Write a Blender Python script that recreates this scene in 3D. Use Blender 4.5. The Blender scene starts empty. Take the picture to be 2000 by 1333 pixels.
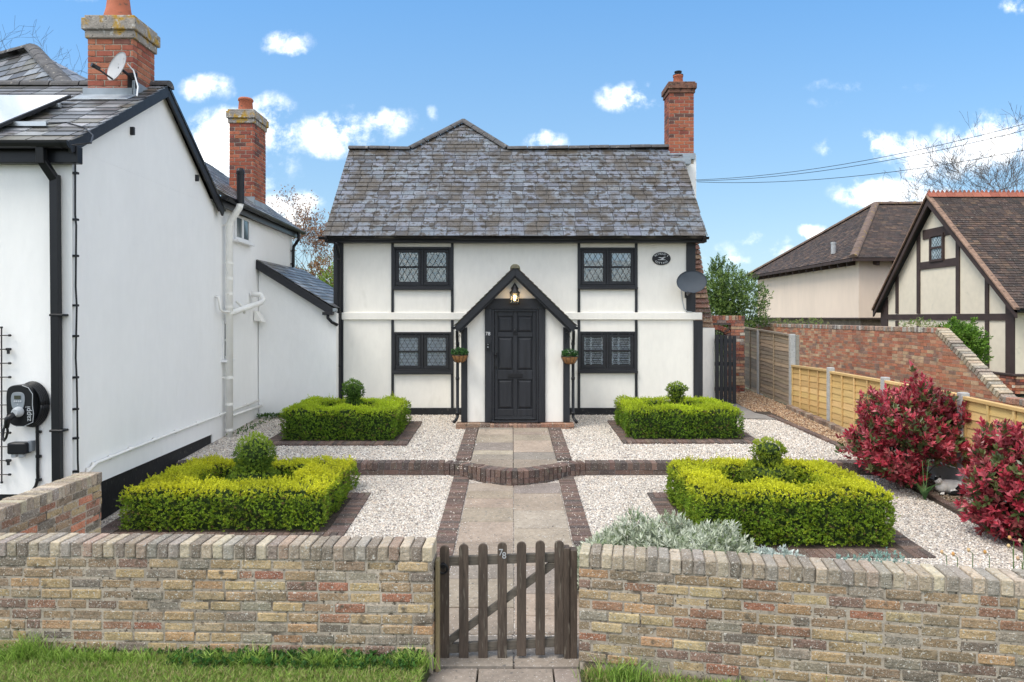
import bpy, bmesh, math, random
import numpy as np
from mathutils import Vector, Matrix
R = math.radians
random.seed(11)
rng = np.random.default_rng(11)
scene = bpy.context.scene
col = scene.collection

# ---------------------------------------------------------------- camera
CZ = 2.57            # lens height above the paving at the gate
F = 1333.3           # focal length in pixels of the 2000 px wide photograph
cd = bpy.data.cameras.new('camera')
cd.lens = 24; cd.sensor_width = 36; cd.shift_y = -0.0233
cd.clip_start = 0.05; cd.clip_end = 2000
cam = bpy.data.objects.new('camera', cd); col.objects.link(cam)
cam.location = (0, 0, CZ); cam.rotation_euler = (R(90), 0, 0)
scene.camera = cam

# ---------------------------------------------------------------- light
scene.view_settings.view_transform = 'Standard'
scene.view_settings.look = 'None'
scene.view_settings.gamma = 1
scene.view_settings.exposure = 0.94
SUN = Vector((-0.62, -0.42, 1.15)).normalized()
sl = bpy.data.lights.new('sun', 'SUN'); sl.energy = 1.5; sl.angle = R(26); sl.color = (1.0, 0.94, 0.85)
so = bpy.data.objects.new('sun', sl); col.objects.link(so)
so.rotation_euler = SUN.to_track_quat('Z', 'Y').to_euler(); so.location = (-6, -6, 20)

w = bpy.data.worlds.new('World'); scene.world = w; w.use_nodes = True
nt = w.node_tree; N = nt.nodes; Lk = nt.links
for n in list(N): N.remove(n)
def wn(t, **k):
    n = N.new(t)
    for a, b in k.items(): setattr(n, a, b)
    return n
def wm(op, a, b=None, c=None):
    n = wn('ShaderNodeMath', operation=op)
    for i, x in enumerate((a, b, c)):
        if x is None: continue
        if isinstance(x, (int, float)): n.inputs[i].default_value = x
        else: Lk.new(x, n.inputs[i])
    return n.outputs[0]
sky = wn('ShaderNodeTexSky'); sky.sky_type = 'NISHITA'; sky.sun_disc = False
sky.sun_elevation = math.asin(SUN.z); sky.sun_rotation = math.atan2(SUN.x, SUN.y)
sky.air_density = 1.0; sky.dust_density = 0.6; sky.ozone_density = 2.2
tc = wn('ShaderNodeTexCoord'); sx = wn('ShaderNodeSeparateXYZ'); Lk.new(tc.outputs['Generated'], sx.inputs[0])
dx, dy, dz = sx.outputs
ay = wm('MAXIMUM', wm('ABSOLUTE', dy), 0.05)
u = wm('DIVIDE', dx, ay); v = wm('DIVIDE', dz, ay)
cmb = wn('ShaderNodeCombineXYZ'); Lk.new(u, cmb.inputs[0]); Lk.new(v, cmb.inputs[1]); Lk.new(dy, cmb.inputs[2])
def noise(scale, detail=6, rough=.6, off=0):
    n = wn('ShaderNodeTexNoise'); n.inputs['Scale'].default_value = scale
    n.inputs['Detail'].default_value = detail; n.inputs['Roughness'].default_value = rough
    mp = wn('ShaderNodeMapping'); mp.inputs['Location'].default_value = (off, off * .7, 0)
    Lk.new(cmb.outputs[0], mp.inputs[0]); Lk.new(mp.outputs[0], n.inputs['Vector'])
    return n.outputs['Fac']
n1 = noise(11, 10, .66); n2 = noise(9, 4, .5, 3.3); n3 = noise(26, 6, .6, 7.7)
uw = wm('ADD', u, wm('MULTIPLY', wm('SUBTRACT', n2, .5), .06))
vw = wm('ADD', v, wm('MULTIPLY', wm('SUBTRACT', n3, .5), .025))
CLOUDS = [(562,84,58,24,.75),(398,172,58,30,.8),(425,275,85,62,1.1),(535,245,52,58,1.1),(655,262,105,44,1.1),(745,240,70,32,.8),
 (565,415,70,44,1),(480,330,90,60,.8),(1068,278,46,22,1),(1232,192,62,30,1.05),(1275,178,42,24,.8),(1715,288,108,34,1.1),(1655,292,50,20,.7),(1935,275,105,60,1.1),
 (1850,320,100,40,.9),(1725,378,96,34,1.1),(1830,395,80,34,.8),(1490,470,48,14,.8),(1520,490,46,12,.7),(1592,452,32,15,.9),(1988,12,42,20,.9),
 (1440,510,30,12,.7),(700,210,50,14,.45),(840,225,14,22,.45),(120,-60,130,60,.8),(1690,170,120,16,.42),(1640,205,60,12,.42),(1250,520,0.1,.1,0),(-160,-850,520,420,1.4),(1400,505,60,34,.5)]  # the huge unseen cloud high up left is added for the solar panel to reflect
acc = None
for (cx, cy, rx, ry, s) in CLOUDS:
    a = wm('MULTIPLY', wm('SUBTRACT', uw, (cx-1000)/F), F/rx)
    b = wm('MULTIPLY', wm('SUBTRACT', vw, (620-cy)/F), F/ry)
    d = wm('ADD', wm('MULTIPLY', a, a), wm('MULTIPLY', b, b))
    g = wm('MULTIPLY', wm('MAXIMUM', wm('SUBTRACT', 1.55, d), 0), s*.66)
    acc = g if acc is None else wm('MAXIMUM', acc, g)
front = wm('GREATER_THAN', dy, 0.06)
acc = wm('MULTIPLY', acc, front)
out_ = wm('MAXIMUM', wm('GREATER_THAN', wm('ABSOLUTE', u), .95), wm('GREATER_THAN', v, .62))   # unseen broken cloud outside the view, added as white fill light
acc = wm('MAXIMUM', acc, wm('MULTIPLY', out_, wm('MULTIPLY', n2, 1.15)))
back = wm('MULTIPLY', wm('SUBTRACT', 1.0, front), wm('MULTIPLY', n2, 1.5))  # unseen bright cloud behind the camera, added to lift the light on the walls
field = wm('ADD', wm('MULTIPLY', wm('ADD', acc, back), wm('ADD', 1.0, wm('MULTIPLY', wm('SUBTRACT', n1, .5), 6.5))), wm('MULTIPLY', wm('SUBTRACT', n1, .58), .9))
mr = wn('ShaderNodeMapRange'); mr.interpolation_type = 'SMOOTHSTEP'
Lk.new(field, mr.inputs[0]); mr.inputs[1].default_value = .08; mr.inputs[2].default_value = 1.75
cm = wm('MULTIPLY', mr.outputs[0], .96)
tint = wn('ShaderNodeMix', data_type='RGBA', blend_type='MULTIPLY'); tint.inputs[0].default_value = 1
Lk.new(sky.outputs[0], tint.inputs[6]); tint.inputs[7].default_value = (1.0, 1.0, 1.0, 1)
hz = wn('ShaderNodeMix', data_type='RGBA')     # thin high veil that whitens the blue, stronger low down
veil = wn('ShaderNodeMapRange'); Lk.new(v, veil.inputs[0]); veil.inputs[1].default_value = 0; veil.inputs[2].default_value = .5
veil.inputs[3].default_value = .42; veil.inputs[4].default_value = .22
Lk.new(veil.outputs[0], hz.inputs[0]); Lk.new(tint.outputs[2], hz.inputs[6]); hz.inputs[7].default_value = (5.2, 7.2, 8.6, 1)
gr_ = wn('ShaderNodeMix', data_type='RGBA'); gm = wn('ShaderNodeMapRange'); Lk.new(v, gm.inputs[0]); gm.inputs[1].default_value = .1; gm.inputs[2].default_value = .46
Lk.new(gm.outputs[0], gr_.inputs[0]); gr_.inputs[6].default_value = (.80,.86,.88,1); gr_.inputs[7].default_value = (.58,.90,1.18,1)
mu = wn('ShaderNodeMix', data_type='RGBA', blend_type='MULTIPLY'); mu.inputs[0].default_value = 1; Lk.new(hz.outputs[2], mu.inputs[6]); Lk.new(gr_.outputs[2], mu.inputs[7])
cl = wn('ShaderNodeMix', data_type='RGBA'); Lk.new(cm, cl.inputs[0]); Lk.new(mu.outputs[2], cl.inputs[6])
shade = wn('ShaderNodeMix', data_type='RGBA'); Lk.new(n3, shade.inputs[0])
shade.inputs[6].default_value = (8.6, 8.9, 9.6, 1); shade.inputs[7].default_value = (20.0, 18.8, 17.0, 1)
Lk.new(shade.outputs[2], cl.inputs[7])
bg = wn('ShaderNodeBackground'); bg.inputs[1].default_value = 0.082
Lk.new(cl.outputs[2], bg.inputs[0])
wo = wn('ShaderNodeOutputWorld'); Lk.new(bg.outputs[0], wo.inputs[0])

# ---------------------------------------------------------------- helpers
def X(px, Y): return (px - 1000) / F * Y
def Z(py, Y): return CZ + (620 - py) / F * Y
def zl(Y): return 0.0604 * max(0.0, Y - 5.1)                 # lower garden
def zu(Y): return 0.457 + 0.0395 * (Y - 9.85)                # upper garden

def tag(o, label=None, cat=None, group=None, kind=None):
    if label: o['label'] = label
    if cat: o['category'] = cat
    if group: o['group'] = group
    if kind: o['kind'] = kind
    return o
OFF = {}
def thing(name, label, cat, loc=(0, 0, 0), group=None):
    o = bpy.data.objects.new(name, None); col.objects.link(o)
    o.empty_display_size = .2
    o.location = loc; OFF[o.name] = Vector(loc)
    return tag(o, label, cat, group)

FACES6 = [(0,3,2,1),(4,5,6,7),(0,1,5,4),(1,2,6,5),(2,3,7,6),(3,0,4,7)]
WHITE = (1, 1, 1)
class MB:
    def __init__(s): s.v = []; s.f = []; s.c = []
    def poly(s, pts, c=WHITE):
        b = len(s.v); s.v += [tuple(p) for p in pts]; s.f.append(tuple(range(b, b+len(pts)))); s.c.append(c)
    def hexa(s, p, c=WHITE):
        b = len(s.v); s.v += [tuple(q) for q in p]
        for f in FACES6: s.f.append(tuple(b+i for i in f)); s.c.append(c)
    def box(s, x0, x1, y0, y1, z0, z1, c=WHITE):
        s.hexa([(x0,y0,z0),(x1,y0,z0),(x1,y1,z0),(x0,y1,z0),(x0,y0,z1),(x1,y0,z1),(x1,y1,z1),(x0,y1,z1)], c)
    def obox(s, o, a, b, n, c=WHITE):
        o, a, b, n = Vector(o), Vector(a), Vector(b), Vector(n)
        s.hexa([o-a-b-n, o+a-b-n, o+a+b-n, o-a+b-n, o-a-b+n, o+a-b+n, o+a+b+n, o-a+b+n], c)
    def bar(s, p, q, w, h, c=WHITE, up=(0, 0, 1)):
        p, q = Vector(p), Vector(q); d = (q-p)
        side = d.cross(Vector(up)).normalized(); u_ = side.cross(d).normalized()
        s.obox((p+q)/2, d/2, side*w/2, u_*h/2, c)
    def tube(s, pts, r, n=8, c=WHITE):
        pts = [Vector(p) for p in pts]; rs = r if isinstance(r, (list, tuple)) else [r]*len(pts)
        b = len(s.v); prev = None
        for i, p in enumerate(pts):
            t = (pts[min(i+1, len(pts)-1)] - pts[max(i-1, 0)]).normalized()
            if prev is None:
                prev = t.orthogonal().normalized()
            else:
                prev = (prev - t*prev.dot(t))
                prev = prev.normalized() if prev.length > 1e-5 else t.orthogonal().normalized()
            q = t.cross(prev)
            for k in range(n):
                a = 2*math.pi*k/n
                s.v.append(tuple(p + (prev*math.cos(a)+q*math.sin(a))*rs[i]))
        for i in range(len(pts)-1):
            for k in range(n):
                s.f.append((b+i*n+k, b+i*n+(k+1) % n, b+(i+1)*n+(k+1) % n, b+(i+1)*n+k)); s.c.append(c)
        s.f.append(tuple(b+k for k in range(n))[::-1]); s.c.append(c)
        s.f.append(tuple(b+(len(pts)-1)*n+k for k in range(n))); s.c.append(c)
    def lathe(s, o, prof, n=20, c=WHITE, m=None):
        b = len(s.v); m = m or Matrix.Identity(3); o = Vector(o)
        for (r, z) in prof:
            for k in range(n):
                a = 2*math.pi*k/n; s.v.append(tuple(o + m @ Vector((r*math.cos(a), r*math.sin(a), z))))
        for i in range(len(prof)-1):
            for k in range(n):
                s.f.append((b+i*n+k, b+i*n+(k+1) % n, b+(i+1)*n+(k+1) % n, b+(i+1)*n+k)); s.c.append(c)
        s.f.append(tuple(b+k for k in range(n))[::-1]); s.c.append(c)
        s.f.append(tuple(b+(len(prof)-1)*n+k for k in range(n))); s.c.append(c)
    def prism(s, pts, plane, a, b_, c=WHITE):
        def P(p, h):
            return {'xz': (p[0], h, p[1]), 'yz': (h, p[0], p[1]), 'xy': (p[0], p[1], h)}[plane]
        n = len(pts); b = len(s.v)
        s.v += [P(p, a) for p in pts] + [P(p, b_) for p in pts]
        s.f.append(tuple(range(b, b+n))); s.c.append(c)
        s.f.append(tuple(range(b+n, b+2*n))[::-1]); s.c.append(c)
        for i in range(n):
            j = (i+1) % n; s.f.append((b+i, b+n+i, b+n+j, b+j)); s.c.append(c)
    def build(s, name, mat, parent=None, at=(0, 0, 0), bevel=0, smooth=False, segs=1, fix=True):
        off = OFF[parent.name] if parent is not None else Vector(at)
        me = bpy.data.meshes.new(name)
        me.from_pydata([(x-off.x, y-off.y, z-off.z) for x, y, z in s.v], [], s.f)
        if fix:
            bm = bmesh.new(); bm.from_mesh(me); bmesh.ops.recalc_face_normals(bm, faces=bm.faces[:]); bm.to_mesh(me); bm.free()
        if any(c is not WHITE for c in s.c):
            at_ = me.color_attributes.new('Col', 'FLOAT_COLOR', 'CORNER')
            cc = np.ones((len(me.loops), 4), np.float32); i = 0
            tot = np.array([len(f) for f in s.f]); ca = np.array([tuple(c)[:3] for c in s.c], np.float32)
            cc[:, :3] = np.repeat(ca, tot, axis=0)
            at_.data.foreach_set('color', cc.ravel())
        me.materials.append(mat)
        if smooth: me.polygons.foreach_set('use_smooth', [True]*len(me.polygons))
        o = bpy.data.objects.new(name, me); col.objects.link(o)
        if parent is not None: o.parent = parent
        else: o.location = off
        OFF[o.name] = off
        if bevel:
            md = o.modifiers.new('bevel', 'BEVEL'); md.width = bevel; md.segments = segs; md.limit_method = 'ANGLE'
        return o

def np_mesh(name, V, Fc, C, mat, parent=None, at=(0, 0, 0), smooth=False):
    off = OFF[parent.name] if parent is not None else Vector(at)
    V = np.asarray(V, np.float32) - np.array(off, np.float32)
    k = Fc.shape[1]; nf = len(Fc)
    me = bpy.data.meshes.new(name)
    me.vertices.add(len(V)); me.vertices.foreach_set('co', V.ravel())
    me.loops.add(nf*k); me.loops.foreach_set('vertex_index', Fc.astype(np.int32).ravel())
    me.polygons.add(nf); me.polygons.foreach_set('loop_start', np.arange(nf, dtype=np.int32)*k)
    me.update(calc_edges=True)
    a = me.color_attributes.new('Col', 'FLOAT_COLOR', 'CORNER')
    cc = np.ones((nf*k, 4), np.float32); cc[:, :3] = np.repeat(C, k, axis=0)
    a.data.foreach_set('color', cc.ravel())
    me.materials.append(mat)
    if smooth: me.polygons.foreach_set('use_smooth', np.ones(nf, bool))
    me.validate()
    o = bpy.data.objects.new(name, me); col.objects.link(o)
    if parent is not None: o.parent = parent
    else: o.location = off
    OFF[o.name] = off
    return o

def text_mb(mb, s, size, M4, depth=.004, c=WHITE, align='CENTER'):
    cu = bpy.data.curves.new('t', 'FONT'); cu.body = s; cu.size = size; cu.extrude = depth; cu.align_x = align; cu.align_y = 'CENTER'
    o = bpy.data.objects.new('t', cu); col.objects.link(o)
    dg = bpy.context.evaluated_depsgraph_get(); dg.update()
    me = bpy.data.meshes.new_from_object(o.evaluated_get(dg))
    b = len(mb.v)
    for q in me.vertices: mb.v.append(tuple(M4 @ q.co))
    for p in me.polygons: mb.f.append(tuple(b+i for i in p.vertices)); mb.c.append(c)
    bpy.data.objects.remove(o); bpy.data.curves.remove(cu); bpy.data.meshes.remove(me)

# ---------------------------------------------------------------- materials
def mat(name, base=None, rough=.8, var=(), specks=(), bump=(), metal=0, spec=.4, trans=0, stretch=(1,1,1), coat=0, sheen=0):
    """base None -> per-face colour attribute; var [(scale, amount)], specks [(scale, lo, hi, colour)], bump [(scale, strength, dist)]"""
    m = bpy.data.materials.new(name); m.use_nodes = True
    t = m.node_tree; n = t.nodes; l = t.links
    for q in list(n): n.remove(q)
    out = n.new('ShaderNodeOutputMaterial'); p = n.new('ShaderNodeBsdfPrincipled')
    p.inputs['Roughness'].default_value = rough; p.inputs['Metallic'].default_value = metal
    p.inputs['Specular IOR Level'].default_value = spec
    if coat: p.inputs['Coat Weight'].default_value = coat; p.inputs['Coat Roughness'].default_value = .15
    if base is None:
        a = n.new('ShaderNodeAttribute'); a.attribute_name = 'Col'; c = a.outputs['Color']
    else:
        a = n.new('ShaderNodeRGB'); a.outputs[0].default_value = (*base, 1); c = a.outputs[0]
    co = n.new('ShaderNodeTexCoord'); mp = n.new('ShaderNodeMapping'); l.new(co.outputs['Object'], mp.inputs[0])
    mp.inputs['Scale'].default_value = stretch; vec = mp.outputs[0]
    def nz(sc, det=5, off=0):
        q = n.new('ShaderNodeTexNoise'); q.inputs['Scale'].default_value = sc; q.inputs['Detail'].default_value = det
        if off:
            m2 = n.new('ShaderNodeMapping'); m2.inputs['Location'].default_value = (off, off*.6, -off); l.new(vec, m2.inputs[0]); l.new(m2.outputs[0], q.inputs['Vector'])
        else: l.new(vec, q.inputs['Vector'])
        return q.outputs['Fac']
    for i, (sc, am) in enumerate(var):
        r = n.new('ShaderNodeMapRange'); l.new(nz(sc, 6, i*2.3), r.inputs[0]); r.inputs[1].default_value = .25; r.inputs[2].default_value = .75
        r.inputs[3].default_value = 1-am; r.inputs[4].default_value = 1+am
        mx = n.new('ShaderNodeMix'); mx.data_type = 'RGBA'; mx.blend_type = 'MULTIPLY'; mx.inputs[0].default_value = 1
        l.new(c, mx.inputs[6]); l.new(r.outputs[0], mx.inputs[7]); c = mx.outputs[2]
    for i, (sc, lo, hi, cc) in enumerate(specks):
        r = n.new('ShaderNodeMapRange'); l.new(nz(sc, 4, 5+i*3.1), r.inputs[0]); r.inputs[1].default_value = lo; r.inputs[2].default_value = hi
        mx = n.new('ShaderNodeMix'); mx.data_type = 'RGBA'; l.new(r.outputs[0], mx.inputs[0]); l.new(c, mx.inputs[6]); mx.inputs[7].default_value = (*cc, 1); c = mx.outputs[2]
    l.new(c, p.inputs['Base Color'])
    prev = None
    for (sc, st, di) in bump:
        b = n.new('ShaderNodeBump'); b.inputs['Strength'].default_value = st; b.inputs['Distance'].default_value = di
        l.new(nz(sc, 6), b.inputs['Height'])
        if prev: l.new(prev, b.inputs['Normal'])
        prev = b.outputs[0]
    if prev: l.new(prev, p.inputs['Normal'])
    sh = p.outputs[0]
    if trans:
        tr = n.new('ShaderNodeBsdfTranslucent'); l.new(c, tr.inputs[0]); ms = n.new('ShaderNodeMixShader'); ms.inputs[0].default_value = trans
        l.new(sh, ms.inputs[1]); l.new(tr.outputs[0], ms.inputs[2]); sh = ms.outputs[0]
    l.new(sh, out.inputs[0])
    return m

m_render = mat('white_render', (.87,.84,.775), .85, [(1.2,.035),(9,.03)], [(2.6,.64,.90,(.72,.69,.62))], [(60,.35,.005),(5,.35,.012)], stretch=(1.6,1.6,.6))
m_render2 = mat('neighbour_render', (.87,.87,.86), .85, [(.9,.025),(7,.02)], [(2.2,.68,1.0,(.74,.73,.69))], [(55,.4,.005),(3.5,.5,.015)], stretch=(1.5,1.5,.6))
m_render_cool = m_render2
m_black = mat('black_timber', (.021,.0225,.027), .5, [(3,.3)], [(26,.66,.75,(.05,.05,.055))], [(9,.4,.004)], stretch=(6,6,.6))
m_blackh = mat('black_timber_level', (.017,.018,.022), .5, [(3,.3)], [], [(9,.3,.004)], stretch=(.6,6,6))
m_gutter = mat('black_plastic', (.010,.011,.014), .35, [(5,.15)], [], [], spec=.3)
m_plinth = mat('plinth_paint', (.012,.013,.016), .6, [(8,.3)], [(14,.62,.7,(.06,.055,.05))], [(20,.5,.01)])
m_brick = mat('old_brick', None, .92, [(1.3,.24),(14,.22),(60,.24)], [(55,.625,.67,(.48,.46,.41)),(140,.62,.66,(.58,.56,.51)),(13,.62,.74,(.11,.09,.065))], [(80,.8,.007),(22,.8,.014)])
m_brickclean = mat('red_brick', None, .9, [(14,.15),(60,.15)], [(40,.66,.74,(.10,.06,.05))], [(70,.5,.005)])
m_brickfar = mat('far_brick', None, .92, [(6,.2),(30,.2)], [(2.2,.6,.75,(.16,.14,.12))], [(40,.4,.008)])
m_mortar = mat('mortar', (.36,.31,.25), .95, [(30,.25),(1.6,.3)], [(45,.58,.66,(.08,.065,.05)),(6,.56,.66,(.11,.09,.07))], [(60,.6,.006)])
m_mortard = mat('dark_mortar', (.13,.11,.10), .95, [(30,.2)], [], [(60,.6,.006)])
m_cap = mat('lichened_stone', (.30,.27,.24), .95, [(10,.25),(50,.2)], [(7,.52,.62,(.42,.26,.05)),(16,.58,.66,(.50,.48,.44)),(30,.62,.7,(.06,.055,.05))], [(40,.8,.01)])
m_slate = mat('roof_slate', None, .42, [(1.1,.12),(14,.10)], [(2.0,.48,.60,(.088,.074,.058)),(8,.52,.60,(.055,.046,.037)),(22,.58,.65,(.062,.052,.042)),(65,.64,.70,(.36,.35,.32))], [(25,.35,.004)], spec=.5)
m_slate2 = mat('wet_slate', None, .38, [(6,.2),(30,.15)], [(4,.56,.68,(.07,.063,.05)),(30,.68,.75,(.38,.37,.34))], [(25,.3,.004)], spec=.55)
m_tile = mat('clay_tile', None, .85, [(3,.25),(25,.2)], [(18,.64,.72,(.22,.20,.17))], [(25,.4,.006)])
m_ridge = mat('ridge_tile', (.085,.083,.085), .8, [(6,.35),(30,.2)], [(15,.62,.7,(.3,.28,.25))], [(30,.5,.006)])
m_lead = mat('lead_flashing', (.30,.34,.38), .5, [(6,.2)], [], [(8,.3,.01)], metal=.3)
m_terra = mat('terracotta', (.42,.13,.07), .8, [(5,.25)], [(12,.6,.7,(.16,.09,.06))], [(30,.3,.004)])
m_slab = mat('stone_slab', None, .88, [(3,.20),(22,.18)], [(24,.62,.72,(.13,.12,.11)),(60,.64,.68,(.55,.53,.5))], [(35,.35,.004)])
m_edge = mat('dark_paver', None, .88, [(8,.2),(40,.2)], [(90,.64,.69,(.60,.58,.54)),(16,.62,.7,(.16,.15,.11))], [(45,.4,.005)])
m_soil = mat('soil', (.055,.040,.030), .95, [(8,.4),(50,.3)], [(40,.62,.7,(.2,.15,.1))], [(30,1,.03)])
m_leaf = mat('box_leaf', None, .5, [], [], [], spec=.3, trans=.38)
m_redleaf = mat('red_leaf', None, .35, [], [], [], spec=.5, trans=.22)
m_grey = mat('silver_leaf', None, .8, [], [], [], spec=.2, trans=.2)
m_core = mat('hedge_shade', (.03,.055,.012), .95, [(25,.5)], [], [(30,1,.03)])
m_grass = mat('grass_blade', None, .6, [], [], [], spec=.3, trans=.3)
m_turf = mat('turf', (.045,.06,.018), .95, [(4,.4),(40,.4)], [], [(30,1,.03)])
m_ground = mat('rough_ground', (.10,.11,.06), .95, [(.5,.3),(8,.3)], [], [(8,.6,.05)])
m_gatewood = mat('weathered_wood', (.080,.060,.046), .8, [(3,.35),(18,.25)], [(12,.60,.72,(.16,.14,.11)),(7,.62,.75,(.02,.016,.012))], [(20,.6,.004)], stretch=(6,6,.7))
m_gatewoodh = mat('weathered_rail', (.115,.098,.078), .8, [(3,.35),(18,.25)], [(12,.60,.72,(.18,.16,.12))], [(20,.6,.004)], stretch=(.7,6,6))
m_newwood = mat('new_fence_wood', None, .75, [(2.5,.10),(14,.08)], [(9,.66,.78,(.26,.15,.06))], [(18,.3,.003)], stretch=(1,.45,5))
m_oldwood = mat('old_fence_wood', None, .85, [(3,.2),(16,.15)], [(8,.62,.76,(.10,.075,.05))], [(18,.4,.004)], stretch=(1,.45,5))
m_conc = mat('concrete', (.40,.40,.39), .9, [(5,.12),(50,.1)], [(30,.64,.72,(.2,.2,.18))], [(60,.3,.003)])
m_bark = mat('bark', (.10,.085,.07), .9, [(8,.3)], [], [(20,.6,.01)])
m_twig = mat('twig', (.075,.06,.05), .9, [(8,.3)])
m_pvc = mat('white_pipe', (.82,.81,.77), .45, [(6,.06)], [(9,.66,.8,(.5,.47,.4))])
m_upvc = mat('white_frame', (.80,.80,.80), .35)
m_blackmetal = mat('black_metal', (.015,.015,.017), .4, metal=.2)
m_greyplastic = mat('grey_plastic', (.22,.25,.28), .35)
m_midgrey = mat('satin_grey', (.42,.45,.48), .4)
m_dishgrey = mat('dish_grey', (.050,.062,.078), .65, [(5,.1)], spec=.25)
m_dishlight = mat('dish_light', (.40,.41,.42), .45, [(4,.15)], [(14,.64,.72,(.2,.17,.14))])
m_dark = mat('dark_room', (.035,.036,.038), .9)
m_cream = mat('cream_render', (.74,.66,.52), .88, [(1.2,.05),(6,.05)], [(2.5,.66,.8,(.50,.46,.36))], [(40,.3,.006)])
m_pink = mat('pink_render', (.78,.64,.52), .9, [(1,.05),(5,.03)], [], [(30,.3,.006)], stretch=(1,1,.25))
m_brown = mat('brown_timber', (.055,.036,.032), .75, [(3,.25)], [], [(8,.3,.005)])
m_lattice = mat('lead_lattice', (.06,.065,.07), .5)
m_blind = mat('shutter_white', (.80,.84,.88), .5)
m_shine = mat('polished_steel', (.6,.6,.6), .2, metal=1)
m_coir = mat('coir', (.30,.15,.06), .95, [(20,.35),(90,.3)], [], [(60,.8,.006)])
m_screen = mat('screen', (.05,.055,.04), .25)
m_fill = mat('sign_white', (.75,.76,.77), .5)
m_bark_chip = mat('bark_chip', None, .9, [(30,.3)])
m_stone = mat('pebble', None, .85, [(40,.1)])
m_panel = mat('solar_glass', (.62,.64,.66), .10, spec=1.0, coat=1.0, metal=.75)
m_alu = mat('aluminium', (.55,.57,.58), .35, metal=.8)

def glassmat(name, tintc=(.75,.85,.9), refl=.16):
    m = bpy.data.materials.new(name); m.use_nodes = True; t = m.node_tree; n = t.nodes; l = t.links
    for q in list(n): n.remove(q)
    o = n.new('ShaderNodeOutputMaterial'); a = n.new('ShaderNodeBsdfTransparent'); a.inputs[0].default_value = (*tintc, 1)
    g = n.new('ShaderNodeBsdfGlossy'); g.inputs['Roughness'].default_value = .03
    f = n.new('ShaderNodeFresnel'); f.inputs[0].default_value = 1.5
    wz = n.new('ShaderNodeTexNoise'); wz.inputs['Scale'].default_value = 5; wb = n.new('ShaderNodeBump'); wb.inputs['Strength'].default_value = .25; wb.inputs['Distance'].default_value = .02; l.new(wz.outputs['Fac'], wb.inputs['Height']); l.new(wb.outputs[0], g.inputs['Normal'])
    ad = n.new('ShaderNodeMath'); ad.operation = 'ADD'; ad.use_clamp = True; l.new(f.outputs[0], ad.inputs[0]); ad.inputs[1].default_value = refl - .04
    x = n.new('ShaderNodeMixShader'); l.new(ad.outputs[0], x.inputs[0]); l.new(a.outputs[0], x.inputs[1]); l.new(g.outputs[0], x.inputs[2]); l.new(x.outputs[0], o.inputs[0])
    return m
m_glass = glassmat('window_glass'); m_glass2 = glassmat('lower_glass', (.98,.99,1.0), .04)

def gravelmat(name, cols, scale):
    m = bpy.data.materials.new(name); m.use_nodes = True; t = m.node_tree; n = t.nodes; l = t.links
    p = n['Principled BSDF']; p.inputs['Roughness'].default_value = .9; p.inputs['Specular IOR Level'].default_value = .2
    co = n.new('ShaderNodeTexCoord'); nz = n.new('ShaderNodeTexNoise'); nz.inputs['Scale'].default_value = scale*1.3; l.new(co.outputs['Object'], nz.inputs['Vector'])
    ad = n.new('ShaderNodeVectorMath'); ad.operation = 'MULTIPLY_ADD'; l.new(nz.outputs['Color'], ad.inputs[0]); ad.inputs[1].default_value = (.02,)*3; l.new(co.outputs['Object'], ad.inputs[2])
    v_ = n.new('ShaderNodeTexVoronoi'); v_.inputs['Scale'].default_value = scale; l.new(ad.outputs[0], v_.inputs['Vector'])
    rp = n.new('ShaderNodeValToRGB'); rp.color_ramp.interpolation = 'CONSTANT'
    e = rp.color_ramp.elements
    while len(e) < len(cols): e.new(.5)
    for i, (pos, c) in enumerate(cols): e[i].position = pos; e[i].color = (*c, 1)
    sp = n.new('ShaderNodeSeparateColor'); l.new(v_.outputs['Color'], sp.inputs[0]); l.new(sp.outputs[0], rp.inputs[0])
    d = n.new('ShaderNodeMapRange'); l.new(v_.outputs['Distance'], d.inputs[0]); d.inputs[1].default_value = .40; d.inputs[2].default_value = .70; d.inputs[3].default_value = 1; d.inputs[4].default_value = .5
    mx = n.new('ShaderNodeMix'); mx.data_type = 'RGBA'; mx.blend_type = 'MULTIPLY'; mx.inputs[0].default_value = 1
    l.new(rp.outputs[0], mx.inputs[6]); l.new(d.outputs[0], mx.inputs[7])
    big = n.new('ShaderNodeTexNoise'); big.inputs['Scale'].default_value = 1.4; big.inputs['Detail'].default_value = 4; l.new(co.outputs['Object'], big.inputs['Vector'])
    br = n.new('ShaderNodeMapRange'); l.new(big.outputs['Fac'], br.inputs[0]); br.inputs[1].default_value = .3; br.inputs[2].default_value = .7; br.inputs[3].default_value = .86; br.inputs[4].default_value = 1.1
    m2 = n.new('ShaderNodeMix'); m2.data_type = 'RGBA'; m2.blend_type = 'MULTIPLY'; m2.inputs[0].default_value = 1; l.new(mx.outputs[2], m2.inputs[6]); l.new(br.outputs[0], m2.inputs[7])
    l.new(m2.outputs[2], p.inputs['Base Color'])
    b = n.new('ShaderNodeBump'); b.invert = True; b.inputs['Strength'].default_value = 1; b.inputs['Distance'].default_value = .012; l.new(v_.outputs['Distance'], b.inputs['Height']); l.new(b.outputs[0], p.inputs['Normal'])
    return m
GR = [(0,(.70,.62,.54)),(.2,(.54,.47,.40)),(.38,(.80,.74,.67)),(.6,(.64,.55,.46)),(.74,(.36,.32,.29)),(.84,(.85,.81,.76)),(.95,(.22,.20,.19))]
m_gravel = gravelmat('gravel', GR, 58)

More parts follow.
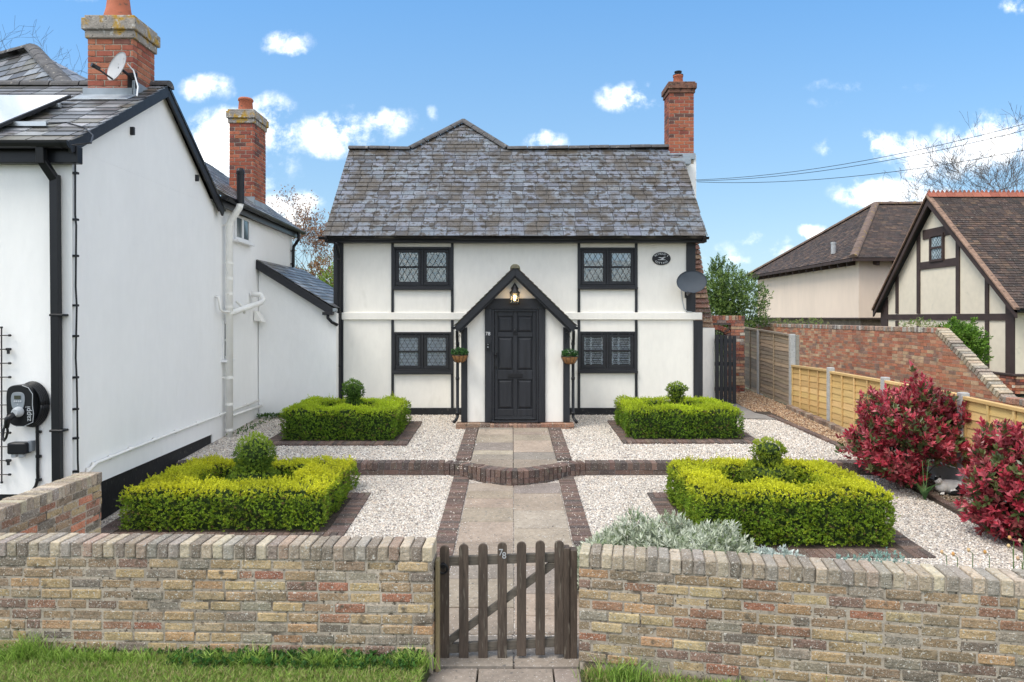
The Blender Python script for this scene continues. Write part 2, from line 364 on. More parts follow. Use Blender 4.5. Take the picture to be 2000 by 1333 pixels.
def pick(pal, j=.12):
    c = random.choice(pal); k = 1+random.uniform(-j, j)
    return tuple(min(1, max(0, q*k*(1+random.uniform(-.03, .03)))) for q in c)
P_OLD = [(.36,.265,.145)]*5+[(.29,.21,.125)]*7+[(.24,.18,.118)]*6+[(.40,.305,.175)]*3+[(.27,.155,.10)]*2+[(.29,.135,.085)]+[(.17,.14,.11)]*3+[(.21,.14,.105)]*2+[(.25,.215,.165)]*4+[(.35,.22,.12)]*2
P_OLDCAP = [(.38,.31,.23)]*5+[(.31,.25,.185)]*6+[(.23,.19,.15)]*5+[(.44,.37,.27)]*3+[(.31,.22,.165)]*1+[(.28,.245,.205)]*4
P_RED = [(.36,.115,.065)]*5+[(.31,.095,.06)]*4+[(.26,.08,.055)]*2+[(.40,.15,.085)]*3+[(.19,.08,.06)]
P_REDDK = [(.30,.085,.05)]*4+[(.24,.07,.05)]*3+[(.36,.12,.06)]*2+[(.13,.06,.05)]*2
P_MIX = [(.46,.18,.105)]*5+[(.38,.13,.08)]*3+[(.50,.33,.20)]*4+[(.56,.40,.26)]*3+[(.42,.24,.16)]*3+[(.30,.22,.18)]*2+[(.25,.12,.09)]*2+[(.60,.52,.42)]
P_GARDEN = [(.43,.175,.10)]*6+[(.38,.14,.085)]*4+[(.44,.24,.145)]*4+[(.48,.32,.20)]*3+[(.34,.17,.115)]*4+[(.27,.16,.12)]*2
P_DKPAVE = [(.115,.080,.068)]*4+[(.14,.09,.073)]*3+[(.09,.07,.062)]*3+[(.165,.11,.088)]*2
P_SLATE = [(.155,.172,.205)]*8+[(.135,.15,.178)]*5+[(.175,.193,.225)]*4+[(.11,.12,.14)]*3+[(.15,.148,.155)]+[(.065,.063,.065)]*2
P_SLATE2 = [(.17,.175,.19)]*4+[(.11,.115,.125)]*4+[(.26,.265,.28)]*3+[(.075,.073,.072)]*3+[(.14,.13,.105)]*2
P_TILE = [(.072,.050,.042)]*5+[(.058,.043,.038)]*4+[(.092,.062,.048)]*3+[(.046,.037,.034)]*3+[(.13,.085,.06)]

# ---------------------------------------------------------------- masonry and tiles
def brick_line(mb, p0, p1, z0, z1, th, pal, course=.075, L=.225, H=.065, j=.002, phase=0, shade=None):
    """courses of stretchers between two ground points, full thickness, z0..z1 (z may be functions of the distance)"""
    p0, p1 = Vector((*p0, 0)), Vector((*p1, 0)); d = p1-p0; ln = d.length; t = d/ln; nn = Vector((-t.y, t.x, 0))
    n = int(round((z1-z0)/course))
    for i in range(n):
        zc = z1-(i+.5)*course; s = -((i+phase) % 2)*L/2-random.uniform(0, .03)
        while s < ln-.01:
            a, b = max(0, s), min(ln, s+L-.010)
            if s >= 0 and random.random() < .06 and b-a > .2: b = a+.102; s = s-L+.112
            if b-a > .02:
                r = lambda: random.uniform(-j, j)
                o = p0+t*((a+b)/2)+nn*r()+Vector((0, 0, zc+r()*.6))
                c = pick(pal)
                if shade: c = shade(c, (a+b)/2/ln, (i+.5)/n)
                rot = random.uniform(-.004, .004)
                mb.obox(o, t*((b-a)/2)+Vector((0, 0, rot*.1)), nn*th/2, (0, 0, H/2+r()*.5), c)
            s += L
def cope_line(mb, p0, p1, z0, z1, th, pal, W=.078, j=.003):
    p0, p1 = Vector((*p0, 0)), Vector((*p1, 0)); d = p1-p0; ln = d.length; t = d/ln; nn = Vector((-t.y, t.x, 0))
    n = max(1, int(ln/W)); W = ln/n
    for i in range(n):
        r = lambda: random.uniform(-j, j)
        o = p0+t*((i+.5)*W)+nn*r()*1.5+Vector((0, 0, (z0+z1)/2+r()))
        mb.obox(o, t*(W/2-.0045)+nn*r()*.8, nn*(th/2), (r()*.5, 0, (z1-z0)/2), pick(pal, .18))
def mortar_line(mb, p0, p1, z0, z1, th):
    p0, p1 = Vector((*p0, 0)), Vector((*p1, 0)); d = p1-p0; t = d.normalized(); nn = Vector((-t.y, t.x, 0))
    mb.obox((p0+p1)/2+Vector((0, 0, (z0+z1)/2)), d/2-t*.006, nn*(th/2-.007), (0, 0, (z1-z0)/2))

def tiles(mb, O, U, V, rng_u, vmax, g, w, t, pal, j=.15, lap=1.3, wob=0):
    O, U, V = Vector(O), Vector(U).normalized(), Vector(V).normalized(); Nn = U.cross(V).normalized()
    if Nn.z < 0: Nn = -Nn
    rows = int(math.ceil(vmax/g))
    for i in range(rows):
        v0 = i*g
        for (ua, ub) in rng_u(min(v0+g*.5, vmax)):
            s = ua-random.uniform(.3, .7)*w
            while s < ub-.005:
                a, b = max(ua, s), min(ub, s+w-(.010 if w < .29 else .016))
                if b-a > .015:
                    v1 = min(v0+g*lap, vmax+.01); h0 = t*1.7+random.uniform(0, wob); h1 = t*.5; dv = random.uniform(-.004, .004)*(g/.15)
                    P = lambda uu, vv, hh: O+U*uu+V*vv+Nn*hh
                    c = pick(pal, j)
                    mb.hexa([P(a, v0+dv, h0-t), P(b, v0+dv, h0-t), P(b, v1, h1-t), P(a, v1, h1-t),
                             P(a, v0+dv, h0), P(b, v0+dv, h0), P(b, v1, h1), P(a, v1, h1)], c)
                s += w

def leaves(P, A, n, L, W, pal, j=.25, ln=.04, spread=1.0, colour=None):
    """P sprig bases, A sprig axes; n leaves each set round the axis"""
    m = len(P); P = np.asarray(P, float); A = A/np.linalg.norm(A, axis=1, keepdims=True)
    ref = np.tile([0.13, .31, .94], (m, 1)); ref[np.abs(A[:, 2]) > .9] = [1, 0, 0]
    B = np.cross(A, ref); B /= np.linalg.norm(B, axis=1, keepdims=True); Cc = np.cross(A, B)
    V = []; cols = []
    pal = np.array(pal); ph = rng.uniform(0, 6.28, m)
    base = pal[rng.integers(0, len(pal), m)] if colour is None else colour
    for k in range(n):
        an = ph+k*2.4; f = (k+1)/n
        rad = B*np.cos(an)[:, None]+Cc*np.sin(an)[:, None]
        d = A*(.35+.9*f**1.5)+rad*spread*(1.15-.7*f)+rng.normal(0, .15, (m, 3)); d /= np.linalg.norm(d, axis=1, keepdims=True)
        s = np.cross(d, A+rng.normal(0, .25, (m, 3))); s /= np.linalg.norm(s, axis=1, keepdims=True)+1e-6
        up = np.cross(s, d)
        l = (L*rng.uniform(.65, 1.15, m))[:, None]; b = P+A*(ln*f*rng.uniform(.7, 1.1, m))[:, None]
        V.append(np.stack([b, b+d*l*.5+s*W*.5+up*W*.15, b+d*l, b+d*l*.5-s*W*.5+up*W*.15], 1))
        cols.append(base*(1+rng.uniform(-j, j, m))[:, None])
    V = np.concatenate(V).reshape(-1, 3); C = np.clip(np.concatenate(cols), 0, 1)
    return V, np.arange(len(V)).reshape(-1, 4), C

# ================================================================ GROUND
def gsheet(name, pts, zf, m, lift=0):
    mb = MB(); mb.poly([(x, y, zf(y)+lift) for x, y in pts]); o = mb.build(name, m, fix=False)
    return tag(o, kind='structure')
mb = MB()
prof = [(-400,-.1),(4.6,-.1),(5.1,-.06),(9.85,.22),(13.8,.50),(40,.6),(900,.6)]
for (ya, za), (yb, zb) in zip(prof, prof[1:]):
    mb.poly([(-600, ya, za), (600, ya, za), (600, yb, zb), (-600, yb, zb)])
tag(mb.build('ground', m_ground, fix=False), kind='structure')
# pavement slabs in front of the gate
mb = MB()
for (x0, x1, y0, y1) in [(-1.2,-.245,3.2,4.97),(-.24,.30,3.2,4.97),(.305,.50,3.2,4.97),(-.60,.015,4.975,5.45),(.02,.65,4.975,5.45)]:
    mb.box(x0, x1-.008, y0, y1-.008, -.06, .018+(.012 if y0 > 4 and y1 > 5.2 else 0)+random.uniform(-.003,.003), pick([(.28,.24,.195),(.32,.275,.22),(.26,.225,.185)], .06))
tag(mb.build('pavement', m_slab, bevel=.004), kind='structure')
# gravel sheets
gsheet('lower_gravel_ground', [(-4.97,5.0),(5.62,5.0),(5.62,9.86),(-4.97,9.86)], zl, m_gravel)
gsheet('upper_gravel_ground', [(-5.05,9.93),(-.84,9.93),(.9,9.93),(5.45,9.93),(5.45,13.5),(3.6,14.6),(3.6,13.9),(-5.05,13.9)], lambda y: zu(y)-.012, m_gravel)
gsheet('side_path', [(4.25,13.35),(5.15,13.2),(5.0,14.1),(4.95,14.9),(4.95,22),(4.25,22)], lambda y: zu(y)+.006, mat('worn_concrete', (.24,.22,.20), .9, [(5,.15),(50,.12)], [(8,.6,.75,(.14,.125,.11))], [(60,.4,.004)]))
# loose stones
def stones(name, n, region, zf, s0=.009, s1=.016, pal=None, m=None):
    x, y = region(n); n = len(x)
    z = np.array([zf(a) for a in y])+.002
    O = np.array([[1,0,0],[0,1,0],[-1,0,0],[0,-1,0],[0,0,.75],[0,0,-.75]])
    O = O[None]*rng.uniform(.6, 1.25, (n, 6, 1))*rng.uniform(s0, s1, (n, 1, 1))
    a = rng.uniform(0, 6.28, n); c, s = np.cos(a), np.sin(a)
    Vx = O[:, :, 0]*c[:, None]-O[:, :, 1]*s[:, None]; Vy = O[:, :, 0]*s[:, None]+O[:, :, 1]*c[:, None]
    tl = rng.uniform(-.5, .5, (n, 1)); Vz = O[:, :, 2]+tl*Vx
    V = np.stack([Vx+x[:, None], Vy+y[:, None], Vz+z[:, None]], 2).reshape(-1, 3)
    T = np.array([[0,1,4],[1,2,4],[2,3,4],[3,0,4],[1,0,5],[2,1,5],[3,2,5],[0,3,5]])
    Fc = (np.arange(n)[:, None, None]*6+T[None]).reshape(-1, 3)
    pal = np.array(pal); C = np.repeat(pal[rng.integers(0, len(pal), n)]*rng.uniform(.8, 1.15, (n, 1)), 8, 0)
    o = np_mesh(name, V, Fc, np.clip(C, 0, 1), m or m_stone); return tag(o, kind='stuff')
P_GRAV = [(.72,.65,.57),(.58,.51,.43),(.80,.75,.68),(.66,.58,.50),(.46,.41,.36),(.86,.83,.78),(.74,.67,.59),(.22,.20,.19),(.66,.54,.43),(.76,.70,.62)]
BEDS = dict(FL=(-4.66,-1.86,7.40,9.02), FR=(1.78,4.32,6.95,9.02), BL=(-4.05,-1.70,11.02,12.95), BR=(1.82,4.08,11.15,13.05))
def outside(x, y):
    k = ~((abs(x-.03) < .84) & (y < 13))
    for (a, b, c, d) in BEDS.values(): k &= ~((x > a) & (x < b) & (y > c) & (y < d))
    return k
def reg(x0, x1, y0, y1):
    def f(n):
        x = rng.uniform(x0, x1, n); y = rng.uniform(y0, y1, n); k = outside(x, y); return x[k], y[k]
    return f
stones('lower_gravel', 62000, reg(-4.8, 5.45, 5.3, 9.83), zl, pal=P_GRAV)
stones('stray_gravel', 420, lambda n: (rng.choice([-1,1],n)*rng.beta(6,1.3,n)*.8+.03, rng.uniform(5.6,12.3,n)), lambda y: (zl(y) if y < 9.3 else zu(max(y,10.1)))+.02, .006, .012, P_GRAV)
stones('upper_gravel', 50000, reg(-4.9, 5.25, 9.97, 13.75), lambda y: zu(y)-.012, .010, .017, P_GRAV)

# garden path: slabs between two bands of dark pavers
def path(name, yrows, zf, split=.02):
    mb = MB()
    for (xa, xb, ys) in ((-.60, split, yrows[0]), (split, .65, yrows[1])):
        for y0, y1 in zip(ys, ys[1:]):
            c = pick([(.29,.235,.182),(.335,.275,.212),(.245,.21,.178),(.28,.23,.182),(.35,.29,.23)], .09)
            a, b, z0, z1 = xa+.005, xb-.005, zf(y0+.005), zf(y1-.005); h = random.uniform(.012, .018)
            mb.hexa([(a,y0+.005,z0-.05),(b,y0+.005,z0-.05),(b,y1-.005,z1-.05),(a,y1-.005,z1-.05),(a,y0+.005,z0+h),(b,y0+.005,z0+h),(b,y1-.005,z1+h),(a,y1-.005,z1+h)], c)
    return tag(mb.build(name, m_slab, bevel=.003), kind='structure')
path('lower_path', [[5.46,5.9,6.45,6.9,7.35,7.95,8.45,8.8,9.1,9.45],[5.46,5.75,6.15,6.75,7.2,7.75,8.35,9.0,9.45]], zl)
path('upper_path', [[10.04,10.35,10.62,11.15,11.75,12.2,12.36],[10.04,10.5,11.3,11.75,12.0,12.36]], zu)
mb = MB(); AR = lambda x: 9.85-.53*(.5-.5*math.cos(2*math.pi*(x+.98)/2.04))**.8+.215
for (xa, xb) in ((-.60,.012),(.022,.655)):
    n_ = 8
    for i in range(n_):
        a, b = xa+(xb-xa)*i/n_, xa+(xb-xa)*(i+1)/n_
        if AR(a) < 10.03 and AR(b) < 10.03: mb.poly([(a,AR(a),zu(AR(a))+.014),(b,AR(b),zu(AR(b))+.014),(b,10.035,zu(10.035)+.014),(a,10.035,zu(10.035)+.014)], (.25,.205,.16))
tag(mb.build('bulge_slab', m_slab, fix=False), kind='structure')
def pave_band(mb, x0, x1, y0, y1, zf, along='y', w=.075, lift=.02, pal=P_DKPAVE):
    """pavers laid across the band; along = running direction"""
    a0, a1 = (y0, y1) if along == 'y' else (x0, x1); n = max(1, int(round((a1-a0)/w))); s = (a1-a0)/n
    for i in range(n):
        a, b = a0+i*s+.003, a0+(i+1)*s-.003
        X0, X1, Y0, Y1 = (x0, x1, a, b) if along == 'y' else (a, b, y0, y1)
        h = lift+random.uniform(-.003, .003); za, zb = zf(Y0), zf(Y1)
        mb.hexa([(X0,Y0,za-.05),(X1,Y0,za-.05),(X1,Y1,zb-.05),(X0,Y1,zb-.05),(X0,Y0,za+h),(X1,Y0,za+h),(X1,Y1,zb+h),(X0,Y1,zb+h)], pick(pal))
for nm, x0, x1 in (('left', -.83, -.61), ('right', .66, .88)):
    mb = MB(); pave_band(mb, x0, x1, 5.35, 9.84, zl); 
    o = mb.build('path_border', m_edge, at=((x0+x1)/2, 7.6, .15), bevel=.003)
    tag(o, 'dark brick paver strip edging the lower stone path on its %s side' % nm, 'path border', 'brick borders of the stone path')
    mb = MB(); pave_band(mb, x0, x1, 10.05, 12.42, zu)
    o = mb.build('path_border', m_edge, at=((x0+x1)/2, 11.2, .5), bevel=.003)
    tag(o, 'dark brick paver strip edging the upper path by the porch on its %s side' % nm, 'path border', 'brick borders of the stone path')

# low retaining wall with a bulge in the middle
t = thing('retaining_wall', 'low dark brick retaining wall across the gravel with a curved bulge at the path', 'garden wall', (0, 9.85, .28))
pl = [(-4.86, 9.86)]+[(-.83, 9.85)]
fine = []
for i in range(201):
    s = i/200; x = -.98+2.04*s; fine.append((x, 9.85-.53*(.5-.5*math.cos(2*math.pi*s))**.8))
Ls = [0]
for p, q in zip(fine, fine[1:]): Ls.append(Ls[-1]+math.dist(p, q))
na = 29; arc = []
for i in range(na+1):
    tL = Ls[-1]*i/na; k = min(range(201), key=lambda j: abs(Ls[j]-tL)); arc.append(fine[k])
cop, bri, mor = MB(), MB(), MB()
runs = [((-4.86, 9.86), (-.98, 9.85))]+list(zip(arc, arc[1:]))+[((1.06, 9.85), (5.3, 9.86))]
for i, (p, q) in enumerate(runs):
    d = Vector((q[0]-p[0], q[1]-p[1])); nn = Vector((-d.y, d.x)).normalized()*.10
    pp, qq = (p[0]+nn.x, p[1]+nn.y), (q[0]+nn.x, q[1]+nn.y)
    base = zl((p[1]+q[1])/2)-.03
    curve = 0 < i < len(runs)-1
    cope_line(cop, pp, qq, .368, .468, .21, P_DKPAVE, W=.2 if curve else .085)
    if not curve: brick_line(bri, pp, qq, .368-.15, .368, .20, P_DKPAVE, phase=i)
    else: cope_line(bri, pp, qq, .295, .366, .20, P_DKPAVE, W=.2); cope_line(bri, pp, qq, .218, .292, .20, P_DKPAVE, W=.2)
    mortar_line(mor, pp, qq, base-.05, .455, .205)
cop.build('coping', m_edge, t, bevel=.003); bri.build('brickwork', m_edge, t, bevel=.003); mor.build('mortar', mat('pale_mortar', (.20,.175,.16), .95), t)

# square brick borders of the hedge beds
def bed(key, zf, label):
    x0, x1, y0, y1 = BEDS[key]; mb = MB(); w_ = .21
    pave_band(mb, x0, x0+w_, y0+w_, y1-w_, zf, 'y'); pave_band(mb, x1-w_, x1, y0+w_, y1-w_, zf, 'y')
    pave_band(mb, x0, x1, y0, y0+w_, zf, 'x'); pave_band(mb, x0, x1, y1-w_, y1, zf, 'x')
    t = thing('bed_border', label, 'bed border', ((x0+x1)/2, (y0+y1)/2, zf((y0+y1)/2)), 'brick borders around the box hedges')
    mb.build('paver_ring', m_edge, t, bevel=.003)
    mb = MB(); a, b, c, d = x0+w_, x1-w_, y0+w_, y1-w_
    mb.poly([(a,c,zf(c)+.012),(b,c,zf(c)+.012),(b,d,zf(d)+.012),(a,d,zf(d)+.012)])
    mb.build('soil', m_soil, t, fix=False)
bed('FL', zl, 'dark brick border around the large front hedge by the white neighbour house')
bed('FR', zl, 'dark brick border around the front hedge behind the silver plants')
bed('BL', zu, 'dark brick border around the back hedge left of the porch')
bed('BR', zu, 'dark brick border around the back hedge right of the porch')

# right hand planting strip
mb = MB()
mb.poly([(5.25,9.9,zu(9.9)+.01),(5.93,9.9,zu(9.9)+.01),(5.93,17.6,zu(17.6)+.01),(5.25,17.6,zu(17.6)+.01)])
mb.poly([(4.95,13.9,zu(13.9)+.012),(5.25,13.3,zu(13.3)+.012),(5.25,17.6,zu(17.6)+.012),(4.95,17.6,zu(17.6)+.012)])
mb.poly([(5.36,5.0,zl(5.0)+.012),(6.0,5.0,zl(5.0)+.012),(6.0,9.88,zl(9.88)+.012),(5.36,9.88,zl(9.88)+.012)])
tag(mb.build('planting_soil', m_soil, fix=False), kind='structure')
def barkreg(n):
    x = rng.uniform(4.95, 5.9, n); y = rng.uniform(9.95, 17.5, n); k = (x > 5.27) | (y > 14.0); return x[k], y[k]
stones('bark_chippings', 14000, barkreg, lambda y: zu(y)+.012, .012, .026,
       [(.36,.22,.12),(.45,.31,.19),(.28,.16,.09),(.52,.40,.28),(.20,.12,.08)], m_bark_chip)
stones('soil_crumbs', 2500, lambda n: (rng.uniform(5.5, 5.9, n), rng.uniform(6.6, 9.8, n)), lambda y: zl(y)+.012, .01, .02,
       [(.20,.14,.09),(.30,.22,.15),(.12,.08,.05),(.38,.33,.27)], m_bark_chip)
def edging(name, label, pts, zf, W=.22, d=.10, h=.03, pal=P_DKPAVE):
    mb = MB()
    for p, q in zip(pts, pts[1:]):
        P0, P1 = Vector((*p, zf(p[1]))), Vector((*q, zf(q[1]))); n = max(1, int((P1-P0).length/W)); st = (P1-P0)/n
        tt = st.normalized(); nn = Vector((-tt.y, tt.x, 0)).normalized()
        for i in range(n):
            mb.obox(P0+st*(i+.5)+Vector((random.uniform(-.008,.008), 0, h/2-.02+random.uniform(-.006,.006))), st/2-tt*.006, nn*d/2, (0,0,h/2+.02), pick(pal))
    return tag(mb.build(name, m_edge, at=(pts[0][0], pts[0][1], zf(pts[0][1])), bevel=.006), label, 'edging')
edging('brick_edging', 'flat brick edging between upper white gravel and bark strip by the fence', [(5.12,13.6),(5.22,12.4),(5.26,11),(5.27,9.98)], zu)
edging('brick_edging', 'brick edging of the lower gravel below the red shrubs', [(5.33,9.7),(5.50,9.1),(5.48,8.1),(5.36,7.3),(5.30,6.4),(5.3,5.3)], zl)
edging('stone_edging', 'rough brown stone kerb at the foot of the new fence panels', [(5.80,14.3),(5.78,12.6),(5.72,10.9),(5.6,10.0)], lambda y: zu(y)+.01, W=.13, d=.12, h=.09, pal=[(.20,.13,.09),(.26,.18,.13),(.15,.10,.08),(.3,.24,.19)])

# ================================================================ COTTAGE
Yw = 13.8
cot = thing('cottage', 'white rendered cottage with black timbers, slate roof and front porch', 'house', (0, Yw, .6))
XL, XR1, XR2 = X(652, Yw), X(1358, Yw), X(1372, Yw)
WIN = {'upper_left': (768,882,483,565), 'upper_right': (1130,1243,484,564), 'lower_left': (768,882,649,729), 'lower_right': (1130,1243,648,727)}
holes = []
for k, (a, b, c, d) in WIN.items(): holes.append((X(a+3, Yw), X(b-3, Yw), Z(d-2, Yw), Z(c+3, Yw)))
ZT, ZB = Z(468, Yw), .35
xs = sorted({XL, XR1}|{h[0] for h in holes}|{h[1] for h in holes}); zs = sorted({ZB, ZT}|{h[2] for h in holes}|{h[3] for h in holes})
mb = MB()
for zi in range(len(zs)-1):                 # row by row: merge solid cells
    start = None
    for xi in range(len(xs)-1):
        cx, cz = (xs[xi]+xs[xi+1])/2, (zs[zi]+zs[zi+1])/2
        hole = any(h[0] < cx < h[1] and h[2] < cz < h[3] for h in holes)
        if not hole and start is None: start = xs[xi]
        if hole and start is not None: mb.box(start, xs[xi], Yw, Yw+.28, zs[zi], zs[zi+1]); start = None
    if start is not None: mb.box(start, xs[-1], Yw, Yw+.28, zs[zi], zs[zi+1])
mb.box(XL, XL+.28, Yw+.281, 17.3, ZB, ZT); mb.box(XR1-.28, XR1, Yw+.281, 17.3, ZB, ZT); mb.box(XL+.281, XR1-.281, 17.02, 17.3, ZB, ZT)
YR, ZR, YE, ZE = 15.55, Z(292, 15.55), 13.4, Z(462, 13.4)
for xx in (XL+.02, XR1-.3):
    mb.prism([(Yw+.02, ZT+.002), (17.28, ZT+.002), (YR, ZR-.12)], 'yz', xx, xx+.28)
mb.build('wall', m_render, cot)
mb = MB(); mb.box(XL+.29, XR1-.29, 15.6, 15.65, ZB, ZT-.02); mb.box(XL+.29, XR1-.29, Yw+.3, 15.59, 2.52, 2.6); mb.build('inner_wall', m_dark, cot)
# band, plinth, timbers
mb = MB(); mb.box(X(668,Yw), X(1372,13.74), 13.755, Yw-.001, Z(625,13.74), Z(611,13.74)); mb.build('band', m_render, cot, bevel=.008)
mb = MB(); mb.box(XL, XR2, Yw-.035, Yw-.001, .45, Z(797,Yw)); mb.build('plinth', m_plinth, cot, bevel=.005)
for (a, b, c, d) in ((652,671,470,800),(1340,1358,470,610),(1354,1372,626,800)):
    mb = MB(); mb.box(X(a,Yw), X(b,Yw), Yw-.03, Yw-.001, Z(d,Yw), Z(c,Yw)); mb.build('corner_post', m_black, cot, bevel=.004)
for px in (767, 883.5, 1130.5, 1242.5):
    for c, d in ((472, 610.5), (625.5, 797)):
        mb = MB(); mb.box(X(px-2.6,Yw), X(px+2.6,Yw), Yw-.022, Yw-.001, Z(d,Yw), Z(c,Yw)); mb.build('timber_stud', m_black, cot, bevel=.003)
mb = MB(); mb.box(X(650,Yw)-.1, X(1374,Yw), 13.56, Yw-.001, Z(474,13.6), Z(464,13.6)); mb.build('fascia', m_blackh, cot, bevel=.004)
# roof
SL = math.hypot(YR-YE, ZR-ZE); Vd = Vector((0, YR-YE, ZR-ZE)).normalized()
APX, YA = -1.166, 16.36; vA = (YA-YE)/Vd.y
def rng_front(v):
    if v < SL: return [(-3.70, 3.84)]
    k = (vA-v)/(vA-SL); return [(APX-1.16*k, APX+1.06*k)] if k > 0 else []
mb = MB(); tiles(mb, (0, YE, ZE), (1,0,0), Vd, rng_front, vA, .149, .255, .011, P_SLATE, .10, wob=.006)
rf = mb.build('roof', m_slate, cot, bevel=0)
mb = MB()   # underlay, rear slope and the cross gable behind
e = Vector((0, .012, -.012))
mb.hexa([Vector((-3.68,YE,ZE))+e*3,Vector((3.82,YE,ZE))+e*3,Vector((3.82,YR,ZR))+e*3,Vector((-3.68,YR,ZR))+e*3,Vector((-3.68,YE,ZE))+e*.3,Vector((3.82,YE,ZE))+e*.3,Vector((3.82,YR,ZR))+e*.3,Vector((-3.68,YR,ZR))+e*.3])
mb.hexa([(-3.68,YR,ZR-.05),(3.82,YR,ZR-.05),(3.82,17.7,ZE-.05),(-3.68,17.7,ZE-.05),(-3.68,YR,ZR-.01),(3.82,YR,ZR-.01),(3.82,17.7,ZE-.01),(-3.68,17.7,ZE-.01)])
ZA = ZE+vA*Vd.z
for s, xe in ((-1, APX-2.2), (1, APX+2.2)):
    zz = ZA-2.2*.75
    mb.hexa([(APX,YA-.02,ZA-.06),(xe,YA-.02-2.2*.73,zz-.06),(xe,21,zz-.06),(APX,21,ZA-.06),(APX,YA-.02,ZA-.02),(xe,YA-.02-2.2*.73,zz-.02),(xe,21,zz-.02),(APX,21,ZA-.02)])
mb.build('rear_roof', m_slate2, cot)
mb = MB()
def ridge_run(mb, p, q, n, r=.085, c=None):
    p, q = Vector(p), Vector(q)
    for i in range(n):
        a, b = p.lerp(q, (i+.02)/n), p.lerp(q, (i+.98)/n); d = (b-a).normalized(); sd = d.cross(Vector((0,0,1))).normalized(); u_ = sd.cross(d)
        lift = random.uniform(-.004, .004); pts = []
        for P_ in (a, b):
            pts.append([P_+sd*math.cos(th)*r*1.2+u_*(math.sin(th)*r-.02+lift) for th in [math.pi*k/8 for k in range(9)]])
        bse = len(mb.v); mb.v += [tuple(x) for x in pts[0]+pts[1]]; cc = c or WHITE
        for k in range(8): mb.f.append((bse+k, bse+k+1, bse+9+k+1, bse+9+k)); mb.c.append(cc)
        mb.f.append(tuple(bse+k for k in range(9))); mb.c.append(cc); mb.f.append(tuple(bse+9+k for k in range(9))[::-1]); mb.c.append(cc)
ridge_run(mb, (-3.72,YR,ZR+.02), (APX-1.14,YR,ZR+.0), 3); ridge_run(mb, (APX-1.17,YR,ZR+.01), (APX,YA,ZA+.03), 4)
ridge_run(mb, (APX,YA,ZA+.03), (APX+1.07,YR,ZR+.01), 4); ridge_run(mb, (APX+1.05,YR,ZR), (3.62,YR,ZR+.05), 8)
mb.build('ridge', m_ridge, rf, smooth=False)
# verges
for xx in (-3.66, 3.78):
    mb = MB(); mb.bar((xx,YE+.03,ZE-.06), (xx,YR,ZR-.07), .04, .12)
    mb.build('bargeboard', m_blackh, cot)
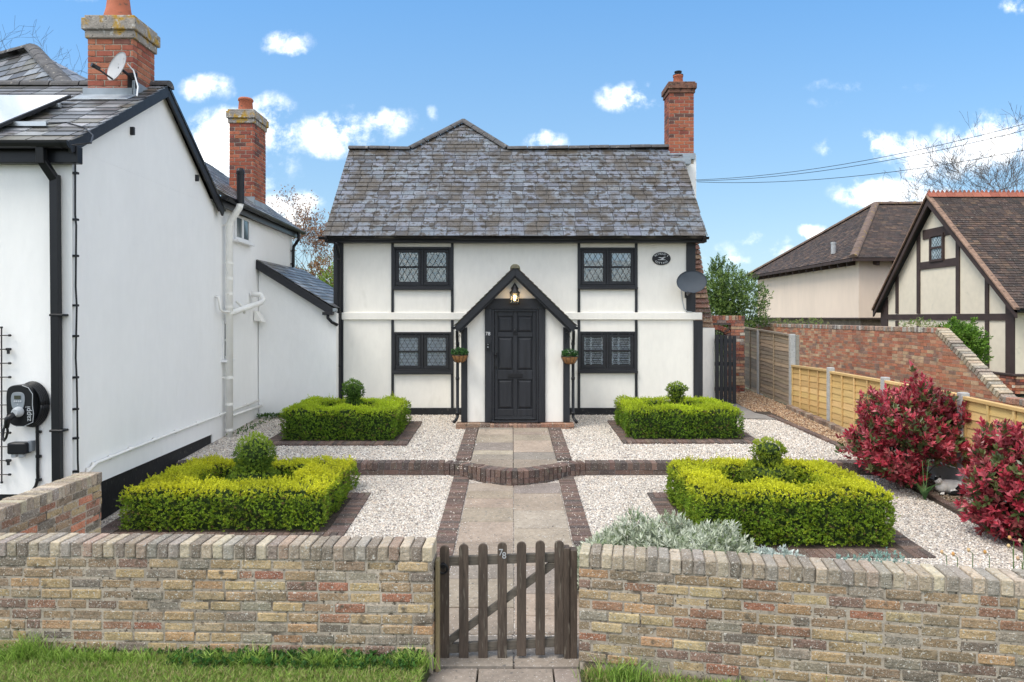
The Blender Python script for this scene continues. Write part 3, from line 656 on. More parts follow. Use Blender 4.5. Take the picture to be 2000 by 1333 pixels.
# windows
def casement(key, a, b, c, d, lower):
    x0, x1, z0, z1 = X(a,Yw), X(b,Yw), Z(d-2,Yw), Z(c,Yw)
    fr = MB(); yo, yi = Yw-.02, Yw+.07; fw = .05
    fr.box(x0,x1,yo,yi,z0,z0+fw); fr.box(x0,x1,yo,yi,z1-fw,z1); fr.box(x0,x0+fw,yo,yi,z0+fw,z1-fw); fr.box(x1-fw,x1,yo,yi,z0+fw,z1-fw)
    xm = (x0+x1)/2; fr.box(xm-.025,xm+.025,yo+.003,yi,z0+fw,z1-fw)
    wd = fr.build('window', m_blackh, cot, bevel=.006)
    sl_ = MB(); sl_.box(x0-.02,x1+.02,yo-.05,yo-.001,z0-.045,z0+.005); sl_.build('sill', m_blackh, wd, bevel=.005)
    for (u0, u1) in ((x0+fw, xm-.025), (xm+.025, x1-fw)):
        s = MB(); ya, yb = yo+.012, yi-.02; sw = .062; zm = (z0+z1)/2+.01
        s.box(u0+.004,u1-.004,ya,yb,z0+fw+.004,z0+fw+sw+.015); s.box(u0+.004,u1-.004,ya,yb,z1-fw-sw,z1-fw-.004)
        s.box(u0+.004,u0+sw,ya,yb,z0+fw+sw+.015,z1-fw-sw); s.box(u1-sw,u1-.004,ya,yb,z0+fw+sw+.015,z1-fw-sw); s.box(u0+sw,u1-sw,ya,yb,zm-.018,zm+.018)
        s.build('sash', m_blackh, wd, bevel=.005)
        gx0, gx1 = u0+sw, u1-sw
        g = MB(); t1, t2 = random.uniform(-.004,.004), random.uniform(-.004,.004); za, zc = z0+fw+sw, z1-fw-sw
        g.hexa([(gx0,yo+.037+t1,za),(gx1,yo+.037-t1,za),(gx1,yo+.041-t1,za),(gx0,yo+.041+t1,za),(gx0,yo+.037+t2,zc),(gx1,yo+.037-t2,zc),(gx1,yo+.041-t2,zc),(gx0,yo+.041+t2,zc)]); g.build('pane', m_glass2 if lower else m_glass, wd)
        lt = MB()
        for (q0, q1) in ((z0+fw+sw+.015, zm-.018), (zm+.018, z1-fw-sw)):
            wx, wz = (.115, .2) if not lower else (.115, .2)
            def seg(px_, pz_, dx_, dz_):   # clip to the pane
                t0, t1 = 0., 1.
                for p_, d_, lo, hi in ((px_, dx_, gx0, gx1), (pz_, dz_, q0, q1)):
                    if abs(d_) < 1e-9:
                        if not lo <= p_ <= hi: return
                        continue
                    ta, tb = (lo-p_)/d_, (hi-p_)/d_
                    if ta > tb: ta, tb = tb, ta
                    t0, t1 = max(t0, ta), min(t1, tb)
                if t1-t0 > .01:
                    A = Vector((px_+dx_*t0, yo+.030, pz_+dz_*t0)); B = Vector((px_+dx_*t1, yo+.030, pz_+dz_*t1))
                    q_ = .006 if lower else .009; lt.bar(A, B, q_, q_, up=(0,1,0))
            H = q1-q0; k = -6
            while k < 8:
                px_ = gx0+k*wx
                seg(px_, q0, H*wx/wz, H); seg(px_, q0, -H*wx/wz, H); k += 1
            if lower:
                for zq in (.25, .5, .75): seg(gx0, q0+H*zq, gx1-gx0, 0)
        lt.build('lead_lattice', m_lattice, wd)
        if lower:
            bl = MB(); off = .03 if key == 'lower_left' else .1
            for xq in ((gx0+.03, gx0+.075), (gx1-.075, gx1-.03)) if key == 'lower_left' else ((gx0+.0, gx0+.04), (gx0+.13, gx0+.165), (gx1-.03, gx1)): bl.box(xq[0],xq[1],Yw+.052,Yw+.078,z0+.05,z1-.05)
            z = z0+.08
            while z < z1-.06:
                bl.obox(((gx0+gx1)/2, Yw+.066, z), ((gx1-gx0)/2+.02,0,0), (0,.008,.0155 if key == 'lower_left' else .008), (0,-.0015,.0015)); z += .036
            bl.build('shutter', m_blind, wd)
        else:
            bl = MB()
            if key == 'upper_right': bl.box(gx0-.03,gx1+.03,Yw+.06,Yw+.075,z1-.26,z1-.04)
            else: bl.box(gx0-.03,gx1+.03,Yw+.5,Yw+.52,z0-.05,z0+.30)
            bl.build('blind', m_blind if key == 'upper_right' else m_greyplastic, wd)
for k, v_ in WIN.items(): casement(k, *v_, k.startswith('lower'))
# guttering
def gutter(name, m, parent, p, q, r=.055, n=10):
    p, q = Vector(p), Vector(q); d = (q-p).normalized(); sd = d.cross(Vector((0,0,1))).normalized(); mb = MB()
    ring = []
    for P_ in (p, q):
        o_ = [P_+sd*math.cos(a)*r+Vector((0,0,-math.sin(a)*r)) for a in [math.pi*k/n for k in range(n+1)]]
        i_ = [P_+sd*math.cos(a)*(r-.006)+Vector((0,0,-math.sin(a)*(r-.006))) for a in [math.pi*k/n for k in range(n+1)]][::-1]
        ring.append(o_+i_)
    k = len(ring[0]); b = len(mb.v); mb.v += [tuple(x) for x in ring[0]+ring[1]]
    for i in range(k): mb.f.append((b+i, b+(i+1) % k, b+k+(i+1) % k, b+k+i)); mb.c.append(WHITE)
    mb.f.append(tuple(b+i for i in range(n+1))); mb.c.append(WHITE); mb.f.append(tuple(b+k+i for i in range(n+1))); mb.c.append(WHITE)
    L_ = (q-p).length; nb = max(2, int(L_/.9))
    for i in range(nb+1):                     # union clips
        c_ = p.lerp(q, min(.985, max(.015, i/nb))); a_, b_ = c_-d*.018, c_+d*.018
        pts = []
        for P_ in (a_, b_): pts.append([P_+sd*math.cos(a)*(r+.006)+Vector((0,0,-math.sin(a)*(r+.006))) for a in [math.pi*j/n for j in range(n+1)]])
        b = len(mb.v); mb.v += [tuple(x) for x in pts[0]+pts[1]]
        for j in range(n): mb.f.append((b+j, b+j+1, b+n+1+j+1, b+n+1+j)); mb.c.append(WHITE)
    return mb.build(name, m, parent, smooth=False)
gutter('gutter', m_gutter, cot, (X(622,13.45),13.48,Z(463,13.45)), (X(1385,13.45),13.48,Z(463,13.45)), .05)
mb = MB(); xq = X(659.5, 13.6)
mb.tube([(xq,13.48,4.06),(xq,13.50,4.0),(xq,13.66,3.86),(xq,13.70,3.78),(xq,13.70,.62),(xq+.0,13.62,.56)], .034, 12)
for zz in (3.72, 2.7, 1.6, .9): mb.lathe((xq,13.70,zz), [(.04,-.03),(.04,.03)], 12)
mb.build('drainpipe', m_gutter, cot, smooth=True)

# porch
Yp = 12.5
def px_(p): return X(p, Yp)
def pz_(p): return Z(p, Yp)
zb = pz_(825)
mb = MB(); AP = (px_(1006), pz_(532)); EL = (px_(896), pz_(648)); ER = (px_(1116), pz_(648))
mb.prism([(px_(901),zb),(px_(960),zb),(px_(960),pz_(604)),(px_(960),pz_(584)),(px_(1052),pz_(584)),(px_(1052),zb),(px_(1112),zb),(px_(1112),pz_(642)),(px_(1006),pz_(532)),(px_(901),pz_(642))], 'xz', Yp+.03, Yp+.10)
mb.box(px_(901), px_(901)+.07, Yp+.101, Yw-.04, zb, pz_(645)); mb.box(px_(1112)-.07, px_(1112), Yp+.101, Yw-.04, zb, pz_(645))
por = mb.build('porch', m_render, cot)
for (a, b, c) in ((900.5,912.8,640),(947,960.5,604),(1052,1065.2,604),(1100,1113,640)):
    mb = MB(); mb.box(px_(a), px_(b), Yp-.01, Yp+.029, zb, pz_(c)); mb.build('post', m_black, por, bevel=.004)
mb = MB(); mb.prism([(px_(941),pz_(604)),(px_(1071),pz_(604)),(px_(1071),pz_(598)),(px_(1051),pz_(583.5)),(px_(961),pz_(583.5)),(px_(941),pz_(598))], 'xz', Yp-.013, Yp+.028); mb.build('lintel', m_blackh, por, bevel=.004)
for s, E in ((-1, EL), (1, ER)):
    mb = MB()
    x0, z0 = (px_(1006), pz_(523)); x1, z1 = (px_(889 if s < 0 else 1124.5), pz_(638.5)); x2, z2 = (px_(894.5 if s < 0 else 1118), pz_(649)); x3, z3 = (px_(1006), pz_(540.5))
    mb.prism([(x0,z0),(x1,z1),(x2,z2),(x3,z3)], 'xz', Yp-.19, Yp-.155)
    mb.prism([(x0,z0-.085),(x2-s*.02,z2+.05),(x2-s*.04,z2-.015),(x3,z3-.04)], 'xz', Yp-.154, Yp-.12)
    mb.build('bargeboard', m_blackh, por, bevel=.004)
mb = MB()
for s in (-1, 1):
    xe = px_(889 if s < 0 else 1124.5); O = (xe, Yp-.2, pz_(638.5)+.01); up = Vector((px_(1006)-xe, 0, pz_(523)-pz_(638.5)))
    tiles(mb, O, (0,1,0), up, lambda v: [(0, Yw-Yp+.19)], up.length, .11, .17, .012, [(.06,.05,.045),(.08,.065,.055),(.07,.07,.05)], .2)
    n_ = Vector((-up.z, 0, up.x)).normalized()*(-1 if s > 0 else 1)
prf = mb.build('roof', m_tile, por)
mb = MB(); ridge_run(mb, (px_(1006), Yp-.21, pz_(524)), (px_(1006), Yw-.02, pz_(524)), 5, .075); mb.build('ridge', mat('mossy_ridge', (.17,.155,.11), .95, [(12,.35)], [(20,.55,.65,(.10,.11,.04))], [(40,.8,.01)]), prf)
for s, xx in ((-1, 889), (1, 1123)):
    xg = px_(xx)+(-.01 if s < 0 else .01)
    g = gutter('gutter', m_gutter, por, (xg, Yp-.2, pz_(639)), (xg, Yw-.05, pz_(639)), .045)
    xo = px_(893.5 if s < 0 else 1119.5)
    mb = MB(); mb.tube([(xo-s*-.0, Yp-.08, pz_(646)),(xo,Yp-.08,pz_(652)),(xo-s*.015+ s*.02,Yp-.0,pz_(662)),(xo,Yp+.02,pz_(675)),(xo,Yp+.02,pz_(815)),(xo+s*.03,Yp-.03,pz_(821)),(xo+s*.06 if s>0 else xo-.06,Yp-.08,pz_(824))], .029, 12)
    for p in (672, 740, 808): mb.lathe((xo,Yp+.02,pz_(p)), [(.035,-.025),(.035,.025)], 12)
    mb.build('downpipe', m_gutter, por, smooth=True)
# brick step
mb = MB(); mo = MB()
for (a, b) in ((892,957.5),(1055.5,1120)):
    cope_x0, cope_x1 = px_(a), px_(b)
    brick_line(mb, (cope_x0, Yp-.02), (cope_x1, Yp-.02), zb-.155, zb-.005, .24, [(.26,.15,.10),(.22,.17,.12),(.30,.2,.13),(.17,.11,.085),(.32,.16,.1)], course=.075)
    mo.box(cope_x0+.01, cope_x1-.01, Yp-.13, Yp+.09, zb-.25, zb-.012)
cope_line(mb, (px_(957.5), Yp-.03), (px_(1055.5), Yp-.03), zb-.13, zb-.02, .25, [(.26,.15,.11),(.32,.22,.16),(.22,.13,.10),(.34,.2,.14)])
mo.box(px_(957.5), px_(1055.5), Yp-.14, Yp+.09, zb-.25, zb-.03); mo.box(px_(901), px_(1112), Yp+.091, Yw, .4, zb-.02)
st = mb.build('step', m_brick, por, bevel=.004); mo.build('mortar', m_mortar, st)
# front door
mb = MB()
mb.box(px_(960.5)+.001, px_(965), Yp+.01, Yp+.075, zb, pz_(604)-.001); mb.box(px_(1047.8), px_(1052)-.001, Yp+.01, Yp+.075, zb, pz_(604)-.001); mb.box(px_(965), px_(1047.8), Yp+.01, Yp+.075, pz_(609), pz_(604)-.001)
mb.box(px_(960.5), px_(1052), Yp-.05, Yp+.0, zb, zb+.03)
mb.build('door_frame', m_black, por, bevel=.004)
dz = lambda c: pz_(500+c/3.703); dxx = lambda c: px_(860+c/3.703)
mb = MB(); y0, y1 = Yp+.045, Yp+.09
cols_ = [(390,415),(527,556),(668,695)]; rows_ = [(402,437),(556,588),(830,897),(1113,1160)]
for a, b in cols_: mb.box(dxx(a), dxx(b), y0, y1, zb+.035, dz(402))
for a, b in rows_:
    for (q, r_) in ((415,527),(556,668)): mb.box(dxx(q), dxx(r_), y0+.001, y1, dz(b), dz(a))
mb.box(dxx(415), dxx(668), y0+.001, y1, zb+.035, dz(1160)-.001) if dz(1160)-.001 > zb+.035 else None
mb.box(dxx(392), dxx(693), y0+.028, y1+.01, zb+.035, dz(403))
dr = mb.build('front_door', m_black, por, bevel=.005)
for a, b in ((437,556),(588,830),(897,1113)):
    for (q, r_) in ((415,527),(556,668)):
        mb = MB(); xa, xb, za, zc = dxx(q)+.012, dxx(r_)-.012, dz(b)+.012, dz(a)-.012; k = .035
        o_ = [(xa,y0+.027,za),(xb,y0+.027,za),(xb,y0+.027,zc),(xa,y0+.027,zc)]; i_ = [(xa+k,y0+.008,za+k),(xb-k,y0+.008,za+k),(xb-k,y0+.008,zc-k),(xa+k,y0+.008,zc-k)]
        mb.poly(i_)
        for j in range(4): mb.poly([o_[j], o_[(j+1) % 4], i_[(j+1) % 4], i_[j]])
        mb.build('door_panel', m_black, dr, fix=False)
mb = MB(); kx, kz = dxx(541), dz(553)
mb.lathe((kx,y0-.012,kz+.03), [(.026,0),(.022,.012)], 14, m=Matrix.Rotation(R(90),3,'X'))
mb.tube([(kx+.028*math.sin(a), y0-.022, kz-.012-.032*math.cos(a)) for a in [i*math.pi/8 for i in range(17)]], .008, 8); mb.build('knocker', m_blackmetal, dr, smooth=True)
mb = MB(); mb.box(dxx(490),dxx(596),y0-.012,y0-.001,dz(885),dz(853)); mb.box(dxx(500),dxx(586),y0-.018,y0-.013,dz(880),dz(860)); mb.build('letter_plate', m_blackmetal, dr, bevel=.003)
mb = MB(); hx = dxx(400); mb.box(hx-.03,hx+.025,y0-.02,y0-.001,dz(738),dz(700)); mb.lathe((hx,y0-.03,dz(715)), [(.02,0),(.028,.02),(.015,.04)], 14, m=Matrix.Rotation(R(90),3,'X')); mb.box(hx-.025,hx+.02,y0-.018,y0-.001,dz(818),dz(795)); mb.build('door_lock', m_blackmetal, dr, bevel=.004)
mb = MB(); mb.box(dxx(392),dxx(693),y0-.03,y0-.001,zb+.04,zb+.075); mb.build('weather_bar', m_black, dr, bevel=.006)
mb = MB(); text_mb(mb, '78', .093, Matrix.Translation((dxx(344), Yp-.016, dz(565))) @ Matrix.Rotation(R(90),4,'X'), .004); mb.build('house_number', m_fill, por)
mb = MB(); mb.box(dxx(332),dxx(358),Yp-.045,Yp-.011,dz(682),dz(630)); db = mb.build('doorbell', m_blackmetal, por, bevel=.006, segs=2)
mb = MB(); mb.lathe((dxx(345),Yp-.0455,dz(660)), [(.011,0),(.009,.004)], 16, m=Matrix.Rotation(R(90),3,'X')); mb.lathe((dxx(345),Yp-.0455,dz(641)), [(.007,0),(.006,.003)], 12, m=Matrix.Rotation(R(90),3,'X')); mb.build('bell_button', m_midgrey, db)

# porch lantern
Ln = thing('wall_lantern', 'lit black metal lantern with glass sides above the front door', 'lantern', (px_(1005.5), Yp-.1, pz_(575)))
lx, ly = px_(1005.3), Yp-.135
mb = MB()
mb.prism([(lx,pz_(552)),(lx-.07,pz_(564)),(lx-.045,pz_(571)),(lx+.045,pz_(571)),(lx+.07,pz_(564))], 'xz', Yp-.0, Yp+.028); mb.tube([(lx,Yp,pz_(562)),(lx,Yp-.07,pz_(558)),(lx,ly,pz_(562))], .012, 8)
mb.build('bracket', m_blackmetal, Ln, bevel=.003)
mb = MB(); mb.lathe((lx,ly,pz_(573)), [(.095,-.005),(.095,.008),(.055,.05),(.038,.075),(.03,.10),(.008,.13)], 6); mb.build('cap', m_blackmetal, Ln)
mb = MB()
for k in range(6):
    a = k*math.pi/3; mb.bar((lx+.078*math.cos(a),ly+.078*math.sin(a),pz_(592)), (lx+.086*math.cos(a),ly+.086*math.sin(a),pz_(573)), .008, .008, up=(0,1,0))
mb.lathe((lx,ly,pz_(593)), [(.09,-.008),(.09,.006)], 6); mb.build('cage', m_blackmetal, Ln)
gl = MB(); b_ = len(gl.v)
for k in range(6):
    a, a2 = k*math.pi/3, (k+1)*math.pi/3
    gl.poly([(lx+.075*math.cos(a),ly+.075*math.sin(a),pz_(592)),(lx+.075*math.cos(a2),ly+.075*math.sin(a2),pz_(592)),(lx+.082*math.cos(a2),ly+.082*math.sin(a2),pz_(573.5)),(lx+.082*math.cos(a),ly+.082*math.sin(a),pz_(573.5))])
gl.build('glass', glassmat('lamp_glass', (.9,.88,.8), .08), Ln, fix=False)
em = bpy.data.materials.new('bulb_glow'); em.use_nodes = True; p_ = em.node_tree.nodes['Principled BSDF']; p_.inputs['Emission Color'].default_value = (1,.62,.22,1); p_.inputs['Emission Strength'].default_value = 14
mb = MB(); mb.lathe((lx,ly,pz_(588)), [(.012,0),(.014,.03),(.026,.06),(.022,.085),(.004,.10)], 14); mb.build('bulb', em, Ln, smooth=True)

# oval plaque
pc = (X(1292,Yw-.02), Yw, Z(505.5,Yw-.02)); pq = thing('house_plaque', 'oval black house name plaque with white lettering below the eaves', 'plaque', pc)
mb = MB(); rx, rz = .186, .132
mb.prism([(pc[0]+rx*math.cos(a), pc[2]+rz*math.sin(a)) for a in [i*math.pi/24 for i in range(48)]], 'xz', Yw-.022, Yw-.001); mb.build('plate', m_blackmetal, pq, bevel=.004)
mb = MB()
def arc_text(s, a0, a1, rx_, rz_, size, flip):
    for i, ch in enumerate(s):
        a = a0+(a1-a0)*i/(len(s)-1); x, z = pc[0]+rx_*math.cos(a), pc[2]+rz_*math.sin(a)
        nx, nz_ = math.cos(a)/rx_, math.sin(a)/rz_; ang = math.atan2(nz_, nx)+(math.pi/2 if flip else -math.pi/2)
        text_mb(mb, ch, size, Matrix.Translation((x, Yw-.0245, z)) @ Matrix.Rotation(-ang, 4, 'Y') @ Matrix.Rotation(R(90), 4, 'X'), .002)
arc_text("REYNOLD'S", R(145), R(35), .150, .094, .050, False); arc_text("COTTAGE", R(220), R(320), .148, .094, .050, True)
mb.build('lettering', m_fill, pq)
mb = MB()   # small white bird in flight
for pts in ([(-.085,-.028),(.085,-.030),(.07,-.022),(-.06,-.020)], [(-.035,-.018),(.0,-.006),(.02,.004),(.055,-.002),(.03,-.018)], [(-.07,.022),(-.03,.012),(.01,.004),(.09,.03),(.06,.034),(.01,.016),(-.03,.024)]):
    mb.prism([(pc[0]+x, pc[2]+z) for x, z in pts], 'xz', Yw-.026, Yw-.0221)
mb.build('emblem', m_fill, pq)

# hanging baskets
def basket(xc, zc, label, flowers):
    t = thing('hanging_basket', label, 'hanging basket', (xc, 12.32, zc), 'hanging baskets beside the porch'); r = .15
    mb = MB(); mb.lathe((xc,12.32,zc), [(.05,-.135),(.095,-.115),(.125,-.07),(.146,-.02),(.150,0),(.13,.0),(.12,-.01)], 22); mb.build('liner', m_coir, t, smooth=True)
    mb = MB(); mb.tube([(xc+.153*math.cos(a),12.32+.153*math.sin(a),zc+.003) for a in [i*math.pi/10 for i in range(21)]], .005, 6)
    for k in range(12):
        a = k*math.pi/6; mb.tube([(xc+q*math.cos(a),12.32+q*math.sin(a),zc+h) for q, h in ((.153,0),(.149,-.03),(.128,-.075),(.098,-.12),(.05,-.14))], .003, 5)
    mb.build('wire_frame', m_blackmetal, t)
    n = 330; a = rng.uniform(0, 6.28, n); q = .14*np.sqrt(rng.uniform(0, 1, n)); P = np.stack([xc+q*np.cos(a), 12.32+q*np.sin(a), zc+rng.uniform(-.01, .11, n)*(1.2-q/.14*.5)], 1)
    A = np.stack([q*np.cos(a)*4, q*np.sin(a)*4, np.ones(n)*.8], 1)+rng.normal(0, .2, (n, 3))
    np_mesh('foliage', *leaves(P, A, 5, .026, .014, [(.05,.14,.04),(.08,.2,.05),(.03,.09,.03)], ln=.02), m_leaf, t)
    if flowers:
        n = 14; P = np.stack([xc+rng.uniform(-.03, .1, n), 12.30+rng.uniform(-.08, .05, n), zc+rng.uniform(.06, .1, n)], 1)
        np_mesh('blossom', *leaves(P, np.tile([0,-.4,1.], (n, 1)), 5, .026, .024, [(.85,.85,.85)], ln=.004, spread=1.6), m_grey, t)
    mb = MB(); s = 1 if xc < 0 else -1; wx_ = xc+s*.06
    mb.tube([(wx_,12.49,zc+.42),(wx_-s*.03,12.40,zc+.44),(xc,12.33,zc+.40)], .009, 8); mb.box(wx_-.012,wx_+.012,12.475,12.49,zc+.22,zc+.45)
    for k in range(3):
        a = k*2.09+.5; mb.tube([(xc,12.32,zc+.38),(xc+.15*math.cos(a),12.32+.15*math.sin(a),zc)], .003, 5)
    mb.build('bracket', m_blackmetal, t)
basket(X(898,12.32), Z(694,12.32), 'coir hanging basket of green foliage on the left post of the porch', False)
basket(X(1112.5,12.32), Z(697,12.32), 'coir hanging basket with small white flowers on the right post of the porch', True)

# chimney of the cottage with its stack and shoulder
def chimney_brick(mb, x0, x1, y0, y1, z0, z1, pal):
    n = int((z1-z0)/.075)
    for i in range(n):
        zc = z0+(i+.5)*(z1-z0)/n
        for (a, b, fx, fy, thx, thy) in ((x0, x1, 1, 0, 0, y0), (x0, x1, 1, 0, 0, y1)):
            s = a-(.11 if i % 2 else 0)
            while s < b-.01:
                u0, u1 = max(a, s), min(b, s+.215)
                if u1-u0 > .02: mb.box(u0+.003, u1-.003, thy-(.0 if thy == y0 else .1), thy+(.1 if thy == y0 else 0), zc-.033, zc+.033, pick(pal))
                s += .225
        for xx in (x0, x1):
            s = y0+.101-(.0 if i % 2 else .11)
            while s < y1-.11:
                u0, u1 = max(y0+.103, s), min(y1-.103, s+.215)
                if u1-u0 > .02: mb.box(xx-(.0 if xx == x0 else .1), xx+(.1 if xx == x0 else 0), u0, u1, zc-.033, zc+.033, pick(pal))
                s += .225
def chimney(parent, x0, x1, y0, y1, z0, z1, cap_h, over, pal, mcap, pot):
    mb = MB(); chimney_brick(mb, x0, x1, y0, y1, z0, z1-cap_h, pal); ch = mb.build('chimney', m_brickclean, parent, bevel=.003)
    mo = MB(); mo.box(x0+.006, x1-.006, y0+.006, y1-.006, z0-.2, z1-cap_h); mo.build('mortar', m_mortar, ch)
    c = MB(); h = cap_h/3; o = over
    c.box(x0-o*.45,x1+o*.45,y0-o*.45,y1+o*.45,z1-cap_h,z1-cap_h+h); c.box(x0-o,x1+o,y0-o,y1+o,z1-cap_h+h+.003,z1-h*.45); c.box(x0-o*.5,x1+o*.5,y0-o*.5,y1+o*.5,z1-h*.45+.002,z1)
    c.build('chimney_cap', mcap, ch, bevel=.012, segs=2)
    cx, cy, r, ph = pot; pm = MB()
    pm.lathe((cx,cy,z1-.02), [(r*1.45,0),(r*1.4,.06),(r*1.12,.20),(r*.98,.36),(r*.92,ph*.85),(r*1.1,ph*.9),(r*1.1,ph),(r*.8,ph)] if ph > .5 else [(r*1.2,0),(r*1.12,.05),(r*.98,ph*.8),(r*1.12,ph*.84),(r*1.12,ph*.93),(r*.98,ph),(r*.8,ph),(r*.8,ph*.6)], 20); pm.build('chimney_pot', m_terra, ch, smooth=True)
    return ch
cx0, cx1 = X(1307.6,15.4), X(1355.4,15.4)
ch = chimney(cot, cx0, cx1, 15.4, 15.95, Z(303,15.4), Z(160,15.4), Z(160,15.4)-Z(182,15.4), .055, P_REDDK+P_RED[:4], mat('cap_brick', (.17,.085,.06), .95, [(8,.4)], [(12,.55,.65,(.05,.035,.03)),(20,.62,.7,(.24,.19,.14))], [(30,.6,.008)]), (X(1326,15.6), 15.68, .105, .26))
mb = MB(); mb.lathe((X(1326,15.6),15.68,Z(143,15.4)), [(.075,-.04),(.075,.03),(.12,.035),(.12,.05),(.06,.055),(.06,.1),(.085,.105),(.085,.13)], 16); mb.build('cowl', m_blackmetal, ch)
mb = MB()
mb.box(X(1335,15.4), X(1360,15.4), 15.41, 15.98, 3.6, Z(303,15.4)-.001); mb.build('stack_wall', m_render2, cot)
mb = MB(); mb.box(cx0-.02,cx1+.03,15.375,15.4-.001,Z(312,15.4),Z(300,15.4)); mb.box(cx0-.03, cx0-.006, 15.36, 15.96, Z(318,15.4), Z(296,15.4)); mb.box(cx0-.02, X(1345,15.4), 15.2, 15.374, Z(322,15.4)-.03, Z(313,15.4)); mb.build('flashing', m_lead, cot, bevel=.004)
sh = MB(); zz, i = Z(440,15.1), 0
while zz > Z(640,15.1):
    f = (Z(440,15.1)-zz)/(Z(440,15.1)-Z(640,15.1)); xr = X(1361+33*f**1.15,15.1); dy = random.uniform(0, .012)
    c = pick([(.26,.13,.09),(.20,.10,.075),(.32,.2,.13),(.15,.09,.07)]); c2 = pick([(.26,.13,.09),(.20,.10,.075),(.32,.2,.13),(.15,.09,.07)]); xm = 4.0+random.uniform(-.02,.3)*f
    sh.hexa([(3.72,15.1-dy-.03,zz-.1),(xm,15.1-dy-.03,zz-.1),(xm,15.9,zz-.1),(3.72,15.9,zz-.1),(3.72,15.13-dy,zz),(xm,15.13-dy,zz),(xm,15.9,zz),(3.72,15.9,zz)], c)
    sh.hexa([(xm+.006,15.1-dy-.03,zz-.1),(xr+.015,15.1-dy-.03,zz-.1),(xr+.015,15.9,zz-.1),(xm+.006,15.9,zz-.1),(xm+.006,15.13-dy,zz),(xr,15.13-dy,zz),(xr,15.9,zz),(xm+.006,15.9,zz)], c2)
    zz -= .108; i += 1
sh.build('tiled_shoulder', m_brick, cot, bevel=.008)
mb = MB(); mb.box(3.72, X(1396,15.0), 15.0, 17, .4, Z(641,15.0)); mb.build('side_wall', m_render, cot)
# satellite dishes
def dish(parent, c, nrm, rx, rz, m, arm_to):
    nrm = Vector(nrm).normalized(); sx_ = nrm.cross(Vector((0,0,1))).normalized(); up = sx_.cross(nrm); c = Vector(c); mb = MB(); n, k = 28, 7
    for side in (0, .008):
        b = len(mb.v); mb.v.append(tuple(c-nrm*side))
        for i in range(1, k+1):
            for j in range(n):
                a = 2*math.pi*j/n; f = i/k; mb.v.append(tuple(c+sx_*rx*f*math.cos(a)+up*rz*f*math.sin(a)+nrm*(.16*rx*f*f-side)))
        for j in range(n): mb.f.append((b, b+1+j, b+1+(j+1) % n)); mb.c.append(WHITE)
        for i in range(k-1):
            for j in range(n): mb.f.append((b+1+i*n+j, b+1+(i+1)*n+j, b+1+(i+1)*n+(j+1) % n, b+1+i*n+(j+1) % n)); mb.c.append(WHITE)
    b0, b1 = 1+(k-1)*n, 1+(k-1)*n+(1+k*n)
    for j in range(n): mb.f.append((b0+j, b0+(j+1) % n, b1+(j+1) % n, b1+j)); mb.c.append(WHITE)
    mb.build('reflector', m, parent, smooth=True, fix=False)
    mb = MB(); p0 = c-up*rz*.95+nrm*.02; p1 = c+Vector(arm_to)
    mb.tube([p0, p1], .012, 8); mb.tube([p1-nrm*-.01, p1-nrm*.09], .028, 10); mb.build('receiver_arm', m_blackmetal, parent)
dc = (X(1351,13.45), 13.45, Z(552,13.45)); t = thing('satellite_dish', 'dark grey satellite dish on the right corner post of the cottage', 'satellite dish', dc)
dish(t, dc, (-.30,-1,.30), .29, .235, m_dishgrey, (-.16,-.33,-.22))
mb = MB(); mb.tube([(dc[0],13.47,dc[2]),(dc[0]+.0,13.60,dc[2]-.06),(dc[0]-.02,13.77,dc[2]-.20)], .02, 8); mb.box(dc[0]-.06,dc[0]+.02,13.745,13.77,dc[2]-.30,dc[2]-.12); mb.build('bracket', m_blackmetal, t, bevel=.003)
mb = MB(); mb.tube([(X(1331,13.75),13.78,Z(565,13.75)),(X(1333,13.75),13.785,Z(585,13.75)),(X(1337,13.75),13.785,Z(603,13.75)),(X(1343,13.75),13.77,Z(609,13.75)),(X(1352,13.75),13.76,Z(610,13.75))], .008, 6); mb.build('cable', m_midgrey, t)

# ================================================================ WHITE NEIGHBOUR HOUSE ON THE LEFT
def XS(Y): return -4.48-.039*Y      # its side wall
nb = thing('neighbour_house', 'large white rendered house with slate roofs and two brick chimneys on the left', 'house', (-5.5, 10, .3))
Ya, Yb_, Yc = 7.4, 11.25, 15.9; ZEV = 4.40
mb = MB()
zp = .65
def prism_xy(mb, pts, z0, z1): mb.prism(pts, 'xy', z0, z1)
prism_xy(mb, [(-11,Ya),(XS(Ya),Ya),(XS(Yb_),Yb_),(-11,Yb_)], zp, ZEV)
YRd, ZRd = 9.45, 5.70
mb.hexa([(-5.3,Ya,ZEV+.001),(XS(Ya),Ya,ZEV+.001),(XS(Yb_),Yb_,ZEV+.001),(-5.3,Yb_,ZEV+.001),(-5.3,YRd-.01,ZRd),(XS(YRd),YRd-.01,ZRd),(XS(YRd),YRd+.01,ZRd),(-5.3,YRd+.01,ZRd)])
prism_xy(mb, [(-11,Yb_+.001),(XS(Yb_)-.02,Yb_+.001),(XS(Yc)-.02,Yc),(-11,Yc)], .3, 4.55)
mb.build('wall', m_render2, nb)
mb = MB(); prism_xy(mb, [(-11,Ya+.03),(XS(Ya)-.03,Ya+.03),(XS(Yb_)-.03,Yb_-.03),(-11,Yb_-.03)], .0, zp); mb.build('plinth', m_plinth, nb)
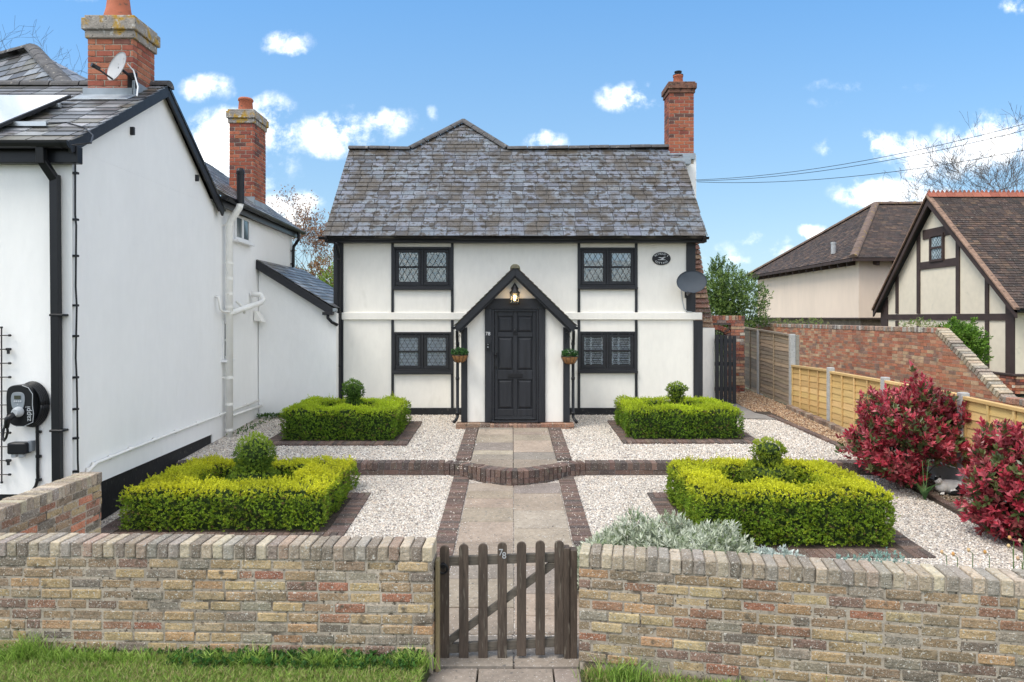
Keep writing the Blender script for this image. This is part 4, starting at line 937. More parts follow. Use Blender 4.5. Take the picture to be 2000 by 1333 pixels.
# front roof
def tilt_roof(name, O, V, rngf, vmax, g, w_, pal, m, parent, thick=.009):
    mb = MB(); tiles(mb, O, (1,0,0), V, rngf, vmax, g, w_, thick, pal, .12, wob=.004); return mb.build(name, m, parent)
Vn = Vector((0, YRd-7.22, ZRd+.08-ZEV-.03)); vl = Vn.length; Vnn = Vn/vl
xv = lambda v: XS(7.22+v*Vnn.y)+.11
rfn = tilt_roof('roof', (0,7.22,ZEV+.03), Vn, lambda v: [(-10.5, xv(v))], vl, .17, .31, P_SLATE2, m_slate2, nb)
mb = MB(); e = .03
mb.hexa([(-10.5,7.24,ZEV-.02),(xv(0)-.02,7.24,ZEV-.02),(xv(vl)-.02,YRd,ZRd+.03),(-10.5,YRd,ZRd+.03),(-10.5,7.24,ZEV+.02),(xv(0)-.02,7.24,ZEV+.02),(xv(vl)-.02,YRd,ZRd+.07),(-10.5,YRd,ZRd+.07)])
mb.hexa([(-10.5,YRd,ZRd+.03),(xv(vl),YRd,ZRd+.03),(XS(11.5)+.11,11.5,ZEV-.05),(-10.5,11.5,ZEV-.05),(-10.5,YRd,ZRd+.08),(xv(vl),YRd,ZRd+.08),(XS(11.5)+.11,11.5,ZEV+.0),(-10.5,11.5,ZEV+.0)])
mb.build('rear_roof', m_slate2, nb)
mb = MB(); ridge_run(mb, (-10.4,YRd,ZRd+.07), (xv(vl)+.02,YRd,ZRd+.07), 14, .09); mb.build('ridge', m_ridge, rfn)
mb = MB()
mb.bar((XS(7.2)+.085,7.2,ZEV-.04), (XS(YRd)+.085,YRd,ZRd+.0), .03, .13); mb.build('bargeboard', m_blackh, nb, bevel=.004); mb = MB(); mb.bar((XS(YRd)+.085,YRd,ZRd-.01), (XS(11.45)+.085,11.45,ZEV-.08), .03, .15); mb.build('bargeboard', m_blackh, nb, bevel=.004)
for (yy, zz) in ((8.62, ZEV+.52), (10.55, ZEV+.32)):
    mb = MB(); mb.bar((XS(yy)-.05,yy,zz), (XS(yy)+.05,yy,zz), .035, .10); mb.build('purlin_end', m_blackh, nb, bevel=.004)
mb = MB(); mb.box(-10.5, XS(7.3)+.12, 7.29, 7.39, ZEV-.18, ZEV+.0); mb.build('fascia', m_gutter, nb, bevel=.006)
gutter('gutter', m_gutter, nb, (-10.4,7.21,ZEV+.02), (XS(7.25)+.10,7.21,ZEV+.02), .07)
# box drainpipe
def sq_pipe(mb, pts, w_=.066):
    for p, q in zip(pts, pts[1:]): mb.bar(p, q, w_, w_*.8, up=(1,0,0) if abs(q[0]-p[0]) < .3*abs(q[2]-p[2]) else (0,1,0))
mb = MB(); xd = X(108,7.34)
mb.bar((X(80,7.21),7.21,4.40), (X(80,7.22),7.23,4.20), .085, .07, up=(0,1,0)); mb.bar((X(80,7.22)-.01,7.235,4.25), (xd,7.33,4.05), .085, .07, up=(0,1,0)); mb.bar((xd,7.335,4.10), (X(113,7.335),7.335,.55), .088, .07, up=(0,1,0))
for pyy in (290+15, 350, 616, 841):
    zz = Z(pyy, 7.34)
    if pyy > 400: mb.box(X(103,7.34)-.01, X(128,7.34), 7.29, 7.395, zz-.012, zz+.012)
mb.build('drainpipe', m_gutter, nb, bevel=.005)
# back wing roof, gutter, windows
ZG = 4.58
def xw(Y): return XS(Y)-.02
mb = MB(); k = math.tan(R(36))
Ow = Vector((xw(11.4)+.17, 11.4, ZG+.02)); U = Vector((XS(16.15)-XS(11.4), 16.15-11.4, 0)); Lw = U.length; Vw = Vector((-1,-.039,k)).normalized()
tiles(mb, Ow, U, Vw, lambda v: [(0, Lw)], 2.6, .15, .28, .009, P_SLATE2, .12, wob=.004)
rw = mb.build('wing_roof', m_slate2, nb)
mb = MB(); A, B = Ow, Ow+U; up = Vw*2.6; dn = Vector((0,0,-.03)); mb.hexa([A+dn*2,B+dn*2,B+up+dn*2,A+up+dn*2,A+dn*.3,B+dn*.3,B+up+dn*.3,A+up+dn*.3]); A2, B2 = A+up, B+up; dd = Vector((-2.1,0,-1.5)); mb.hexa([A2+dn*2,B2+dn*2,B2+dd+dn*2,A2+dd+dn*2,A2,B2,B2+dd,A2+dd]); mb.build('underlay', m_dark, rw)
mb = MB(); mb.bar((xw(11.35)+.11,11.35,ZG-.08), (xw(16.1)+.11,16.1,ZG-.08), .03, .16); mb.bar((xw(11.35)+.05,11.35,ZG-.13), (xw(16.1)+.05,16.1,ZG-.13), .12, .02); mb.build('fascia', m_gutter, nb)
gutter('gutter', m_gutter, nb, (xw(11.3)+.19,11.3,ZG+.0), (xw(16.15)+.19,16.15,ZG+.0), .065)
mb = MB(); yq = 15.75; mb.tube([(xw(yq)+.19,yq,ZG-.05),(xw(yq)+.19,yq,ZG-.22),(xw(yq)+.06,yq+.05,ZG-.38),(xw(yq)+.05,yq+.06,ZG-.5),(xw(yq)+.05,yq+.06,3.72)], .035, 10)
for zz in (4.1, 3.8): mb.box(xw(yq)-.01,xw(yq)+.06,yq-.0,yq+.1,zz-.012,zz+.012)
mb.build('drainpipe', m_gutter, nb, smooth=False)
def side_window(y0, y1, z0, z1, mull):
    def q(y): return xw(y)
    fr = MB(); c0, c1 = Vector((q(y0),y0,0)), Vector((q(y1),y1,0)); d = (c1-c0).normalized(); L_ = (c1-c0).length; nrm = Vector((1,.039,0)).normalized()
    def B(mb_, s0, s1, za, zb_, dp, d0=0.): mb_.obox(c0+d*((s0+s1)/2)+nrm*((dp+d0)/2)+Vector((0,0,(za+zb_)/2)), d*((s1-s0)/2), nrm*((dp-d0)/2), (0,0,(zb_-za)/2))
    f = .055
    B(fr,0,L_,z0,z0+f,.03); B(fr,0,L_,z1-f,z1,.03); B(fr,0,f,z0+f,z1-f,.03); B(fr,L_-f,L_,z0+f,z1-f,.03)
    if mull == 'v': B(fr,L_/2-.035,L_/2+.035,z0+f,z1-f,.03)
    else: B(fr,f,L_-f,(z0+z1)/2-.02,(z0+z1)/2+.02,.028)
    wd = fr.build('window', m_upvc, nb, bevel=.005)
    g = MB(); B(g,f,L_-f,z0+f,z1-f,.012,.004); g.build('pane', m_glassdk, wd)
    s = MB(); B(s,-.05,L_+.05,z0-.045,z0-.001,.10); s.build('sill', m_upvc, wd, bevel=.004)
m_glassdk = mat('reflecting_glass', (.10,.13,.14), .06, [(3,.3)], spec=1.0)
def ysol(px): return -4.50/((px-1000)/F+.039)
side_window(ysol(457), ysol(486), Z(470,12.4), Z(420,12.4), 'v')
side_window(ysol(433.5), ysol(446), Z(702,11.8), Z(627,11.8), 'h')
# lean-to against the cottage
YL = 13.5; lz0, lz1 = Z(600,YL), Z(508,YL); lx0, lx1 = X(505,YL), X(655,YL)
mb = MB(); sl_ = (lz1-lz0)/(lx1-lx0)
mb.prism([(lx0,.3),(lx1+.02,.3),(lx1+.02,lz0-.13),(lx0,lz1-.13)], 'xz', YL, 16.4); mb.build('lean_to_wall', m_render2, nb)
mb = MB(); Ol = Vector((lx1+.03, YL-.12, lz0-.02)); Vl = Vector((lx0-lx1-.03, 0, lz1-lz0+.02))
tiles(mb, Ol, (0,1,0), Vl, lambda v: [(0, 3.0)], Vl.length-.02, .15, .30, .009, P_SLATE2, .12, wob=.004)
lr = mb.build('lean_to_roof', m_slate2, nb)
mb = MB(); mb.hexa([(lx0,YL-.1,lz1-.06),(lx1,YL-.1,lz0-.08),(lx1,16.5,lz0-.08),(lx0,16.5,lz1-.06),(lx0,YL-.1,lz1-.015),(lx1,YL-.1,lz0-.035),(lx1,16.5,lz0-.035),(lx0,16.5,lz1-.015)]); mb.build('underlay', m_dark, lr)
mb = MB(); mb.bar((lx0+.0,YL-.11,lz1-.085), (lx1-.10,YL-.11,lz0-.05), .03, .17, up=(0,1,0)); 
mb = MB(); mb.prism([(lx0,lz1-.01),(lx1-.02,lz0-.02),(lx1-.02,lz0-.10),(lx1-.16,lz0-.10),(lx0,lz1-.19)], 'xz', YL-.135, YL-.10); mb.box(lx1-.22, lx1-.02, YL-.15, YL-.02, lz0-.16, lz0-.10); mb.build('bargeboard', m_blackh, nb, bevel=.004)
mb = MB(); mb.box(lx1-.16, lx1+.05, YL-.128, YL-.02, lz0-.095, lz0-.03); mb.build('flashing', m_lead, nb, bevel=.004)
mb = MB(); mb.tube([(X(643,YL),YL-.1,lz0-.10),(X(643,YL),YL-.1,lz0-.22),(X(650,YL),YL-.08,lz0-.30),(X(660,YL)-.0,YL-.02,lz0-.36)], .03, 10); mb.build('drainpipe', m_gutter, nb, smooth=True)
# chimneys
ch = chimney(nb, -5.56, -4.96, 8.94, 9.48, 5.44, 6.52, .30, .055, P_RED, m_cap, (-5.30, 9.2, .135, .55))
mb = MB(); mb.box(-5.60,-4.94,8.90,8.935,5.40,5.56); mb.box(-4.955,-4.92,8.9,9.5,5.42,5.66); mb.hexa([(-5.62,8.70,5.345),(-4.90,8.70,5.345),(-4.90,8.93,5.47),(-5.62,8.93,5.47),(-5.62,8.70,5.36),(-4.90,8.70,5.36),(-4.90,8.93,5.49),(-5.62,8.93,5.49)]); mb.build('flashing', m_lead, ch, bevel=.004)
ch2 = chimney(nb, X(447.5,13.8), X(495,13.8), 13.8, 14.5, 4.85, Z(214,13.8), .28, .05, P_REDDK+P_RED[:5], m_cap, (X(480,14.1), 14.1, .135, .33))
mb = MB(); xe = X(495,13.8); mb.box(xe-.52,xe+.03,13.76,13.795,4.8,5.0); mb.box(xe+.005,xe+.03,13.8,14.5,4.75,4.95); mb.build('flashing', m_lead, ch2)
# hip roof behind
A_, B_, C_ = Vector((-7.75,11.05,6.88)), Vector((-6.14,9.47,5.72)), Vector((-6.9,11.2,6.38)); dr_ = Vector((-.909,.416,0))
mb = MB(); up = A_-B_; U = -dr_
Vh = up-U*up.dot(U); vh = Vh.length
def rh(v):
    k = v/vh; return [(-5, up.dot(U)*k)]
tiles(mb, B_, U, Vh, rh, vh, .16, .36, .01, P_SLATE2, .12, wob=.005)
mb.poly([A_-Vector((0,0,.03)), B_-Vector((0,0,.03)), B_+dr_*5-Vector((0,0,.03)), A_+dr_*4-Vector((0,0,.03))])
hr = mb.build('hip_roof', m_slate2, nb, fix=False)
mb = MB(); tiles(mb, B_+Vector((.02,.02,-.02)), (C_-B_), (A_-B_)-(C_-B_)*((A_-B_).dot(C_-B_)/(C_-B_).length_squared), lambda v: [((A_-B_).dot((C_-B_).normalized())*(v/ ((A_-B_)-(C_-B_)*((A_-B_).dot(C_-B_)/(C_-B_).length_squared)).length), (C_-B_).length+.5)], ((A_-B_)-(C_-B_)*((A_-B_).dot(C_-B_)/(C_-B_).length_squared)).length, .16, .3, .01, P_SLATE2)
mb.poly([A_-Vector((0,0,.03)), B_-Vector((0,0,.03)), C_-Vector((0,0,.03))]); mb.build('hip_side', m_slate2, hr, fix=False)
mb = MB(); ridge_run(mb, A_+Vector((0,0,.03)), B_+Vector((0,0,.04)), 7, .10); ridge_run(mb, A_+dr_*4+Vector((0,0,.03)), A_+Vector((0,0,.05)), 7, .09); mb.build('hip_tiles', m_ridge, hr)

# pipes on the side wall
def ws(px, py, out=.06):
    """point on the side wall seen at a pixel, standing off by out"""
    Y = -(4.48-out)/((px-1000)/F+.039); return Vector((X(px,Y), Y, Z(py,Y)))
sp = thing('soil_pipe', 'thick white soil pipe with side branches and black flue on the side wall', 'pipe', ws(448,845,.07))
b0, b1 = ws(448,845,.09), ws(448,440,.09); zt = b1.z
mb = MB(); mb.tube([(b0.x,b0.y,b0.z-.2),(b0.x,b0.y,zt),(b0.x+.03,b0.y,zt+.08),(b0.x+.17,b0.y-.0,zt+.30),(b0.x+.19,b0.y,zt+.38)], .058, 16); mb.build('pipe', m_pvc, sp, smooth=True)
mb = MB()
for py in (840, 790, 738, 612, 600, 575, 545, 515, 440):
    mb = MB(); mb.lathe((b0.x,b0.y,Z(py,b0.y)), [(.066,-.02),(.066,.02)], 16)
    if py in (738, 440): mb.box(b0.x-.12,b0.x,b0.y-.02,b0.y+.02,Z(py,b0.y)-.012,Z(py,b0.y)+.012)
    mb.build('collar', m_pvc, sp)
mb = MB(); mb.tube([(b0.x+.19,b0.y,zt+.36),(b0.x+.19,b0.y,zt+.92)], .062, 16); mb.lathe((b0.x+.19,b0.y,zt+.92), [(.068,-.05),(.068,.0),(.05,.05)], 16); mb.build('flue', m_gutter, sp, smooth=False)
p1 = Vector((b0.x+.02,b0.y+.02,Z(612,b0.y))); p2 = Vector((b0.x+.10,b0.y+1.2,Z(592,b0.y+1.2)))
mb = MB(); mb.tube([p1, p1.lerp(p2,.5), p2, p2+Vector((0,.12,.06)), p2+Vector((-.05,.14,.16)), p2+Vector((-.22,.1,.16))], .05, 12)
mb.tube([p1+Vector((0,0,.02)), p1+Vector((.0,-.32,.02)), p1+Vector((-.03,-.36,.06)), p1+Vector((-.05,-.38,.25)), p1+Vector((-.1,-.38,.27))], .022, 8)
mb.tube([p1+Vector((-.02,.3,.2)), p1+Vector((-.02,.55,.12)), p1+Vector((0,.6,.0))], .026, 8)
mb.build('branch_pipe', m_pvc, sp, smooth=True)
q = ws(500,618,.0); vc = thing('vent_cowl', 'small white vent hood on the side wall beyond the soil pipe', 'vent', q)
mb = MB(); mb.hexa([(q.x,q.y-.12,q.z-.09),(q.x+.16,q.y-.12,q.z-.11),(q.x+.16,q.y+.12,q.z-.11),(q.x,q.y+.12,q.z-.09),(q.x,q.y-.09,q.z+.1),(q.x+.03,q.y-.09,q.z+.1),(q.x+.03,q.y+.09,q.z+.1),(q.x,q.y+.09,q.z+.1)]); mb.build('hood', m_pvc, vc, bevel=.004)
# low waste pipe
mb = MB(); pts = [ws(170,915,.04)+Vector((0,0,-.05)), ws(188,905,.04), ws(260,876,.04), ws(340,845,.04), ws(412,818,.04), ws(505,783,.04)]; mb.tube(pts, .02, 8); mb.tube([ws(455,812,.05), ws(510,793,.05)], .024, 8)
for t_ in np.linspace(.05, .95, 9):
    i = int(t_*5); f = t_*5-i; p = pts[i].lerp(pts[min(i+1,5)], f); mb.box(p.x-.03,p.x+.005,p.y-.012,p.y+.012,p.z-.03,p.z+.03)
tag(mb.build('waste_pipe', m_pvc, at=pts[2], smooth=True), 'thin white waste pipe running low along the side wall of the white house', 'pipe')
# black cable near the corner
mb = MB(); c_pts = [Vector((X(141,7.42),7.42,Z(y,7.42))) for y in (318,)]
c_pts = [Vector((X(x,7.40)+.02,7.42-.0,Z(y,7.40))) for x, y in ((141,312),(141,420),(143,440),(142,560),(144,600),(142,700),(144,740),(145,800),(146,900),(147,925))]
mb.tube(c_pts, .010, 8)
for py in (338, 429, 500, 597, 657, 738, 800, 857, 922): mb.box(X(143,7.4)-.01,X(148,7.4)+.012,7.40,7.44,Z(py,7.4)-.012,Z(py,7.4)+.012)
tag(mb.build('wall_cable', m_gutter, at=c_pts[5]), 'black clipped cable running down the corner of the white neighbour house', 'cable')
# dish on the chimney
dc = Vector((X(232,8.72), 8.72, Z(132,8.72))); t = thing('satellite_dish', 'pale weathered satellite dish on the tall left brick chimney', 'satellite dish', dc)
dish(t, dc, (-.62,-1,.30), .20, .20, m_dishlight, (-.24,-.16,-.03))
mb = MB(); mb.tube([dc, dc+Vector((.05,.12,-.05)), (dc.x+.06,8.93,dc.z-.10)], .018, 8); mb.box(dc.x,dc.x+.12,8.915,8.939,dc.z-.2,dc.z); mb.build('bracket', m_blackmetal, t)
mb = MB(); mb.tube([dc+Vector((.1,.02,.05)), dc+Vector((.2,-.02,-.05)), dc+Vector((.30,-.1,-.28)), dc+Vector((.32,-.16,-.42))], .009, 6); mb.build('cable', m_fill, t)
# solar panel
t = thing('solar_panel', 'bright reflecting solar panel on rails over the left slate roof', 'solar panel', (-6.6, 8.2, 5.0))
def rp(px, py, lift=.0):
    """point on the front roof plane lifted by lift, seen at a pixel"""
    s = Vn.z/Vn.y; a = (620-py)/F; Y = (ZEV+.03+lift-7.22*s-CZ)/(a-s); return Vector((X(px,Y), Y, Z(py,Y)))
q0, q1, q2, q3 = rp(-120,283,.16), rp(-2,243,.16), rp(145,183,.16), rp(-150,183,.16)
s_ = Vn.z/Vn.y; n_ = Vector((0,-Vnn.z,Vnn.y))
xr_ = q1.x
def onp(x, Y, h): return Vector((x, Y, ZEV+.03+(Y-7.22)*s_))+n_*h
xr1, xr0 = rp(0,243,.12), rp(143,183,.12)
C4 = [onp(-7.9,xr1.y,.10), onp(xr1.x,xr1.y,.10), onp(xr0.x,xr0.y,.10), onp(-8.3,xr0.y,.10)]
mb = MB(); mb.hexa([c-n_*.035 for c in C4]+C4); mb.build('frame', m_blackmetal, t)
mb = MB(); ins = [C4[0]+Vector((0,.015,.01))+n_*.003, C4[1]+Vector((-.02,.015,.01))+n_*.003, C4[2]+Vector((-.02,-.015,-.01))+n_*.003, C4[3]+n_*.003]; mb.poly(ins); mb.build('glass', m_panel, t, fix=False)
mb = MB(); a, b = rp(20,243,.05), rp(92,243,.05); mb.bar((a.x-.8,a.y,a.z), b, .04, .05); mb.build('rail', m_alu, t); mb = MB(); a, b = rp(100,207,.05), rp(118,207,.05); mb.bar((a.x-.8,a.y,a.z), b, .04, .05); mb.build('rail', m_alu, t)
mb = MB(); mb.tube([rp(92,243,.05), rp(130,240,.03), rp(165,250,.02), rp(182,265,.02), rp(178,280,.02), rp(140,284,.03)], .008, 6); mb.build('cable', m_gutter, t)

# things fixed to its front wall
Yf = 7.4
def fx(p): return X(p, 7.38)
def fz(p): return Z(p, 7.38)
t = thing('wall_trellis', 'black metal grid trellis on the white wall at the left edge', 'trellis', (fx(5), Yf, fz(790)))
mb = MB(); mb.tube([(fx(5),7.365,fz(640)),(fx(5.5),7.365,fz(942))], .007, 6)
mb.lathe((fx(5),7.365,fz(640)), [(.012,-.01),(.014,0),(.012,.01)], 8); mb.lathe((fx(5.5),7.365,fz(942)), [(.012,-.01),(.014,0),(.012,.01)], 8); mb.build('upright', m_blackmetal, t)
for i in range(11):
    pyy = 655.5+i*27.1; mb = MB(); mb.tube([(fx(-70),7.36,fz(pyy)),(fx(20),7.36,fz(pyy))], .006, 6)
    mb.lathe((fx(21.5),7.36,fz(pyy)), [(.006,-.018),(.013,-.01),(.013,.01),(.006,.018)], 8, m=Matrix.Rotation(R(90),3,'Y'))
    if i in (1, 9): mb.box(fx(15),fx(23),7.35,7.375,fz(pyy)-.012,fz(pyy)+.014); mb.box(fx(16.5),fx(20),7.355,7.375,fz(pyy)-.05,fz(pyy)-.01)
    mb.build('crossbar', m_blackmetal, t)
# car charger
cxp, czp = fx(58), fz(806); t = thing('car_charger', 'black rounded electric car charger with coiled cable on the white wall', 'car charger', (cxp, Yf, czp))
mb = MB()
for k, (r_, yy) in enumerate(((.195,7.375),(.19,7.355),(.185,7.335),(.178,7.315),(.170,7.30))):
    mb.tube([(cxp+.035+r_*.88*math.cos(a), yy, fz(790)-.0+r_*1.22*math.sin(a)) for a in [i*math.pi/16 for i in range(33)]], .013, 8)
mb.build('coiled_cable', m_gutter, t, smooth=True)
def cp(cx_, cy_): return (fx(cx_/3.705), fz(600+cy_/3.702))
def smooth_outline(pts, n=3):
    for _ in range(n):
        o = []
        for i in range(len(pts)):
            a, b = Vector(pts[i]), Vector(pts[(i+1) % len(pts)]); o += [a*.75+b*.25, a*.25+b*.75]
        pts = o
    return [tuple(p) for p in pts]
body = smooth_outline([cp(*q) for q in ((105,610),(125,565),(195,552),(265,560),(300,600),(303,700),(306,815),(235,852),(165,852),(112,812),(108,720))])
mb = MB(); mb.prism(body, 'xz', 7.25, 7.395); mb.build('body', m_gutter, t, bevel=.012, segs=3)
tr_ = [cp(*q) for q in ((225,560),(268,575),(298,620),(297,700),(305,760),(300,820),(235,850),(180,850))]
mb = MB(); mb.tube([(a, 7.247, b) for a, b in tr_], .0035, 6); mb.build('trim', m_midgrey, t)
mb = MB(); mb.prism(smooth_outline([cp(*q) for q in ((148,625),(165,606),(225,606),(245,630),(243,690),(225,740),(185,755),(155,720),(145,670))], 2), 'xz', 7.241, 7.249); face = mb.build('face_plate', m_greyplastic, t, bevel=.002)
mb = MB(); a, b = cp(172,655), cp(217,630); mb.box(a[0],b[0],7.236,7.2405,a[1],b[1]); mb.build('display', m_screen, face)
mb = MB()
for k in range(4):
    a = cp(174+k*14.5, 671); mb.lathe((a[0],7.2405,a[1]), [(.010,0),(.009,.004)], 12, m=Matrix.Rotation(R(90),3,'X'))
a = cp(196,692); mb.prism([(a[0]-.008,a[1]),(a[0],a[1]+.008),(a[0]+.008,a[1]),(a[0],a[1]-.008)], 'xz', 7.237, 7.2405); mb.build('button', m_midgrey, face)
a = cp(268,760); mb = MB(); text_mb(mb, 'zappi', .078, Matrix.Translation((a[0],7.2475,a[1])) @ Matrix.Rotation(R(-93),4,'Y') @ Matrix.Rotation(R(90),4,'X'), .002); mb.build('lettering', m_midgrey, t)
a = cp(205,745); mb = MB(); mb.lathe((a[0],7.24,a[1]), [(.055,0),(.055,.02),(.045,.05),(.035,.07)], 18, m=Matrix.Rotation(R(90),3,'X')); mb.build('socket', m_midgrey, t, smooth=False)
a, b, c_ = cp(200,755), cp(165,790), cp(150,850); mb = MB(); mb.tube([(a[0],7.19,a[1]),(b[0],7.16,b[1]),(c_[0],7.17,c_[1])], [.032,.034,.024], 12); mb.build('plug', m_gutter, t, smooth=True)
cs = [cp(*q) for q in ((150,850),(145,880),(125,925),(100,950),(80,925),(78,870),(95,780),(105,690))]; mb = MB(); mb.tube([(x, 7.18+.02*i, z) for i, (x, z) in enumerate(cs)], .012, 8); mb.build('lead', m_gutter, t, smooth=True)
cs = [cp(*q) for q in ((270,860),(272,960),(274,1060),(273,1180),(275,1240),(262,1290),(235,1333))]; mb = MB(); mb.tube([(x, 7.378, z) for x, z in cs], .016, 8)
for yy in (903,1080,1250): a = cp(283,yy); mb.box(a[0]-.03,a[0]+.02,7.365,7.395,a[1]-.014,a[1]+.014)
mb.build('supply_cable', m_gutter, t)
a, b = cp(95,1055), cp(232,972); t = thing('outdoor_socket', 'black weatherproof double socket box below the car charger', 'socket box', (a[0], Yf, a[1]))
mb = MB(); mb.box(a[0],b[0],7.28,7.395,a[1],b[1]); mb.build('cover', m_gutter, t, bevel=.02, segs=3)
mb = MB(); c_ = cp(250,965); mb.box(b[0]-.02,c_[0],7.33,7.396,a[1]+.02,b[1]+.01); mb.build('back_box', m_greyplastic, t, bevel=.005)
for k in (127, 182):
    c_ = cp(k,1068); mb = MB(); mb.box(c_[0]-.028,c_[0]+.028,7.31,7.36,c_[1]-.02,c_[1]+.03); mb.build('cable_gland', m_midgrey, t, bevel=.008)

# ================================================================ NEIGHBOURS ON THE RIGHT
h1 = thing('tiled_house', 'pale pink rendered house with a brown hipped tile roof beyond the red wall', 'house', (18, 31, .7))
XH, Y1, Y2 = 13.56, 26.7, 37.7; zt, zb1 = Z(507,26.7), Z(621,26.7)
mb = MB(); mb.box(XH, 24, Y1, Y2, zb1, zt); mb.build('wall', m_pink, h1)
mb = MB(); mb.box(XH+.15, 24, Y1+.15, Y2-.1, .3, zb1-.001); mb.build('lower_wall', mat('dark_brick', (.20,.16,.12), .95, [(6,.35),(25,.3)]), h1)  # dark brown brick, tone mottled at random
mb = MB(); mb.box(XH-.03, 24, Y1-.03, Y2, zb1-.06, zb1-.002); mb.build('jetty_beam', m_brown, h1)
ap = Vector((X(1710,32.1), 32.1, Z(400,32.1))); ez = zt+.02; ec = Vector((XH-.42, Y1-.42, ez)); el = Vector((XH-.42, Y2+.42, ez)); er = Vector((26, Y1-.42, ez))
mb = MB(); U = Vector((0,1,0)); Vf = Vector((ap.x-ec.x, 0, ap.z-ez)); vf = Vf.length; yy = ap.y-ec.y; tot = el.y-ec.y
tiles(mb, ec, U, Vf, lambda v: [(yy*v/vf, tot-(tot-yy)*v/vf)], vf, .14, .24, .014, P_TILE, .22)
Vf2 = Vector((0, ap.y-ec.y, ap.z-ez)); v2 = Vf2.length
tiles(mb, ec, (1,0,0), Vf2, lambda v: [((ap.x-ec.x)*v/v2, 12.5)], v2, .14, .24, .014, P_TILE, .22)
d_ = Vector((0,0,.03)); mb.poly([ec-d_, el-d_, ap-d_], P_TILE[0]); mb.poly([ec-d_, er-d_, Vector((26,ap.y,ap.z))-d_, ap-d_], P_TILE[0])
hr = mb.build('roof', m_tile, h1, fix=False)
mb = MB(); ridge_run(mb, ec+d_, ap+d_, 26, .13); ridge_run(mb, el+d_, ap+d_, 26, .13); ridge_run(mb, ap+d_, (26,ap.y,ap.z+.03), 9, .13); mb.build('hip_tiles', mat('hip_tile', (.15,.105,.085), .9, [(4,.3)], [(6,.6,.7,(.28,.19,.06))]), hr)
mb = MB(); mb.box(ec.x-.02,ec.x+.06,ec.y,el.y,ez-.12,ez-.01); mb.box(ec.x+.061,26,ec.y-.02,ec.y+.06,ez-.12,ez-.01); mb.build('gutter', m_brown, h1)
for i in range(15): y = Y1+.3+i*.75; mb = MB(); mb.bar((ec.x+.10,y,ez-.20), (XH+.01,y,ez-.14), .1, .16); mb.build('rafter_end', m_brown, h1)
for i in range(6): x = XH+.6+i*.75; mb = MB(); mb.bar((x,ec.y+.10,ez-.20), (x,Y1+.01,ez-.14), .1, .16); mb.build('rafter_end', m_brown, h1)
vp = Vector((14.75, 28.9, 0)); vp.x = X(1628,29.0); vp.y = 29.0
mb = MB(); mb.lathe((vp.x,vp.y,Z(492,29.0)-.1), [(.10,0),(.10,.42),(.11,.42),(.11,.5)], 12); mb.build('vent_pipe', m_dishlight, h1)

h2 = thing('timbered_house', 'cream half-timbered gabled house with a steep brown tile roof on the right', 'house', (17, 18, .7))
XG = 13.0
def gy(px): return XG*F/(px-1000)
def gp(px, py): y = gy(px); return (y, Z(py, y))
yn, yf = gy(1983), gy(1722); yr = gy(1827)
zr = Z(383, yr); zev = Z(600, gy(1984))
mb = MB(); zbase = Z(727, gy(1950))
mb.prism([(yn,zbase),(yf,zbase),(yf,Z(600,yf)-.3+.3),(yr,zr-.25),(yn,zev)], 'yz', XG, XG+.3)
mb.box(XG+.3, 22, yn, yn+.25, zbase, zev); mb.box(XG+.3, 22, yf-.25, yf, zbase, zev); mb.build('wall', m_cream, h2)
mb = MB(); brick_line(mb, (XG-.04,yf), (XG-.04,yn-.05), .6, zbase-.06, .12, P_MIX+P_REDDK*2); brick_line(mb, (XG-.04,yn-.04), (22,yn-.04), .6, zbase-.06, .12, P_MIX+P_REDDK*2); mb.build('brick_base', m_brickfar, h2)
mb = MB(); mb.box(XG-.12,XG+.0,yn-.12,yf,zbase-.06,zbase-.001); mb.box(XG+.001,22,yn-.12,yn-.001,zbase-.06,zbase-.001); mb.build('sill_plate', m_brown, h2, bevel=.01)
def timber(pts):
    mb = MB(); mb.prism(pts, 'yz', XG-.035, XG-.001); mb.build('timber', m_brown, h2)
def rz(y): return zr-.28-abs(y-yr)*(zr-.28-zev)/(yr-yn) if y < yr else zr-.28-abs(y-yr)*(zr-.28-Z(600,yf))/(yf-yr)
for px, wpx in ((1753,5),(1795,6),(1872,7),(1929,7)):
    y0, y1 = gy(px+wpx/2), gy(px-wpx/2); timber([(y0,Z(613,y0)),(y1,Z(613,y1)),(y1,rz(y1)),(y0,rz(y0))]); timber([(y0,zbase),(y1,zbase),(y1,Z(626.5,y1)),(y0,Z(626.5,y0))])
y0, y1 = yn, gy(1966); timber([(y0,zbase),(y1,zbase),(y1,rz(y1)),(y0,rz(y0))]); y0, y1 = gy(1735), yf; timber([(y0,zbase),(y1,zbase),(y1,rz(y1)-.1),(y0,rz(y0)-.1)])
zq0, zq1 = CZ-.085, CZ+.095; timber([(gy(1966)+.002,zq0),(gy(1735)-.002,zq0),(gy(1735)-.002,zq1),(gy(1966)+.002,zq1)])
za_, zb_ = Z(453,gy(1802)), Z(440,gy(1802)); ya_, yb2 = gy(1873), gy(1799)
def trim_rail(z0, z1, y0, y1): timber([(y0,z0),(y1,z0),(y1,z1),(y0,z1)])
trim_rail(Z(464,gy(1830)), Z(445,gy(1830)), gy(1864), gy(1804)); trim_rail(Z(524,gy(1830)), Z(509,gy(1830)), gy(1868.5), gy(1798))
wy0, wy1 = gy(1845.5), gy(1818.5); wz0, wz1 = Z(511,gy(1832)), Z(457,gy(1832))
fr = MB(); f = .07
